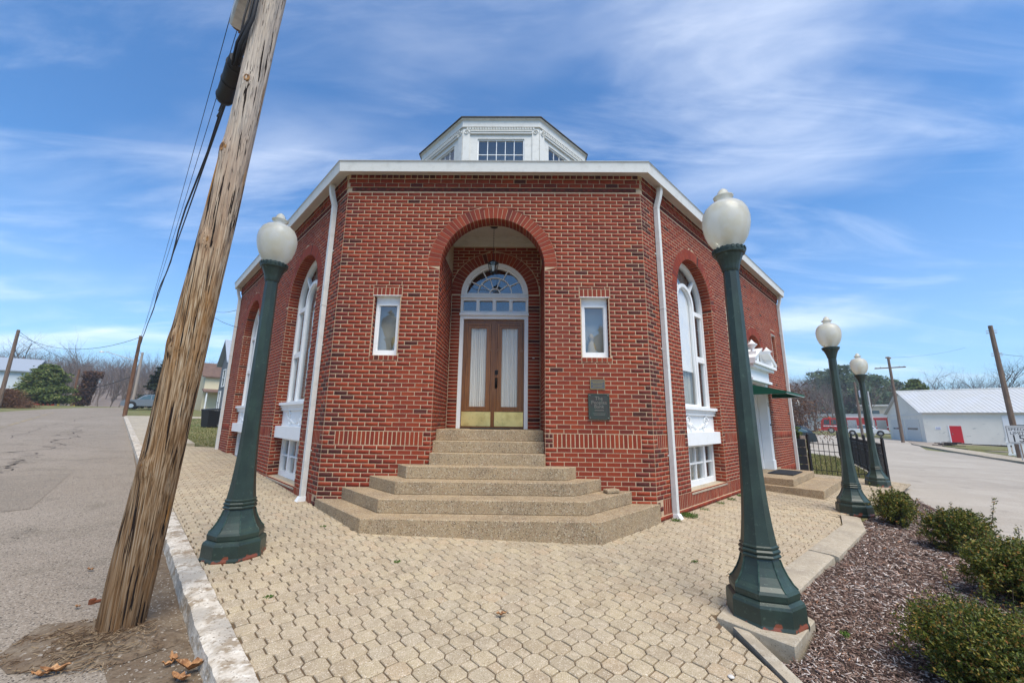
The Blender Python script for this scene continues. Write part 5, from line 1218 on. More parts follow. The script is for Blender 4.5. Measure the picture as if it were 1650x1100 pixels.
# ------------------------------------------------------------------ lamp posts
def make_lamp():
    t = thing('lamp_post', (0, 0, 0), 'x', 'lamp post', 'green lamp posts around the corner')
    o8 = .5
    m = MB(); m.lathe([(.275, -.04), (.280, .0), (.272, .02), (.270, .13), (.262, .150), (.238, .165)], 8, mi=0, rot=o8); m.build('plinth', M_lamprust, t)
    m = MB(); m.lathe([(.232, .160), (.240, .175), (.243, .215), (.232, .235), (.205, .262), (.172, .318), (.148, .375), (.134, .425), (.130, .435)], 8, rot=o8)
    m.build('flared_base', M_lamp, t)
    m = MB()
    for k in range(8):     # raised ribs on the corners of the flare
        a = 2*math.pi*(k+.5)/8; pts = [((r+.002)*math.cos(a), (r+.002)*math.sin(a), z) for r, z in ((.232, .235), (.205, .262), (.172, .318), (.148, .375), (.134, .425))]; m.tube(pts, .006, 5)
        a2 = 2*math.pi*k/8; ap = math.cos(math.pi/8)
    m.build('corner_ribs', material('worn_lamp_edge', (.045,.085,.065), .5, var=[(40, (.02,.04,.035), .45, .6, 4)]), t)
    m = MB(); m.lathe([(.128, .430), (.146, .438), (.150, .450), (.142, .462), (.136, .466), (.146, .474), (.148, .486), (.138, .498), (.131, .501), (.139, .508), (.139, .519), (.128, .527)], 8, rot=o8); m.build('collar', M_lamp, t)
    m = MB(); m.lathe([(.128, .525), (.118, .60), (.107, .70), (.097, .82), (.089, .96), (.083, 1.12), (.079, 1.4), (.0755, 1.8), (.070, 2.3), (.0655, 2.78), (.065, 2.86)], 8, rot=o8); m.build('shaft', M_lamp, t)
    m = MB(); m.lathe([(.067, 2.84), (.074, 2.86), (.082, 2.90), (.098, 2.95), (.112, 2.985), (.118, 3.00)], 16); m.lathe([(.126, 3.0), (.134, 3.01), (.137, 3.03), (.137, 3.055), (.128, 3.06)], 24)
    for k in range(20): a = 2*math.pi*k/20; m.box((.139*math.cos(a), .139*math.sin(a), 3.045), (.008, .020, .026), a)
    m.build('capital', M_lamp, t)
    m = MB(); pr = [(.098, 3.055), (.100, 3.07), (.135, 3.11), (.168, 3.165), (.190, 3.23), (.203, 3.30), (.205, 3.36), (.195, 3.42), (.172, 3.475), (.135, 3.515), (.095, 3.535), (.062, 3.548), (.062, 3.575), (.085, 3.592), (.088, 3.603), (.055, 3.62), (.045, 3.655), (.03, 3.675), (.012, 3.69), (.001, 3.695)]
    m.lathe(pr, 32, cap=False); m.build('glass_globe', M_globe, t, smooth=True)
    m = MB(); m.lathe([(.03, 3.05), (.03, 3.10), (.045, 3.14), (.055, 3.2), (.045, 3.26), (.001, 3.29)], 14); m.build('bulb', material('amber_bulb', (.55,.42,.22), .5), t, smooth=True)
    return t
lamp = make_lamp()
lamps = [((-2.81, 4.22), 1.0, 'green octagonal lamp post beside the left kerb, nearest the leaning utility pole'), ((1.967, 3.469), 1.0, 'nearest right green lamp post, standing on the concrete pad at the mulch corner'),
         ((6.03, 7.53), .975, 'green lamp post at the far end of the mulch bed behind the small boxwood'), ((9.52, 11.0), .955, 'green lamp post by the black iron fence, farthest of the four large ones')]
for i, ((x, y), s_, lb) in enumerate(lamps):
    o = lamp if i == 0 else copy_tree(lamp); o.location = (x, y, gz(x, y)+(.03 if i == 1 else .004)); o.scale = (s_,)*3; o['label'] = lb; o.rotation_euler = (0, 0, (R(18), R(-14), R(-22), R(-20))[i])

# ------------------------------------------------------------------ near utility pole
BP = Vector((-2.755, 3.05, gz(-2.755, 3.05)+ROADZ))
upole = thing('utility_pole', BP, 'thick weathered wooden utility pole leaning at the street edge, nearest the camera', 'utility pole')
def pole_mesh():
    nz_, na = 260, 72; H = 8.6; V = []
    knots = [(1.12, 4.7, .05), (2.05, 4.35, .075), (2.9, 4.9, .05), (3.75, 4.5, .06), (4.45, 5.0, .05)]
    for i in range(nz_+1):
        z = -.1+H*(i/nz_)**1.15; r = .130-.0045*z
        cx = .063*z; cy = 0
        for k in range(na):
            a = 2*math.pi*k/na; ca, sa = math.cos(a), math.sin(a)
            g_ = noise.noise(Vector((ca*4.5, sa*4.5, z*.35)))*.010+noise.noise(Vector((ca*13, sa*13, z*.7)))*.0065-abs(noise.noise(Vector((ca*7+3, sa*7, z*.22))))*.012+noise.noise(Vector((ca*1.5, sa*1.5, z*1.1)))*.008
            kb = 0
            for kz, ka, ks in knots:
                da = (a-ka+math.pi) % (2*math.pi)-math.pi; d2 = (da*r)**2+((z-kz)*.8)**2; kb += .018*math.exp(-d2/(ks*ks))-.014*math.exp(-d2/(ks*ks*.12))
            rr4 = r+g_+kb; V.append((BP.x+cx+rr4*ca, BP.y+cy+rr4*sa, BP.z+z))
    Fc = [(i*na+k, i*na+(k+1) % na, (i+1)*na+(k+1) % na, (i+1)*na+k) for i in range(nz_) for k in range(na)]
    m = MB(); m.mesh(V, Fc); m.f.append(tuple(nz_*na+k for k in range(na))); m.m.append(0)
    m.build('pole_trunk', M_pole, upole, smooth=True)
    for kz, ka, ks in knots[:5]:
        r = .130-.0045*kz+.006; c = Vector((BP.x+.063*kz+r*math.cos(ka), BP.y+r*math.sin(ka), BP.z+kz)); m = MB(); n = Vector((math.cos(ka), math.sin(ka), 0)); u = Vector((0, 0, 1)); v = n.cross(u)
        rings = []
        for j, (q, dn) in enumerate(((1, -.004), (.75, .004), (.4, .002), (.12, -.001))):
            rings.append([c+v*math.cos(t)*ks*.62*q*(1+.2*noise.noise(Vector((t, kz, j))))+u*math.sin(t)*ks*.85*q*(1+.2*noise.noise(Vector((t*2, kz, j+9))))+n*dn for t in [2*math.pi*w/12 for w in range(12)]])
        for j in range(3):
            for w in range(12): m.face([rings[j][w], rings[j][(w+1) % 12], rings[j+1][(w+1) % 12], rings[j+1][w]])
        m.face(rings[3]); m.build('knot', M_knot, upole, smooth=True)
pole_mesh()
m = MB(); b0 = BP+Vector((-.140, -.05, .22)); m.tube([b0+Vector((.08, .03, .01)), b0+Vector((-.03, -.01, -.005))], .011, 8); m.lathe([(.001, -.02), (.02, -.015), (.02, .015), (.001, .02)], 6, b0+Vector((-.035, -.012, 0))); m.build('rusty_bolt', material('rust', (.14,.045,.02), .9), upole)
# hardware and cables: strand runs parallel to the left street
def ppole(z): return Vector((BP.x+.063*(z-BP.z), BP.y, z))
CU3 = Vector((-.7165, .6976, 0))
SA = ppole(CZ+4.55)+Vector((.03, -.12, 0))
P1 = G(201, 667); P1 = Vector((P1.x*.98, P1.y*.98, 0)); P1.z = gz(P1.x, P1.y)+ROADZ
def strand(s_): return SA+CU3*s_
def catenary(a, b, sag, n=24):
    return [a.lerp(b, i/n)-Vector((0, 0, sag*4*(i/n)*(1-i/n))) for i in range(n+1)]
endp = P1+Vector((.0, -.12, 0)); endp.z = P(229, 573, math.hypot(P1.x, P1.y)).z
endp2 = endp+Vector((0, 0, .9))
cb_ = thing('service_cables', SA, 'bundle of black telephone cables running from the near utility pole down the left street', 'cable')
m = MB(); m.tube(catenary(SA-CU3*3, endp, .5), .012, 5); m.build('strand', M_wire, cb_)
cpts = [SA-CU3*3+Vector((0, 0, -.05))]+[p+Vector((.02*math.sin(i*1.3), .02*math.cos(i), -.05-.015*math.sin(i*2))) for i, p in enumerate(catenary(strand(3.0), endp, .55, 30))]
m = MB(); m.tube(cpts[1:], .016, 5); m.build('lashed_cable', M_wire, cb_)
m = MB(); m.tube(catenary(SA+Vector((-.05, 0, .9)), endp2, .8), .006, 4); m.tube(catenary(SA+Vector((-.25, 0, .35)), endp+Vector((0, 0, .25)), .9), .005, 4); m.build('drop_wire', M_wire, cb_)
sc_case = thing('splice_case', strand(1.75)-Vector((0, 0, .14)), 'black cylindrical splice case hanging from the cable beside the near utility pole', 'splice case')
m = MB(); a_ = strand(1.72)+Vector((0, 0, -.13)); b_ = strand(2.62)+Vector((0, 0, -.13)); pts = [a_.lerp(b_, q) for q in (0, .02, .12, .14, .5, .52, .86, .88, .98, 1)]
m.tube(pts, [.085, .10, .10, .108, .104, .104, .104, .108, .10, .085], 20); m.build('casing', M_bin, sc_case, auto=40)
m = MB(); 
for q in (.12, .5, .9):
    m = MB(); c = a_.lerp(b_, q); m.tube([c-CU3*.012, c+CU3*.012], .112, 20); m.build('band', M_wire, sc_case)
m = MB(); m.tube([b_+Vector((0, 0, .02)), b_+CU3*.2+Vector((0, 0, .05)), strand(3.05)+Vector((0, 0, -.05))], .014, 6); m.tube([b_+Vector((.03, 0, -.02)), b_+CU3*.25+Vector((.02, 0, .0)), strand(3.2)+Vector((0, 0, -.05))], .014, 6); m.tube([a_, a_-CU3*.3+Vector((0, 0, .03)), strand(.7)+Vector((0, 0, -.03))], .018, 6); m.build('stub_cables', M_wire, sc_case)
tb = thing('terminal_box', strand(.75)-Vector((0, 0, .12)), 'grey metal terminal box hanging from the cable at the top of the near pole', 'terminal box')
a_ = strand(.30)+Vector((-.02, -.12, -.12)); b_ = strand(1.22)+Vector((-.02, -.12, -.12)); side_ = Vector((.6976, .7165, 0))
m = MB(); 
q8 = []
for c in (a_, b_):
    for (sx, sz) in ((-.085, -.11), (.085, -.11), (.085, .11), (-.085, .11)): q8.append(c+side_*sx+Vector((0, 0, sz)))
m.hexa(q8); m.build('housing', M_galv, tb, bevel=.02)
m = MB(); m.tube([b_-CU3*.0+Vector((0, 0, -.0)), b_+CU3*.05], .075, 14); m.box(b_+CU3*.03+Vector((.03, .02, -.06)), (.07, .05, .05), R(-44)); m.build('end_cap', material('brown_cap', (.14,.10,.075), .8), tb)
m = MB()
for k in range(5):
    z = CZ+3.2+k*.45; p = ppole(z)+Vector((-.06+.02*math.sin(k), -.155, 0)); 
pts = [ppole(CZ+3.15)+Vector((-.15, -.05, 0)), ppole(CZ+3.3)+Vector((-.09, -.12, 0)), ppole(CZ+3.55)+Vector((.0, -.16, 0)), ppole(CZ+3.8)+Vector((.0, -.165, 0)), ppole(CZ+4.6)+Vector((-.05, -.16, 0))]
m.tube(pts, .016, 6); m.tube([p+Vector((-.035, .0, .03*math.sin(i*2))) for i, p in enumerate(pts)], .011, 6); m.tube([ppole(CZ+3.2)+Vector((-.16, -.03, 0)), ppole(CZ+3.42)+Vector((-.13, -.10, 0)), ppole(CZ+3.6)+Vector((-.11, -.13, 0)), ppole(CZ+4.5)+Vector((-.12, -.1, 0))], .009, 5)
m.tube([ppole(CZ+3.15)+Vector((-.15, -.05, 0)), ppole(CZ+3.5)+Vector((-.3, .2, .5)), strand(1.3)+Vector((0, 0, -.1))], .014, 6)
m.build('loose_wires', M_wire, upole, smooth=True)

# dirt, leaves and litter at the foot of the pole and along the gutter
dp_ = []
for k in range(14): a = 2*math.pi*k/14; dp_.append((-2.72+(.46+.08*math.sin(k*2.3))*math.cos(a)-.15*(math.cos(a) < 0), 2.94+(.30+.06*math.cos(k*1.9))*math.sin(a)))
m = MB(); mc = (-2.74, 2.98); rings_ = []
for q in (1, .8, .6, .4, .2): rings_.append([(mc[0]+(p[0]-mc[0])*q, mc[1]+(p[1]-mc[1])*q, gz(*p)+ROADZ+.005+.060*(1-q*q)+.008*noise.noise(Vector((p[0]*q*9, p[1]*9, q*3)))) for p in dp_])
n_ = len(dp_)
for a_r, b_r in zip(rings_[:-1], rings_[1:]):
    for k in range(n_): m.face([a_r[k], a_r[(k+1) % n_], b_r[(k+1) % n_], b_r[k]])
m.face(rings_[-1]); m.build('soil_mound', M_dirt, smooth=True, kind='structure')
def mound(x, y):
    q = min(1, math.hypot((x-mc[0])/.5, (y-mc[1])/.33)); return .060*(1-q*q)
gut = [cl(-2.2, -.18), cl(0, -.18), cl(2.2, -.18), cl(6, -.18), cl(14, -.18), cl(10, -.22), cl(6, -.33), cl(3.2, -.55), cl(1.2, -.62), cl(0, -.50), cl(-2.2, -.42)]
sheet('gutter_soil', gut, ROADZ+.003, M_dirt)
def grit(name, poly_, n, mat, smin, smax, label, cat, dz=ROADZ+.004):
    xs = [p[0] for p in poly_]; ys = [p[1] for p in poly_]; m = MB(); c = 0
    ico = [(1,0,0),(-1,0,0),(0,1,0),(0,-1,0),(0,0,1),(0,0,-.3)]; fa = [(0,2,4),(2,1,4),(1,3,4),(3,0,4),(2,0,5),(1,2,5),(3,1,5),(0,3,5)]
    while c < n:
        x, y = random.uniform(min(xs), max(xs)), random.uniform(min(ys), max(ys))
        if not pt_in(poly_, x, y): continue
        s_ = random.uniform(smin, smax)*random.uniform(.5, 1); m.mesh([(x+v[0]*s_*random.uniform(.6, 1.3), y+v[1]*s_*random.uniform(.6, 1.3), gz(x, y)+dz+v[2]*s_*.6) for v in ico], fa); c += 1
    m.build(name, mat, kind='stuff', label=label, category=cat)
grit('gutter_grit', gut[:3]+gut[7:], 1500, material('grit', island=[(0, (.10,.075,.05)), (.5, (.24,.20,.15)), (1, (.50,.46,.40))], rough=.95), .003, .009, 'loose grit and small pebbles in the gutter beside the left kerb', 'grit')
road_near = [cl(-1.5, -.5), cl(10, -.5), cl(10, -6), cl(-1.5, -4)]
grit('road_gravel', road_near, 2600, MATS['grit'], .003, .008, 'scattered fine gravel on the old street surface at the left', 'gravel')
def strawbits():
    n = 700; g = rng; a = g.uniform(0, 6.28, n); q = g.uniform(.1, 1, n); x = -2.80+np.cos(a)*q*.48; y = 2.86+np.sin(a)*q*.28; m = MB()
    for i in range(n):
        L = random.uniform(.01, .035); t = random.uniform(0, 3.14); z = gz(x[i], y[i])+ROADZ+.010+random.uniform(0, .01)+mound(x[i], y[i]); dx_, dy_ = math.cos(t)*L, math.sin(t)*L; w = .0016
        m.hexa([(x[i]-dx_-dy_/L*w, y[i]-dy_+dx_/L*w, z), (x[i]+dx_-dy_/L*w, y[i]+dy_+dx_/L*w, z), (x[i]+dx_+dy_/L*w, y[i]+dy_-dx_/L*w, z), (x[i]-dx_+dy_/L*w, y[i]-dy_-dx_/L*w, z), (x[i]-dx_-dy_/L*w, y[i]-dy_+dx_/L*w, z+.002), (x[i]+dx_-dy_/L*w, y[i]+dy_+dx_/L*w, z+.004), (x[i]+dx_+dy_/L*w, y[i]+dy_-dx_/L*w, z+.004), (x[i]-dx_+dy_/L*w, y[i]-dy_-dx_/L*w, z+.002)])
    m.build('dry_litter', material('dry_straw', island=[(0, (.06,.035,.02)), (.5, (.16,.10,.055)), (1, (.34,.25,.15))], rough=.95), kind='stuff', label='dry twigs and litter on the soil around the near pole foot', category='litter')
strawbits()
def leaf(px, py, L, rot, label, dz=ROADZ, curl=.3, group=None):
    c = G(px, py); c.z = gz(c.x, c.y)+dz+.012; m = MB(); n = 7; rows = []
    for i in range(n+1):
        t = i/n; w = L*.21*math.sin(math.pi*min(1, t*.97+.03))**.8*(1+.22*math.sin(t*17+px)); zz = .006+curl*L*(t-.5)**2*3+.005*math.sin(i*2.3+px); rows.append([((t-.5)*L, -w, zz+w*(.5+curl)), ((t-.5)*L, .1*w*math.sin(i), zz), ((t-.5)*L, w*.9, zz+w*(.3+curl*1.3))])
    V = [v for r_ in rows for v in r_]; ca, sa = math.cos(rot), math.sin(rot); V = [(c.x+v[0]*ca-v[1]*sa, c.y+v[0]*sa+v[1]*ca, c.z+v[2]) for v in V]
    Fc = [(i*3+j, i*3+j+1, (i+1)*3+j+1, (i+1)*3+j) for i in range(n) for j in range(2)]; nV = len(V); V2 = V+[(v[0], v[1], v[2]-.0012) for v in V]; Fc = Fc+[tuple(q+nV for q in f)[::-1] for f in Fc]
    m.mesh(V2, Fc); m.build('dry_leaf', M_dryleaf, smooth=True, label=label, category='leaf', group=group)
leaf(808, 994, .09, .3, 'single curled orange leaf lying on the pavers in front of the steps', 0)
leaf(312, 1052, .17, R(20), 'longest folded tan leaf leaning on the kerb at the bottom', ROADZ+.02, .5)
leaf(296, 1062, .13, R(-10), 'tan leaf tucked under the longest one beside the kerb', ROADZ)
leaf(285, 1034, .10, R(-30), 'upper orange leaf of the little pile by the kerb', ROADZ, .5)
leaf(276, 1040, .07, R(40), 'smallest curled leaf in the pile by the kerb', ROADZ, .5)
leaf(95, 1049, .14, R(25), 'brown curled leaf on the soil in front of the pole', ROADZ)
leaf(72, 1055, .10, R(10), 'dark flat leaf at the left end of the soil patch', ROADZ)
leaf(130, 953, .05, R(0), 'lone pale brown leaf on the street left of the pole', ROADZ)
leaf(150, 898, .07, R(5), 'dark thin leaf on the street left of the pole, upper one', ROADZ)
def pebble(px, py, s_, label, dz=0, squash=.6):
    c = G(px, py); m = MB(); pr = [(.001, -.5), (.6, -.45), (.95, -.15), (1, .1), (.8, .45), (.4, .62), (.001, .66)]; m.lathe([(r*s_, z*s_*squash) for r, z in pr], 9, (c.x, c.y, gz(c.x, c.y)+dz+s_*.25), cap=False)
    m.v = [(v[0]+random.uniform(-.12, .12)*s_, v[1]+random.uniform(-.12, .12)*s_, v[2]) for v in m.v]; m.build('pebble', M_stone, smooth=True, label=label, category='pebble')
pebble(1178, 1092, .020, 'white pebble on the pavers near the planter edging', .003)
pebble(243, 1090, .022, 'rounded white pebble in the gutter at the bottom edge', ROADZ)
pebble(156, 1018, .016, 'flat white pebble just in front of the near pole', ROADZ)
pebble(303, 1048, .014, 'grey pebble beside the dry leaves in the gutter', ROADZ)
pebble(117, 1028, .012, 'pinkish chip in the soil patch by the near pole', ROADZ)
# road cracks: thin tar-dark grooves on the left street
ck = MB()
def crack(a, b, n, w, amp):
    pa, pb = Vector(a), Vector(b); prev = None; d = (pb-pa); nn = Vector((-d.y, d.x)).normalized()
    for i in range(n+1):
        p = pa.lerp(pb, i/n)+nn*amp*noise.noise(Vector((i*.55, pa.x, 0)))*2; ww = w*(.4+abs(noise.noise(Vector((i*.7, 3, pa.y))))*1.8)
        cur = (p-nn*ww, p+nn*ww)
        if prev: ck.face([(q.x, q.y, gz(q.x, q.y)+ROADZ+.004) for q in (prev[0], prev[1], cur[1], cur[0])])
        prev = cur
for a, b, w, am in (((0, 745), (62, 722), .02, .25), ((62, 722), (125, 690), .02, .5), ((0, 752), (30, 733), .02, .15), ((85, 710), (130, 706), .012, .3), ((110, 700), (128, 680), .012, .3), ((0, 779), (45, 777), .008, .05)):
    crack(G(*a).xy, G(*b).xy, 24, w, am)
for a, b, w, am in (((0, 700), (150, 668), .010, .25), ((30, 850), (62, 830), .004, .06)):
    crack(G(*a).xy, G(*b).xy, 30, w, am)
ck.build('road_cracks', material('crack_dark', (.05,.04,.032), .95), kind='structure')

# ------------------------------------------------------------------ far poles
def simple_pole(px, pyb, pyt, d, r, mat, label, arms=(), name='utility_pole', extra=None):
    base = P(px, pyb, d); base.z = min(base.z, terrain_z(base.x, base.y)+.3)-.1; top = P(px, pyt, d).z
    # true vertical pole from its foot
    t = thing(name, base, label, 'utility pole'); m = MB(); m.tube([base, (base.x, base.y, (base.z+top)/2), (base.x, base.y, top)], [r, r*.88, r*.72], 10); m.build('pole_shaft', mat, t)
    for (z, w, rot) in arms:
        m = MB(); zz = top-z; m.box((base.x, base.y, zz), (w, .10, .12), rot); ao = m.build('crossarm', mat, t)
        for q in (-.45, -.3, .3, .45): m = MB(); m.lathe([(.02, 0), (.05, .04), (.03, .1), (.001, .13)], 6, (base.x+math.cos(rot)*w*q, base.y+math.sin(rot)*w*q, zz+.06)); m.build('insulator', M_galv, ao)
    return t, base, top
t1, b1, z1_ = simple_pole(201, 668, 538, math.hypot(P1.x, P1.y), .135, M_polebr, 'brown utility pole rising from the end of the left sidewalk')
m = MB(); m.tube([(b1.x, b1.y, b1.z+4.3), (b1.x-1.6, b1.y-.9, b1.z+4.9)], .03, 5); m.lathe([(.001, -.05), (.16, -.04), (.12, .05), (.001, .07)], 10, (b1.x-1.8, b1.y-1.0, b1.z+4.85)); m.build('street_light_arm', M_galv, t1)
t2, b2, z2_ = simple_pole(1, 640, 528, 58, .155, M_pole2, 'grey utility pole at the left edge of the photo beside the white house')
t3, b3, z3_ = simple_pole(213, 652, 566, 72, .17, material('pale_pole_wood', (.36,.30,.25), .9), 'pale distant utility pole just behind the brown one on the left')
t4, b4, z4_ = simple_pole(115, 652, 594, 88, .16, M_polebr, 'short brown pole by the vine covered trunk across the left street')
t5, b5, z5_ = simple_pole(1455, 711, 573, 64, .17, M_pole2, 'grey utility pole with a wide crossarm left of the white garage', arms=((.15, .9, R(20)), (1.3, 2.7, R(-40))))
t6, b6, z6_ = simple_pole(1645, 738, 519, 41.5, .155, M_pole2, 'tall dark utility pole at the right edge in front of the white garage')
t7, b7, z7_ = simple_pole(1390, 701, 615, 68, .16, M_pole2, 'utility pole with a white transformer can between the two farther lamp posts')
t8, b8, z8_ = simple_pole(1406, 678, 630, 95, .13, material('white_pole', (.55,.53,.50), .9), 'short pale pole behind the red fire truck')
t9, b9, z9_ = simple_pole(1314, 690, 645, 105, .10, M_pole2, 'thin distant pole with a small crossarm beside the grassy bank on the right', arms=((.1, 2.2, R(-35)),))
m = MB(); m.lathe([(.001, 0), (.22, .0), (.24, .1), (.24, .8), (.20, .88), (.001, .92)], 12, (b7.x+.38, b7.y-.3, P(1384, 640, 68).z)); m.build('transformer', material('pale_can', (.62,.66,.70), .5), t7)
for z in (.35, .5, 1.9, 2.05): m = MB(); m.box((b6.x, b6.y, z6_-z), (.5, .06, .05), R(-30)); m.build('bracket', M_galv, t6)
def wire(a, b, sag, r, label, name='overhead_wire'):
    m = MB(); m.tube(catenary(Vector(a), Vector(b), sag, 20), r, 4); m.build(name, M_wire, label=label, category='wire')
wire((b2.x, b2.y, z2_-.4), (b1.x, b1.y, z1_-.1), 1.2, .018, 'thin wire between the left edge pole and the brown pole')
wire((b2.x, b2.y, z2_-.1), P(175, 586, 120), 1.6, .018, 'wire dropping from the left edge pole towards the far woods')
wire((b1.x, b1.y, b1.z+3.1), P(110, 622, 120), .8, .03, 'dark low cable left of the brown pole above the street')
wire((b1.x, b1.y, z1_-.8), (b3.x, b3.y, z3_-.3), .2, .015, 'short wire from the brown pole to the pale pole behind it')
wire(P(340, 508, 20), P(385, 528, 13.2), .05, .008, 'thin service wire reaching the left rear corner of the brick building')
wire(P(345, 500, 30), L_(LF-.1, 3.4, .1), .1, .008, 'upper service wire reaching the left wall of the brick building')
wire((b6.x, b6.y, z6_-1.9), P(1760, 565, 60), .4, .012, 'wire leaving the tall right pole towards the right edge')
wire((b5.x, b5.y, z5_-.1), P(1555, 560, 80), .3, .012, 'faint wire rising right from the crossarm pole')

# ------------------------------------------------------------------ iron fence on the right
def wire_fence():
    A = Vector((9.35, 13.12)); B = Vector((10.72, 12.02)); Cc = Vector((16.5, 21.0))
    t = thing('iron_fence', (A.x, A.y, gz(A.x, A.y)), 'black wrought iron fence with pointed pickets turning along the road behind the side steps', 'fence')
    def run(A, B, n, posts, drop0=0, drop1=0, H=1.05):
        u = (B-A).normalized(); L = (B-A).length
        for k in range(n+1):
            p = A.lerp(B, k/n); z0 = gz(p.x, p.y)-.02+drop0*(1-k/n)+drop1*k/n; w = .012; m = MB()
            m.box((p.x, p.y, z0+.5), (w, w, 1.0), 0); m.mesh([(p.x-.02, p.y, z0+1.0), (p.x, p.y+.02, z0+1.0), (p.x+.02, p.y, z0+1.0), (p.x, p.y-.02, z0+1.0), (p.x, p.y, z0+1.09), (p.x, p.y, z0+.97)], [(0,1,4),(1,2,4),(2,3,4),(3,0,4),(1,0,5),(2,1,5),(3,2,5),(0,3,5)]); m.build('picket', M_black, t)
        for h in (.14, .72, .94):
            a0, b0 = A, B; m = MB(); m.tube([(A.x, A.y, gz(A.x, A.y)-.02+h+drop0), (B.x, B.y, gz(B.x, B.y)-.02+h+drop1)], .014, 4); m.build('rail', M_black, t)
        for q in posts:
            p = A.lerp(B, q); z0 = gz(p.x, p.y); m = MB(); m.box((p.x, p.y, z0+.57), (.06, .06, 1.18)); m.lathe([(.02, 1.16), (.045, 1.19), (.03, 1.23), (.001, 1.25)], 8, (p.x, p.y, z0)); m.build('fence_post', M_black, t)
    run(A, B, 14, (0, .5, 1)); run(B, Cc, 92, (.14, .28, .42, .56, .7, .84, 1))
wire_fence()
m = MB(); m.prism([(9.02, 12.98), (9.14, 12.92), (9.20, 13.04), (9.08, 13.10)], gz(9.1, 13)-.05, gz(9.1, 13)+1.15); m.build('wooden_gate_post', material('grey_timber', (.34,.27,.21), .95, var=[(9, (.20,.15,.11), .4, .7, 5, (3,3,.4))]), label='grey timber post between the black boards and the iron fence', category='post')
m = MB(); bd = thing('black_board_screen', (8.8, 13.0, gz(8.8, 13)), 'low black board screen beside the right end of the brick wall', 'screen')
for k in range(4): m = MB(); m.box((8.82, 13.02, gz(8.8, 13)+.14+k*.26), (.60, .035, .235), R(-27)); m.build('board', M_bin, bd)
sheet('far_lawn', [(9.0, 13.3), (10.75, 12.2), (13.0, 15.6), (16.3, 21), (14, 26), (9, 20)], -.06, M_grass, thick=.1)

# ------------------------------------------------------------------ vehicles
def wheel(par, c, r, w, rz):
    ax = Vector((-math.sin(rz), math.cos(rz), 0)); c = Vector(c); m = MB(); m.tube([c-ax*w/2, c-ax*w*.35, c+ax*w*.35, c+ax*w/2], [r*.9, r, r, r*.9], 18); t = m.build('tyre', M_tyre, par, auto=40)
    m = MB(); m.tube([c-ax*(w/2+.006), c+ax*(w/2+.006)], r*.6, 14); m.build('rim', M_chrome, t)
def profile_body(par, prof, W, x0, paint, name, T, taper=1.0, z_t=1e9):
    # prof: closed side outline (x along length, z), extruded over W; upper part tucked in
    m = MB(); n = len(prof); V = []
    for s in (-1, 1):
        for (x, z) in prof: k = 1 if z < z_t else taper; V.append(T @ Vector((x, s*W/2*k, z)))
    m.mesh(V, [tuple(range(n)), tuple(range(n, 2*n))[::-1]]+[(i, (i+1) % n, (i+1) % n+n, i+n) for i in range(n)]); return m.build(name, paint, par, bevel=None)
def quadp(par, T, pts, mat, name):
    m = MB(); m.face([T @ Vector(p) for p in pts]); return m.build(name, mat, par)
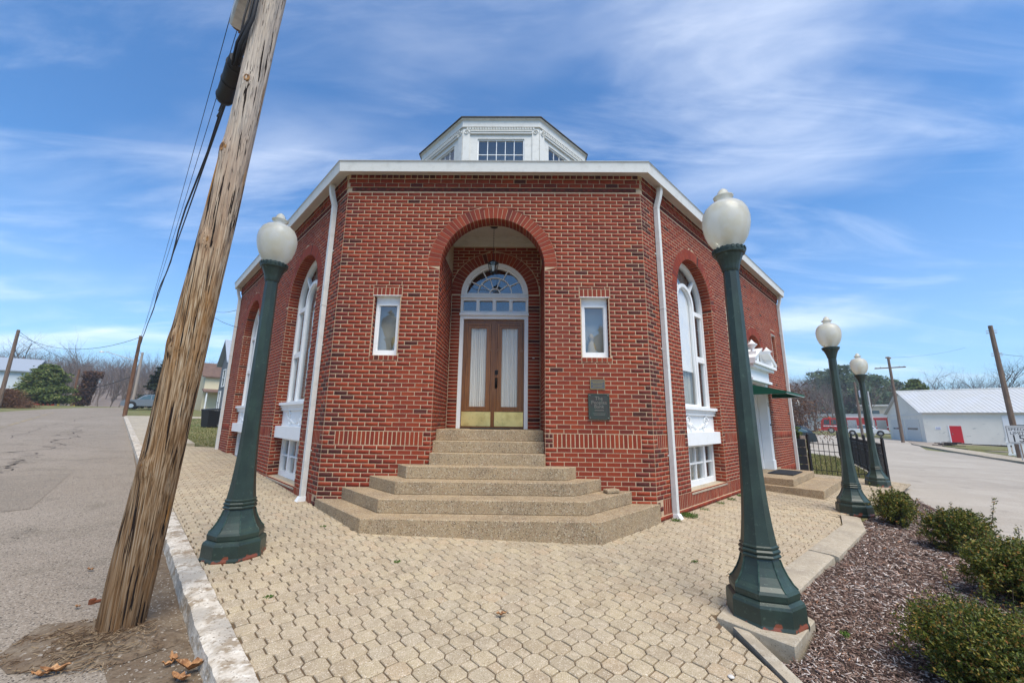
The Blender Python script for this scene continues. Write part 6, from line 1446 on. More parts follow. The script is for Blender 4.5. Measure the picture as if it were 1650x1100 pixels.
def car(loc, rz, kind, paint, label, category='car'):
    t = thing({'pickup': 'pickup_truck', 'suv': 'parked_car', 'hatch': 'parked_car'}[kind], loc, label, category, rz=rz); T = Matrix.Translation(loc) @ Matrix.Rotation(rz, 4, 'Z')
    if kind == 'hatch':
        L, W, H = 4.2, 1.75, 1.46; body = [(-2.1, .30), (-2.12, .62), (-2.02, .92), (-1.2, .97), (.9, .95), (1.6, .86), (2.05, .70), (2.12, .45), (2.1, .28), (1.75, .25), (-1.7, .25)]
        cab = [(-1.95, .93), (-1.62, 1.34), (-1.2, 1.44), (-.1, 1.46), (.45, 1.38), (1.05, .94)]; wx = (-1.28, 1.30); wr_ = .32
        wins_ = [[(-1.62, .98), (-1.48, 1.30), (-1.02, 1.38), (-.95, .98)], [(-.90, .98), (-.95, 1.38), (-.12, 1.40), (-.08, .98)], [(-.02, .98), (-.06, 1.40), (.38, 1.34), (.85, .98)]]
    elif kind == 'suv':
        L, W, H = 4.7, 1.85, 1.72; body = [(-2.35, .38), (-2.36, .75), (-2.28, 1.08), (1.0, 1.08), (2.0, 1.0), (2.34, .85), (2.36, .5), (2.3, .36)]
        cab = [(-2.26, 1.06), (-2.02, 1.62), (-1.6, 1.70), (.1, 1.71), (.5, 1.62), (1.12, 1.07)]; wx = (-1.45, 1.45); wr_ = .37
        wins_ = [[(-2.0, 1.13), (-1.88, 1.55), (-1.12, 1.62), (-1.12, 1.13)], [(-1.04, 1.13), (-1.04, 1.62), (-.16, 1.63), (-.16, 1.13)], [(-.08, 1.13), (-.08, 1.63), (.42, 1.56), (.88, 1.13)]]
    else:
        L, W, H = 5.6, 1.95, 1.85; body = [(-2.8, .55), (-2.8, 1.15), (-.62, 1.15), (-.62, 1.12), (1.25, 1.12), (2.5, 1.06), (2.78, .9), (2.8, .5), (2.7, .42), (-2.7, .45)]
        cab = [(-.66, 1.10), (-.60, 1.72), (-.4, 1.82), (.6, 1.82), (.78, 1.76), (1.38, 1.11)]; wx = (-1.75, 1.75); wr_ = .39
        wins_ = [[(-.50, 1.18), (-.48, 1.68), (-.02, 1.72), (-.02, 1.18)], [(.06, 1.18), (.06, 1.72), (.66, 1.68), (1.12, 1.18)]]
    profile_body(t, body, W, 0, paint, 'body', T); profile_body(t, cab, W*.94, 0, paint, 'cabin', T, .84, 1.25)
    def yk(z): zb = 1.0 if kind == 'hatch' else 1.12; return W*.94/2*(1 if z < 1.25 else .84)+.006
    for s in (-1, 1):
        for wpt in wins_:
            pts = []
            for (x, z) in wpt: kk = 1 if z < 1.25 else .84; pts.append((x, s*(W*.94/2*kk+.008), z))
            quadp(t, T, pts, M_cglass, 'side_window')
        for x in wx:
            m = MB(); c = T @ Vector((x, s*(W/2-.02), wr_+.05)); axv = (T.to_3x3() @ Vector((0, 1, 0))); m.tube([c-axv*.06, c+axv*.03*s/s], wr_+.07, 18); m.build('wheel_arch', M_tyre, t)
            wheel(t, T @ Vector((x, s*(W/2-.06), wr_)), wr_, .2, rz)
        quadp(t, T, [(-L/2-.012, s*W*.5*.95, .72), (-L/2-.012, s*W*.5*.60, .72), (-L/2+.06, s*W*.5*.60, .92), (-L/2+.06, s*W*.5*.95, .92)], M_tail, 'tail_light')
        quadp(t, T, [(L/2+.0, s*W*.5*.95, .66), (L/2+.0, s*W*.5*.6, .66), (L/2-.1, s*W*.5*.6, .82), (L/2-.1, s*W*.5*.95, .82)], M_lensmilk, 'headlight')
    c0, c1 = (cab[0], cab[1]); quadp(t, T, [(c0[0]-.01, -W*.42, c0[1]+.08), (c0[0]-.01, W*.42, c0[1]+.08), (c1[0]-.02, W*.36, c1[1]-.03), (c1[0]-.02, -W*.36, c1[1]-.03)], M_cglass, 'rear_window')
    c0, c1 = (cab[-1], cab[-2]); quadp(t, T, [(c0[0]-.02, -W*.42, c0[1]+.05), (c0[0]-.02, W*.42, c0[1]+.05), (c1[0]+.03, W*.36, c1[1]-.02), (c1[0]+.03, -W*.36, c1[1]-.02)], M_cglass, 'windscreen')
    m = MB(); b_ = [T @ Vector(v) for v in ((-L/2-.05, -W*.48, .38), (-L/2-.05, W*.48, .38), (-L/2+.1, W*.48, .38), (-L/2+.1, -W*.48, .38), (-L/2-.05, -W*.48, .56), (-L/2-.05, W*.48, .56), (-L/2+.1, W*.48, .56), (-L/2+.1, -W*.48, .56))]; m.hexa(b_); m.build('rear_bumper', paint if kind != 'pickup' else M_chrome, t)
    if kind == 'pickup':
        m = MB(); V8 = [T @ Vector(v) for v in ((-2.7, -.85, 1.152), (-.7, -.85, 1.152), (-.7, .85, 1.152), (-2.7, .85, 1.152))]; m.face(V8); m.build('bed_opening', M_tyre, t)
        m = MB(); [m.tube([T @ Vector((-.75, s*.85, 1.15)), T @ Vector((-.75, s*.80, 1.8)), T @ Vector((-.75, -s*.80, 1.8))], .03, 5) for s in (-1, 1)]; m.build('headache_rack', M_black, t)
    return t
hc = G(1299, 722); car(Vector((20.4, 31.6, gz(20.4, 31.6)-.12)), R(168), 'hatch', M_carp, 'dark hatchback parked on the right beyond the iron fence')
sv = G(219, 658); car(Vector((-42.5, 45.5, gz(-42.5, 45.5)-.05)), R(180+36), 'suv', M_carg, 'grey suv parked behind the brown pole on the left')
pk = P(1396, 701, 90); car(Vector((pk.x, pk.y, P(1396, 701.5, 90).z)), R(-38), 'pickup', M_carw, 'white pickup truck parked in front of the red fire truck', 'pickup')
def fire_truck():
    d = 98; c = P(1378, 698.5, d); rz = R(180-38); t = thing('fire_truck', c, 'red fire truck with flashing warning trim parked behind the white pickup', 'fire truck', rz=rz); T = Matrix.Translation(c) @ Matrix.Rotation(rz, 4, 'Z')
    def bx(name, x0, x1, y, z0, z1, mat):
        m = MB(); m.hexa([T @ Vector(v) for v in ((x0,-y,z0),(x1,-y,z0),(x1,y,z0),(x0,y,z0),(x0,-y,z1),(x1,-y,z1),(x1,y,z1),(x0,y,z1))]); return m.build(name, mat, t)
    profile_body(t, [(2.2, .5), (2.2, 2.7), (2.4, 2.85), (4.3, 2.85), (4.75, 2.3), (4.85, 1.4), (4.9, .5)], 2.4, 0, M_firered, 'cab', T); bx('pump_panel', 1.2, 2.2, 1.2, .6, 2.5, M_chrome); bx('body', -4.6, 1.2, 1.22, .7, 2.9, M_firered); bx('hose_bed_rail', -4.6, 1.2, 1.0, 2.9, 3.15, M_white2)
    bx('rear_bumper', -4.9, -4.6, 1.2, .5, .75, M_yel); bx('front_bumper', 4.9, 5.3, 1.2, .5, .8, M_orange); bx('white_stripe', -4.6, 4.5, 1.225, 1.25, 1.42, M_white); bx('light_bar', 3.2, 3.6, 1.0, 2.85, 3.05, M_orange)
    for s in (-1, 1):
        for (a, b) in ((2.5, 3.3), (3.5, 4.4)): quadp(t, T, [(a, s*1.21, 1.6), (b, s*1.21, 1.6), (b-.1, s*1.21, 2.5), (a, s*1.21, 2.5)], M_cglass, 'cab_window')
        for x in (-4.4, -2.9, -.4): quadp(t, T, [(x, s*1.235, .95), (x+1.3, s*1.235, .95), (x+1.3, s*1.235, 2.5), (x, s*1.235, 2.5)], M_chrome, 'locker_shutter')
        for x in (-2.3, 3.4): wheel(t, T @ Vector((x, s*1.15, .52)), .52, .3, rz)
    for k in range(8): quadp(t, T, [(-4.61, -1.2+k*.3, .8), (-4.61, -1.05+k*.3, .8), (-4.61, -.9+k*.3, 2.3), (-4.61, -1.05+k*.3, 2.3)], M_yel if k % 2 else M_orange, 'chevron')
    quadp(t, T, [(4.86, -1.1, 1.6), (4.86, 1.1, 1.6), (4.60, 1.1, 2.5), (4.60, -1.1, 2.5)], M_cglass, 'windscreen')
fire_truck()

# ------------------------------------------------------------------ white garage on the right
def garage():
    A = Vector((52, 52)); lu = Vector((.75, -.66)); du = Vector((.45, .89)); zb = CZ-2.05; ze = CZ+1.76; zr = CZ+4.65; LL_, DD = 17.0, 12.0
    t = thing('white_garage', (A.x, A.y, zb), 'long low white garage with a pale metal roof and a red door', 'garage')
    p = lambda s, d, z: Vector((A.x+lu.x*s+du.x*d, A.y+lu.y*s+du.y*d, z))
    m = MB(); m.face([p(0,0,zb), p(LL_,0,zb), p(LL_,0,ze), p(0,0,ze)]); m.build('long_wall', M_garage, t)
    m = MB(); m.face([p(0,0,zb), p(0,DD,zb), p(0,DD,ze), p(0,DD/2,zr), p(0,0,ze)]); m.face([p(LL_,0,zb), p(LL_,DD,zb), p(LL_,DD,ze), p(LL_,DD/2,zr), p(LL_,0,ze)]); m.face([p(0,DD,zb), p(LL_,DD,zb), p(LL_,DD,ze), p(0,DD,ze)]); m.build('gable_wall', M_garage, t)
    m = MB(); o = .35; hh = zr+.08; eh = ze+.0
    for (d0, z0, d1, z1) in ((-o, eh-.12, DD/2, hh), (DD+o, eh-.12, DD/2, hh)): m.hexa([p(-o,d0,z0), p(LL_+o,d0,z0), p(LL_+o,d1,z1), p(-o,d1,z1), p(-o,d0,z0+.07), p(LL_+o,d0,z0+.07), p(LL_+o,d1,z1+.07), p(-o,d1,z1+.07)])
    ro = m.build('metal_roof', M_metalroof, t)
    for k in range(44):
        s = -o+.2+k*(LL_+2*o-.4)/43; m = MB(); m.tube([p(s,-o,eh-.04), p(s,DD/2,hh+.08)], .03, 4); m.build('roof_rib', M_metalroof, ro)
    m = MB(); m.tube([p(-o,DD/2,hh+.1), p(LL_+o,DD/2,hh+.1)], .09, 6); m.build('ridge_cap', M_white2, ro)
    f = Fr((A.x, A.y, 0), (lu.x, lu.y, 0), (-du.x, -du.y, 0)); fz = lambda z: z-CZ
    def wb(name, s0, s1, z0, z1, mat, n0=.0, n1=.04): m = MB(); m.fbox(f, s0, s1, fz(z0), fz(z1), n0, n1); return m.build(name, mat, t)
    do = wb('red_door', 2.15, 3.15, zb+.12, zb+2.12, M_red, 0, .05); m = MB(); m.fbox(f, 2.28, 2.36, fz(zb+1.1), fz(zb+1.2), .05, .1); m.build('handle', M_chrome, do)
    wb('door_frame', 2.05, 2.15, zb+.1, zb+2.2, M_white, 0, .06); wb('wall_panel', 6.5, 8.9, zb+.9, ze-.45, M_white, 0, .05); wb('panel_ledge', 6.4, 9.0, zb+.80, zb+.9, M_white2, 0, .12)
    w = wb('window', 7.35, 8.3, zb+1.15, zb+2.35, M_cglass, .05, .07); m = MB(); m.fbox(f, 7.3, 8.35, fz(zb+1.72), fz(zb+1.78), .07, .09); m.build('sash_bar', M_white, w)
    s_ = wb('wall_notice', .95, 1.45, zb+1.65, zb+2.0, M_white, 0, .03); m = MB(); m.fbox(f, 1.0, 1.4, fz(zb+1.72), fz(zb+1.78), .03, .035); m.fbox(f, 1.0, 1.4, fz(zb+1.86), fz(zb+1.92), .03, .035); m.build('printed_lines', material('blue_print', (.10,.12,.35), .7), s_)
    fg = Fr((A.x, A.y, 0), (du.x, du.y, 0), (-lu.x, -lu.y, 0))
    for k in range(2):
        d0 = 1.2+k*5.2; m = MB(); m.fbox(fg, d0, d0+4.4, fz(zb+.05), fz(zb+2.9), .0, .05); g = m.build('garage_door', M_gdoor, t)
        for j in range(4): m = MB(); m.fbox(fg, d0+.05, d0+4.35, fz(zb+.08+j*.7), fz(zb+.12+j*.7), .05, .07); m.build('door_panel_rail', M_white2, g)
        m = MB(); m.fbox(fg, d0+.6, d0+3.8, fz(zb+1.55), fz(zb+1.8), .05, .06); m.build('door_window', M_cglass, g)
    m = MB(); m.fbox(fg, -.02, DD, fz(ze-.35), fz(ze-.2), .0, .05); m.build('fascia_board', M_white2, t)
garage()
c = P(1421, 697, 118); rz = R(-50)
an = thing('beige_annex', c, 'flat roofed beige building behind the fire truck left of the white garage', 'building')
m = MB(); m.box((c.x+1.5, c.y+2, c.z+2.4), (6.0, 7, 6.6), R(-42)); m.build('wall', M_beige, an); m = MB(); m.box((c.x+1.5, c.y+2, c.z+5.8), (6.5, 7.5, .3), R(-42)); m.build('roof', M_soffit, an)
fA = Fr((c.x+1.5, c.y+2, 0), (math.cos(R(-42)), math.sin(R(-42)), 0), (math.sin(R(-42)), -math.cos(R(-42)), 0)); m = MB(); m.fbox(fA, -2.6, .4, c.z-CZ+3.6, c.z-CZ+4.7, 3.5, 3.55); m.build('window', M_cglass, an)
c = P(1378, 695, 118); wb_ = thing('white_long_shed', c, 'low whitish shed with a plain roof behind the fire truck', 'building'); m = MB(); m.box((c.x, c.y, c.z+1.5), (16, 6, 3.4), R(-42)); m.build('wall', M_white2, wb_); m = MB(); m.box((c.x, c.y, c.z+3.5), (17, 7, .6), R(-42)); m.build('roof', M_metalroof, wb_)
# speed limit sign on the right pole, low white picket, debris pile
sg = thing('speed_limit_sign', (b6.x-.30, b6.y-.26, b6.z+1.9), 'white speed limit 15 sign in front of the tall right pole', 'sign')
sf = Fr((P(1639, 700, 38).x, P(1639, 700, 38).y, 0), (.78, -.63, 0), (-.63, -.78, 0)); zc_ = P(1640, 700, 38).z-CZ
m = MB(); m.fbox(sf, -.42, .42, zc_-.52, zc_+.52, 0, .02); m.build('plate', M_sign, sg)
m = MB(); 
for (a, b, c_, d_) in ((-.38, .38, .45, .475), (-.38, .38, -.475, -.45), (-.38, -.36, -.45, .45), (.36, .38, -.45, .45)): m.fbox(sf, a, b, zc_+c_, zc_+d_, .02, .024)
m.build('border', M_signk, sg)
text_mesh('SPEED', .23, sf, 0, zc_+.30, .022, M_signk, sg); text_mesh('LIMIT', .23, sf, 0, zc_+.08, .022, M_signk, sg); text_mesh('15', .58, sf, 0, zc_-.24, .022, M_signk, sg)
m = MB(); q = sf(0, 0, -.03); m.tube([(q.x, q.y, CZ+zc_+.5), (q.x, q.y, gz(q.x, q.y)-.2)], .03, 6); m.build('sign_post', M_galv, sg)
wf = thing('white_picket_panel', P(1637, 722, 42), 'short white picket panel standing behind the speed limit sign', 'fence'); pf = Fr((P(1624, 722, 43.5).x, P(1624, 722, 43.5).y, 0), (.78, -.63, 0), (-.63, -.78, 0)); zf_ = P(1630, 722, 43.5).z-CZ
for k in range(11): m = MB(); m.fbox(pf, k*.2, k*.2+.12, zf_-.7, zf_+.65+.03*k, 0, .04); m.build('picket', M_white, wf)
for h in (-.45, .35): m = MB(); m.fbox(pf, -.05, 2.2, zf_+h, zf_+h+.12, .04, .07); m.build('rail', M_white, wf)
c = G(1531, 718.5, -.05); m = MB(); rdm = random.Random(4)
for k in range(60): a = rdm.uniform(0, 3.1); m.box((c.x+rdm.gauss(0, .5), c.y+rdm.gauss(0, .35), c.z+rdm.uniform(.0, .35)), (rdm.uniform(.3, .9), .08, .08), a)
m.build('brush_pile', M_bark2, label='small dark pile of cut branches on the verge before the garage', category='brush pile')
# far small lamp, evergreen shrub by the car
c = P(1291, 690, 60); fl = thing('far_lamp_post', (c.x, c.y, c.z-.3), 'small distant black lamp post with a white globe beyond the dark hatchback', 'lamp post')
m = MB(); m.lathe([(.16, 0), (.16, .2), (.07, .5), (.055, 2.9), (.1, 3.0)], 8, (c.x, c.y, c.z-.3)); m.build('shaft', M_black, fl); m = MB(); m.lathe([(.1, 3.0), (.2, 3.2), (.22, 3.35), (.17, 3.5), (.06, 3.58), (.07, 3.65), (.001, 3.72)], 14, (c.x, c.y, c.z-.3)); m.build('globe', M_lensmilk, fl, smooth=True)

# ------------------------------------------------------------------ houses on the left
def house(name, loc, rz, W, Dp, hw, hr, wallm, roofm, label, wins_=(), gable=True, porch=None):
    t = thing(name, loc, label, 'house', rz=rz); T = Matrix.Translation(loc) @ Matrix.Rotation(rz, 4, 'Z'); q = lambda x, y, z: T @ Vector((x, y, z))
    m = MB()
    for a, b in (((-W/2, -Dp/2), (W/2, -Dp/2)), ((W/2, -Dp/2), (W/2, Dp/2)), ((W/2, Dp/2), (-W/2, Dp/2)), ((-W/2, Dp/2), (-W/2, -Dp/2))): m.face([q(*a, -1), q(*b, -1), q(*b, hw), q(*a, hw)])
    m.face([q(-W/2, -Dp/2, hw), q(W/2, -Dp/2, hw), q(0, -Dp/2, hr)]); m.face([q(-W/2, Dp/2, hw), q(W/2, Dp/2, hw), q(0, Dp/2, hr)]); m.build('wall', wallm, t)
    m = MB(); o = .4; k = (hr-hw)/(W/2)
    for s in (-1, 1): m.hexa([q(s*(W/2+o), -Dp/2-o, hw-k*o), q(s*(W/2+o), Dp/2+o, hw-k*o), q(0, Dp/2+o, hr), q(0, -Dp/2-o, hr), q(s*(W/2+o), -Dp/2-o, hw-k*o+.15), q(s*(W/2+o), Dp/2+o, hw-k*o+.15), q(0, Dp/2+o, hr+.15), q(0, -Dp/2-o, hr+.15)])
    m.build('roof', roofm, t)
    for (face, x, z, w, h) in wins_:
        m = MB(); pl_ = MB()
        if face == 'f': P8 = lambda a, z_, n: q(a, -Dp/2-n, z_)
        elif face == 'l': P8 = lambda a, z_, n: q(-W/2-n, a, z_)
        else: P8 = lambda a, z_, n: q(W/2+n, a, z_)
        for (a0, a1, b0, b1) in ((x-w/2-.12, x-w/2, z-.12, z+h+.12), (x+w/2, x+w/2+.12, z-.12, z+h+.12), (x-w/2, x+w/2, z+h, z+h+.12), (x-w/2, x+w/2, z-.12, z), (x-w/2, x+w/2, z+h/2-.03, z+h/2+.03)):
            m.hexa([P8(a0, b0, 0), P8(a1, b0, 0), P8(a1, b0, .08), P8(a0, b0, .08), P8(a0, b1, 0), P8(a1, b1, 0), P8(a1, b1, .08), P8(a0, b1, .08)])
        wo = m.build('window', M_white, t); pl_.face([P8(x-w/2, z, .03), P8(x+w/2, z, .03), P8(x+w/2, z+h, .03), P8(x-w/2, z+h, .03)]); pl_.build('pane', M_cglass, wo)
    return t, T
def bearing_px(x, y): v = Vector((x, y, gz(x, y)-CZ)); return 825+FPX*v.dot(rr)/v.dot(Fw)
def on_street(px, off):
    lo, hi = 15, 90
    for _ in range(40):
        md = (lo+hi)/2
        if bearing_px(*cl(md, off)) > px: lo = md
        else: hi = md
    return lo
RZH = R(-44.2)
sA = on_street(352, 6.5); fA_ = cl(sA, 6.5+4.5); zb = gz(*fA_)-.1; yA = math.hypot(*cl(sA, 6.5))
hA, TA = house('grey_gabled_house', Vector((*fA_, zb)), RZH, 4.4, 9, P(350, 581, yA).z-zb, P(350, 548, yA).z-zb, M_greysid, M_slateroof, 'dark grey two storey house with a steep metal gable behind the brick wall at left', [('r', -3.6, 2.9, .8, 1.5), ('r', -2.2, 2.9, .8, 1.5), ('r', -3.6, .5, .8, 1.8), ('r', -2.2, .5, .8, 1.8), ('f', 0, 2.9, 1.0, 1.5), ('f', -.9, .5, .8, 1.8)])
sB = on_street(316, 7.5); fB_ = cl(sB, 7.5+5); zb = gz(*fB_)-.2; yB = math.hypot(*cl(sB, 7.5))
hB, TB0 = house('cream_house', Vector((*fB_, zb)), RZH, 8, 10, P(318, 608, yB).z-zb, P(318, 585, yB).z-zb, M_yellow, M_brownroof, 'cream house with a brown roof and porch just right of the near pole')
TB = TB0 @ Matrix.Rotation(R(90), 4, 'Z') @ Matrix.Translation((-1.0, .6, 0))
m = MB(); m.hexa([TB @ Vector(v) for v in ((-4.2,-6.4,2.3),(4.2,-6.4,2.3),(4.2,-4.5,2.75),(-4.2,-4.5,2.75),(-4.2,-6.4,2.42),(4.2,-6.4,2.42),(4.2,-4.5,2.87),(-4.2,-4.5,2.87))]); m.build('porch_roof', M_brownroof, hB)
for x in (-3.8, -1.3, 1.3, 3.8): m = MB(); m.tube([TB @ Vector((x, -6.2, -.5)), TB @ Vector((x, -6.2, 2.35))], .09, 6); m.build('porch_post', M_white, hB)
m = MB(); m.hexa([TB @ Vector(v) for v in ((-3.5,-4.56,.0),(2,-4.56,.0),(2,-4.5,.0),(-3.5,-4.5,.0),(-3.5,-4.56,2.2),(2,-4.56,2.2),(2,-4.5,2.2),(-3.5,-4.5,2.2))]); m.build('porch_back_wall', material('olive_wall', (.20,.18,.09), .9), hB)
c = P(33, 630, 84); hC, TC = house('pale_house', Vector((c.x-6.2, c.y-1.8, c.z-1.0)), R(40+90), 7, 13, P(30, 597, 84).z-c.z+1.0, P(30, 576, 84).z-c.z+1.0, M_bluesid, M_slateroof, 'pale white house with a grey metal roof at the far left edge', [('l', 3.5, .8, 1, 1.5), ('l', 0, .8, 1, 1.5)])
# wheelie bin and block pile
c = G(337, 688); bn = thing('wheelie_bin', (c.x, c.y, gz(c.x, c.y)), 'black wheelie bin standing on the lawn left of the brick building', 'bin')
m = MB(); T = Matrix.Translation((c.x, c.y, gz(c.x, c.y))) @ Matrix.Rotation(R(-20), 4, 'Z') @ Matrix.Diagonal((.86, .86, .86, 1)); m.hexa([T @ Vector(v) for v in ((-.30,-.30,0),(.30,-.30,0),(.30,.30,0),(-.30,.30,0),(-.36,-.38,1.02),(.36,-.38,1.02),(.36,.38,1.02),(-.36,.38,1.02))]); m.build('bin_body', M_bin, bn)
m = MB(); m.hexa([T @ Vector(v) for v in ((-.38,-.42,1.02),(.38,-.42,1.02),(.38,.42,1.05),(-.38,.42,1.05),(-.36,-.40,1.10),(.36,-.40,1.10),(.36,.40,1.16),(-.36,.40,1.16))]); m.build('bin_lid', M_bin, bn)
for s in (-1, 1): wheel(bn, T @ Vector((s*.33, .30, .12)), .12, .06, R(70))
c = G(350, 690); bp_ = thing('concrete_block_stack', (c.x+.3, c.y, gz(c.x, c.y)), 'small stack of concrete blocks right of the black bin', 'block stack')
for k in range(4):
    for j in range(2): m = MB(); m.box((c.x+.25+j*.42+.02*k, c.y+.2-.1*j, gz(c.x, c.y)+.1+k*.2), (.40, .2, .19), R(-12)); m.build('concrete_block', M_conc, bp_)
# yellow markers, small red and white car far left
for i, (px, d, lb) in enumerate(((94, 92, 'left one of the yellow marker posts across the left street'), (120, 92, 'yellow marker post standing next to the short brown pole'))):
    c = P(px, 651, d); m = MB(); m.tube([c-Vector((0, 0, .5)), c+Vector((0, 0, .9))], .12, 6); m.tube([c+Vector((-.1, 0, .7)), c+Vector((.35, -.2, .95))], .07, 5); m.build('marker_post', M_yel, label=lb, category='marker post', group='yellow marker posts')
c = P(54, 650, 86); m = MB(); m.prism([(c.x-2, c.y-1), (c.x+2, c.y-1), (c.x+2, c.y+1), (c.x-2, c.y+1)], c.z-.6, c.z+.2); 
rc_ = thing('far_parked_car', (c.x, c.y, c.z-.6), 'tiny white and red car half hidden in brush beyond the left street', 'car'); m = MB(); m.prism([(c.x-2, c.y-.9), (c.x+.2, c.y-.9), (c.x+.2, c.y+.9), (c.x-2, c.y+.9)], c.z-.5, c.z+.35); m.build('white_half', M_carw, rc_); m = MB(); m.prism([(c.x+.2, c.y-.88), (c.x+1.9, c.y-.88), (c.x+1.9, c.y+.88), (c.x+.2, c.y+.88)], c.z-.5, c.z+.45); m.build('red_half', M_firered, rc_)

# ------------------------------------------------------------------ trees
def evergreen(px, pyb, pyt, d, wpx, mat, label, seed, n=7000, tiers=True, cone=1.0, name='evergreen_tree', size=None, ragged=.25):
    b = P(px, pyb, d); top = P(px, pyt, d).z; b.z = min(b.z, top-2); H = top-b.z+.5; Rm = wpx/FPX*b.dot(Fw)*.5 if False else wpx*math.hypot(b.x, b.y)/FPX*.42
    t = thing(name, (b.x, b.y, b.z-.5), label, 'tree'); g = np.random.default_rng(seed); rd = random.Random(seed)
    size = size or H*.028; pts = []; tr = MB(); tr.tube([(b.x, b.y, b.z-.6), (b.x, b.y, b.z+H*.8)], [H*.022, H*.006], 8)
    nb = 60 if name == 'pine_tree' else 150
    for k in range(nb):
        f = rd.random()**.9; z = b.z-.3+H*(.06+.92*f); rr_ = Rm*((1-f)**cone*(.75+.5*rd.random())+.04); a = rd.uniform(0, 6.28)
        dz = -.10 if tiers else .25
        tip = Vector((b.x+math.cos(a)*rr_, b.y+math.sin(a)*rr_, z+rr_*dz)); root_ = Vector((b.x, b.y, z))
        tr.tube([root_, tip], [H*.004, H*.001], 3, cap=False)
        q = max(6, int(n/nb*(rr_/Rm+.25)*1.3)); tt = g.uniform(.25, 1.05, q)**.7; c = np.array(root_)[None]*(1-tt[:, None])+np.array(tip)[None]*tt[:, None]+g.normal(size=(q, 3))*np.array([1, 1, .45])*(rr_*ragged*.55)
        pts.append(c)
    V, Fc = leaf_cloud(np.concatenate(pts), size, .35, seed, .45); npmesh('crown', V, Fc, mat, t); tr.build('trunk', M_bark2, t)
evergreen(66, 652, 588, 76, 44, M_ever, 'broad bushy evergreen tree across the left street', 21, 20000, False, .55, size=.17, ragged=.32)
evergreen(254, 655, 578, 68, 40, M_spruce, 'dark spruce half hidden behind the near utility pole', 22, 9000, True, .8, size=.20)
evergreen(1342, 684, 598, 150, 62, M_pine, 'tall ragged pine left of the third lamp post', 23, 4200, False, .3, 'pine_tree', size=.42, ragged=.36)
evergreen(1372, 684, 590, 140, 66, M_pine, 'tallest ragged pine between the third and fourth lamp posts', 24, 4200, False, .3, 'pine_tree', size=.42, ragged=.36)
evergreen(1412, 680, 606, 135, 62, M_pine, 'dark pine right of the fourth lamp post', 25, 4200, False, .3, 'pine_tree', size=.42, ragged=.36)
evergreen(1438, 676, 616, 145, 50, M_pine, 'short dark pine behind the crossarm pole', 26, 4200, False, .3, 'pine_tree', size=.42, ragged=.36)
evergreen(1484, 676, 612, 95, 34, M_ever, 'small round green tree rising behind the garage roof', 27, 3000, False, .5, size=.35)
evergreen(1288, 720, 693, 24, 26, M_ever, 'small evergreen bush against the far end of the right wall', 28, 2500, False, .4, 'evergreen_bush', size=.06)
# bare trees behind the garage roof and at left
bt = [(1508, 690, 598, 100, 'bare tree first from left behind the garage roof'), (1532, 690, 602, 104, 'bare tree second from left behind the garage roof'), (1557, 690, 606, 100, 'slim bare tree in the middle behind the garage roof'), (1588, 690, 596, 92, 'widest forked bare tree behind the garage roof'), (1622, 690, 604, 98, 'bare tree behind the garage just right of the tall pole'),
      (1652, 690, 575, 90, 'tallest dark bare tree at the right edge'), (1470, 688, 610, 120, 'bare tree behind the garage gable'), (14, 640, 528, 90, 'tall thin bare tree at the far left above the pale house')]
for i, (px, pb, ptp, d, lb) in enumerate(bt):
    b = P(px, pb, d); H = P(px, ptp, d).z-b.z+.6; t = thing('bare_tree', b, lb, 'tree'); mt = branch_tree(H, 50+i, 4, .6, H*.018, .22, (3, 5), .30); mt.v = [(v[0]+b.x, v[1]+b.y, v[2]+b.z-.5) for v in mt.v]
    mt.build('branches', M_bark2 if px > 1500 else M_bark, t)
# vine-covered dead trunk and dry brush at left
b = P(128, 652, 90); t = thing('vine_covered_tree', b, 'brown vine covered dead trunk across the left street', 'tree'); H = P(128, 598, 90).z-b.z; g = np.random.default_rng(5)
m = MB(); m.tube([b-Vector((0, 0, .5)), b+Vector((.6, 0, H*.6)), b+Vector((1.2, 0, H*.95))], [.5, .35, .2], 8); m.build('trunk', M_bark2, t)
q = g.uniform(0, 1, 3500); a = g.uniform(0, 6.28, 3500); r_ = g.uniform(.2, 1, 3500)*(1.1-.3*q+.4*(q > .82)); V, Fc = leaf_cloud(np.stack([b.x+q*1.2+np.cos(a)*r_, b.y+np.sin(a)*r_, b.z+q*H], 1), .2, 0, 5); npmesh('vines', V, Fc, M_vine, t)
def brush(px, pyb, d, W, Hh, mat, label, seed, n=2500, size=.12):
    b = P(px, pyb, d); g = np.random.default_rng(seed); x = g.normal(size=n)*W*.4; y = g.normal(size=n)*W*.4; z = g.uniform(0, 1, n)*Hh*np.exp(-(x/W)**2); V, Fc = leaf_cloud(np.stack([b.x+x, b.y+y, b.z-.4+z], 1), size, 0, seed, .18)
    npmesh('dry_bush', V, Fc, mat, label=label, category='bush')
brush(4, 657, 60, 1.5, 2.2, M_brush, 'reddish dry bush in front of the pale house at the left edge', 61, 9000, .13)
brush(26, 656, 62, 1.5, 1.1, M_brush, 'lower dry brush right of the reddish bush below the evergreen', 62, 6000, .12)
brush(1276, 700, 45, 3.0, 5.0, M_vine, 'brown leafy thicket showing past the right end of the brick wall', 63, 3000, .2)

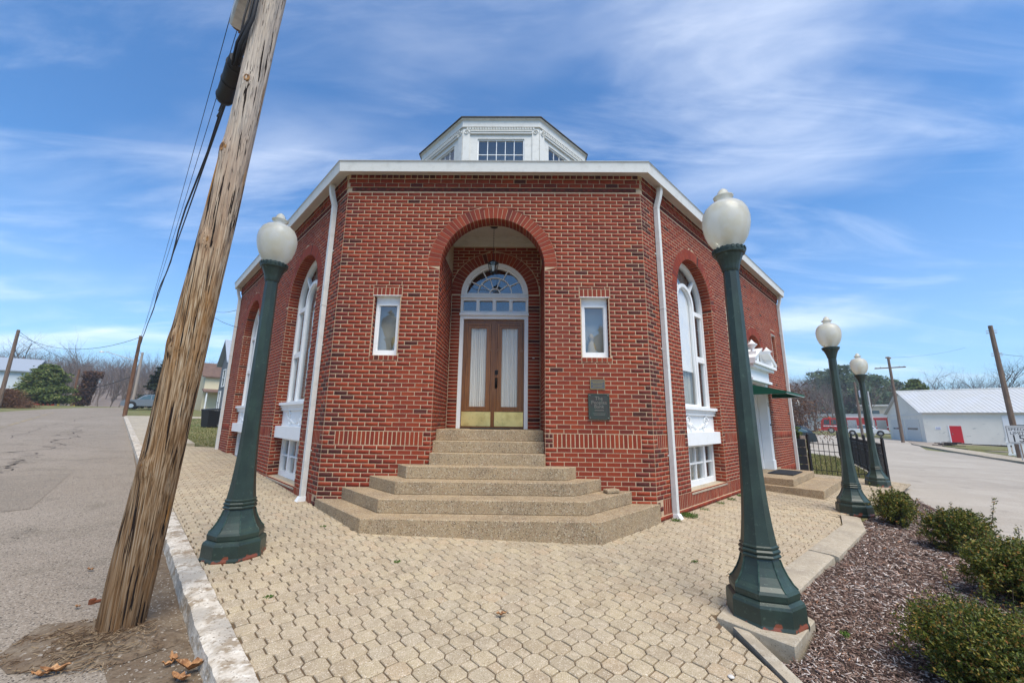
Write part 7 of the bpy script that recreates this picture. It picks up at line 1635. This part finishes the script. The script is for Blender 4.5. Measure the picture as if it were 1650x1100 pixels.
# far woods on the hills: one mass of bare trees
def woods():
    base = []
    for k in range(6): mt = branch_tree(1.0, 200+k, 3, .5, .014, .35, (3, 5), .25); base.append((np.array(mt.v), np.array([f for f in mt.f if len(f) == 4])))
    Vs = []; Fs = []; off = 0; rd = random.Random(9)
    def add(az, r, h):
        nonlocal off
        x, y = r*math.sin(az), r*math.cos(az); V, Fc = base[rd.randrange(6)]; a = rd.uniform(0, 6.28); ca, sa = math.cos(a), math.sin(a)
        W = V.copy(); W = np.stack([(W[:, 0]*ca-W[:, 1]*sa)*h, (W[:, 0]*sa+W[:, 1]*ca)*h, W[:, 2]*h], 1)+np.array([x, y, terrain_z(x, y)-.5]); Vs.append(W); Fs.append(Fc+off); off += len(W)
    for _ in range(1200):
        if rd.random() < .5: az = R(rd.uniform(-54, -30))
        else: az = R(rd.uniform(32, 56))
        r = rd.uniform(130, 430); add(az, r, rd.uniform(9, 15))
    for _ in range(40): add(R(rd.uniform(-52, -40)), rd.uniform(100, 130), rd.uniform(6, 10))
    for _ in range(26): add(R(rd.uniform(34, 41)), rd.uniform(112, 150), rd.uniform(10, 14))
    npmesh('far_woods', np.concatenate(Vs), np.concatenate(Fs), M_bark, kind='stuff', label='bare grey brown woods covering the distant hills', category='woods')
woods()

# ------------------------------------------------------------------ the air: pale even haze over the whole place
hm = bpy.data.materials.new('haze_air'); hm.use_nodes = True; nt = hm.node_tree; nt.nodes.clear()
o_ = nt.nodes.new('ShaderNodeOutputMaterial'); v_ = nt.nodes.new('ShaderNodeVolumePrincipled'); v_.inputs['Color'].default_value = (.80, .86, .95, 1); v_.inputs['Density'].default_value = .0008; v_.inputs['Anisotropy'].default_value = .2
nt.links.new(v_.outputs[0], o_.inputs['Volume'])
zs_ = [v.co.z for v in bpy.data.objects['ground'].data.vertices]
m = MB(); m.box((0, 0, (min(zs_)-1+max(zs_)+22)/2), (2060, 2060, max(zs_)+22-min(zs_)+1)); m.build('haze', hm, kind='stuff', label='thin pale haze hanging in the air over the distant hills', category='haze')
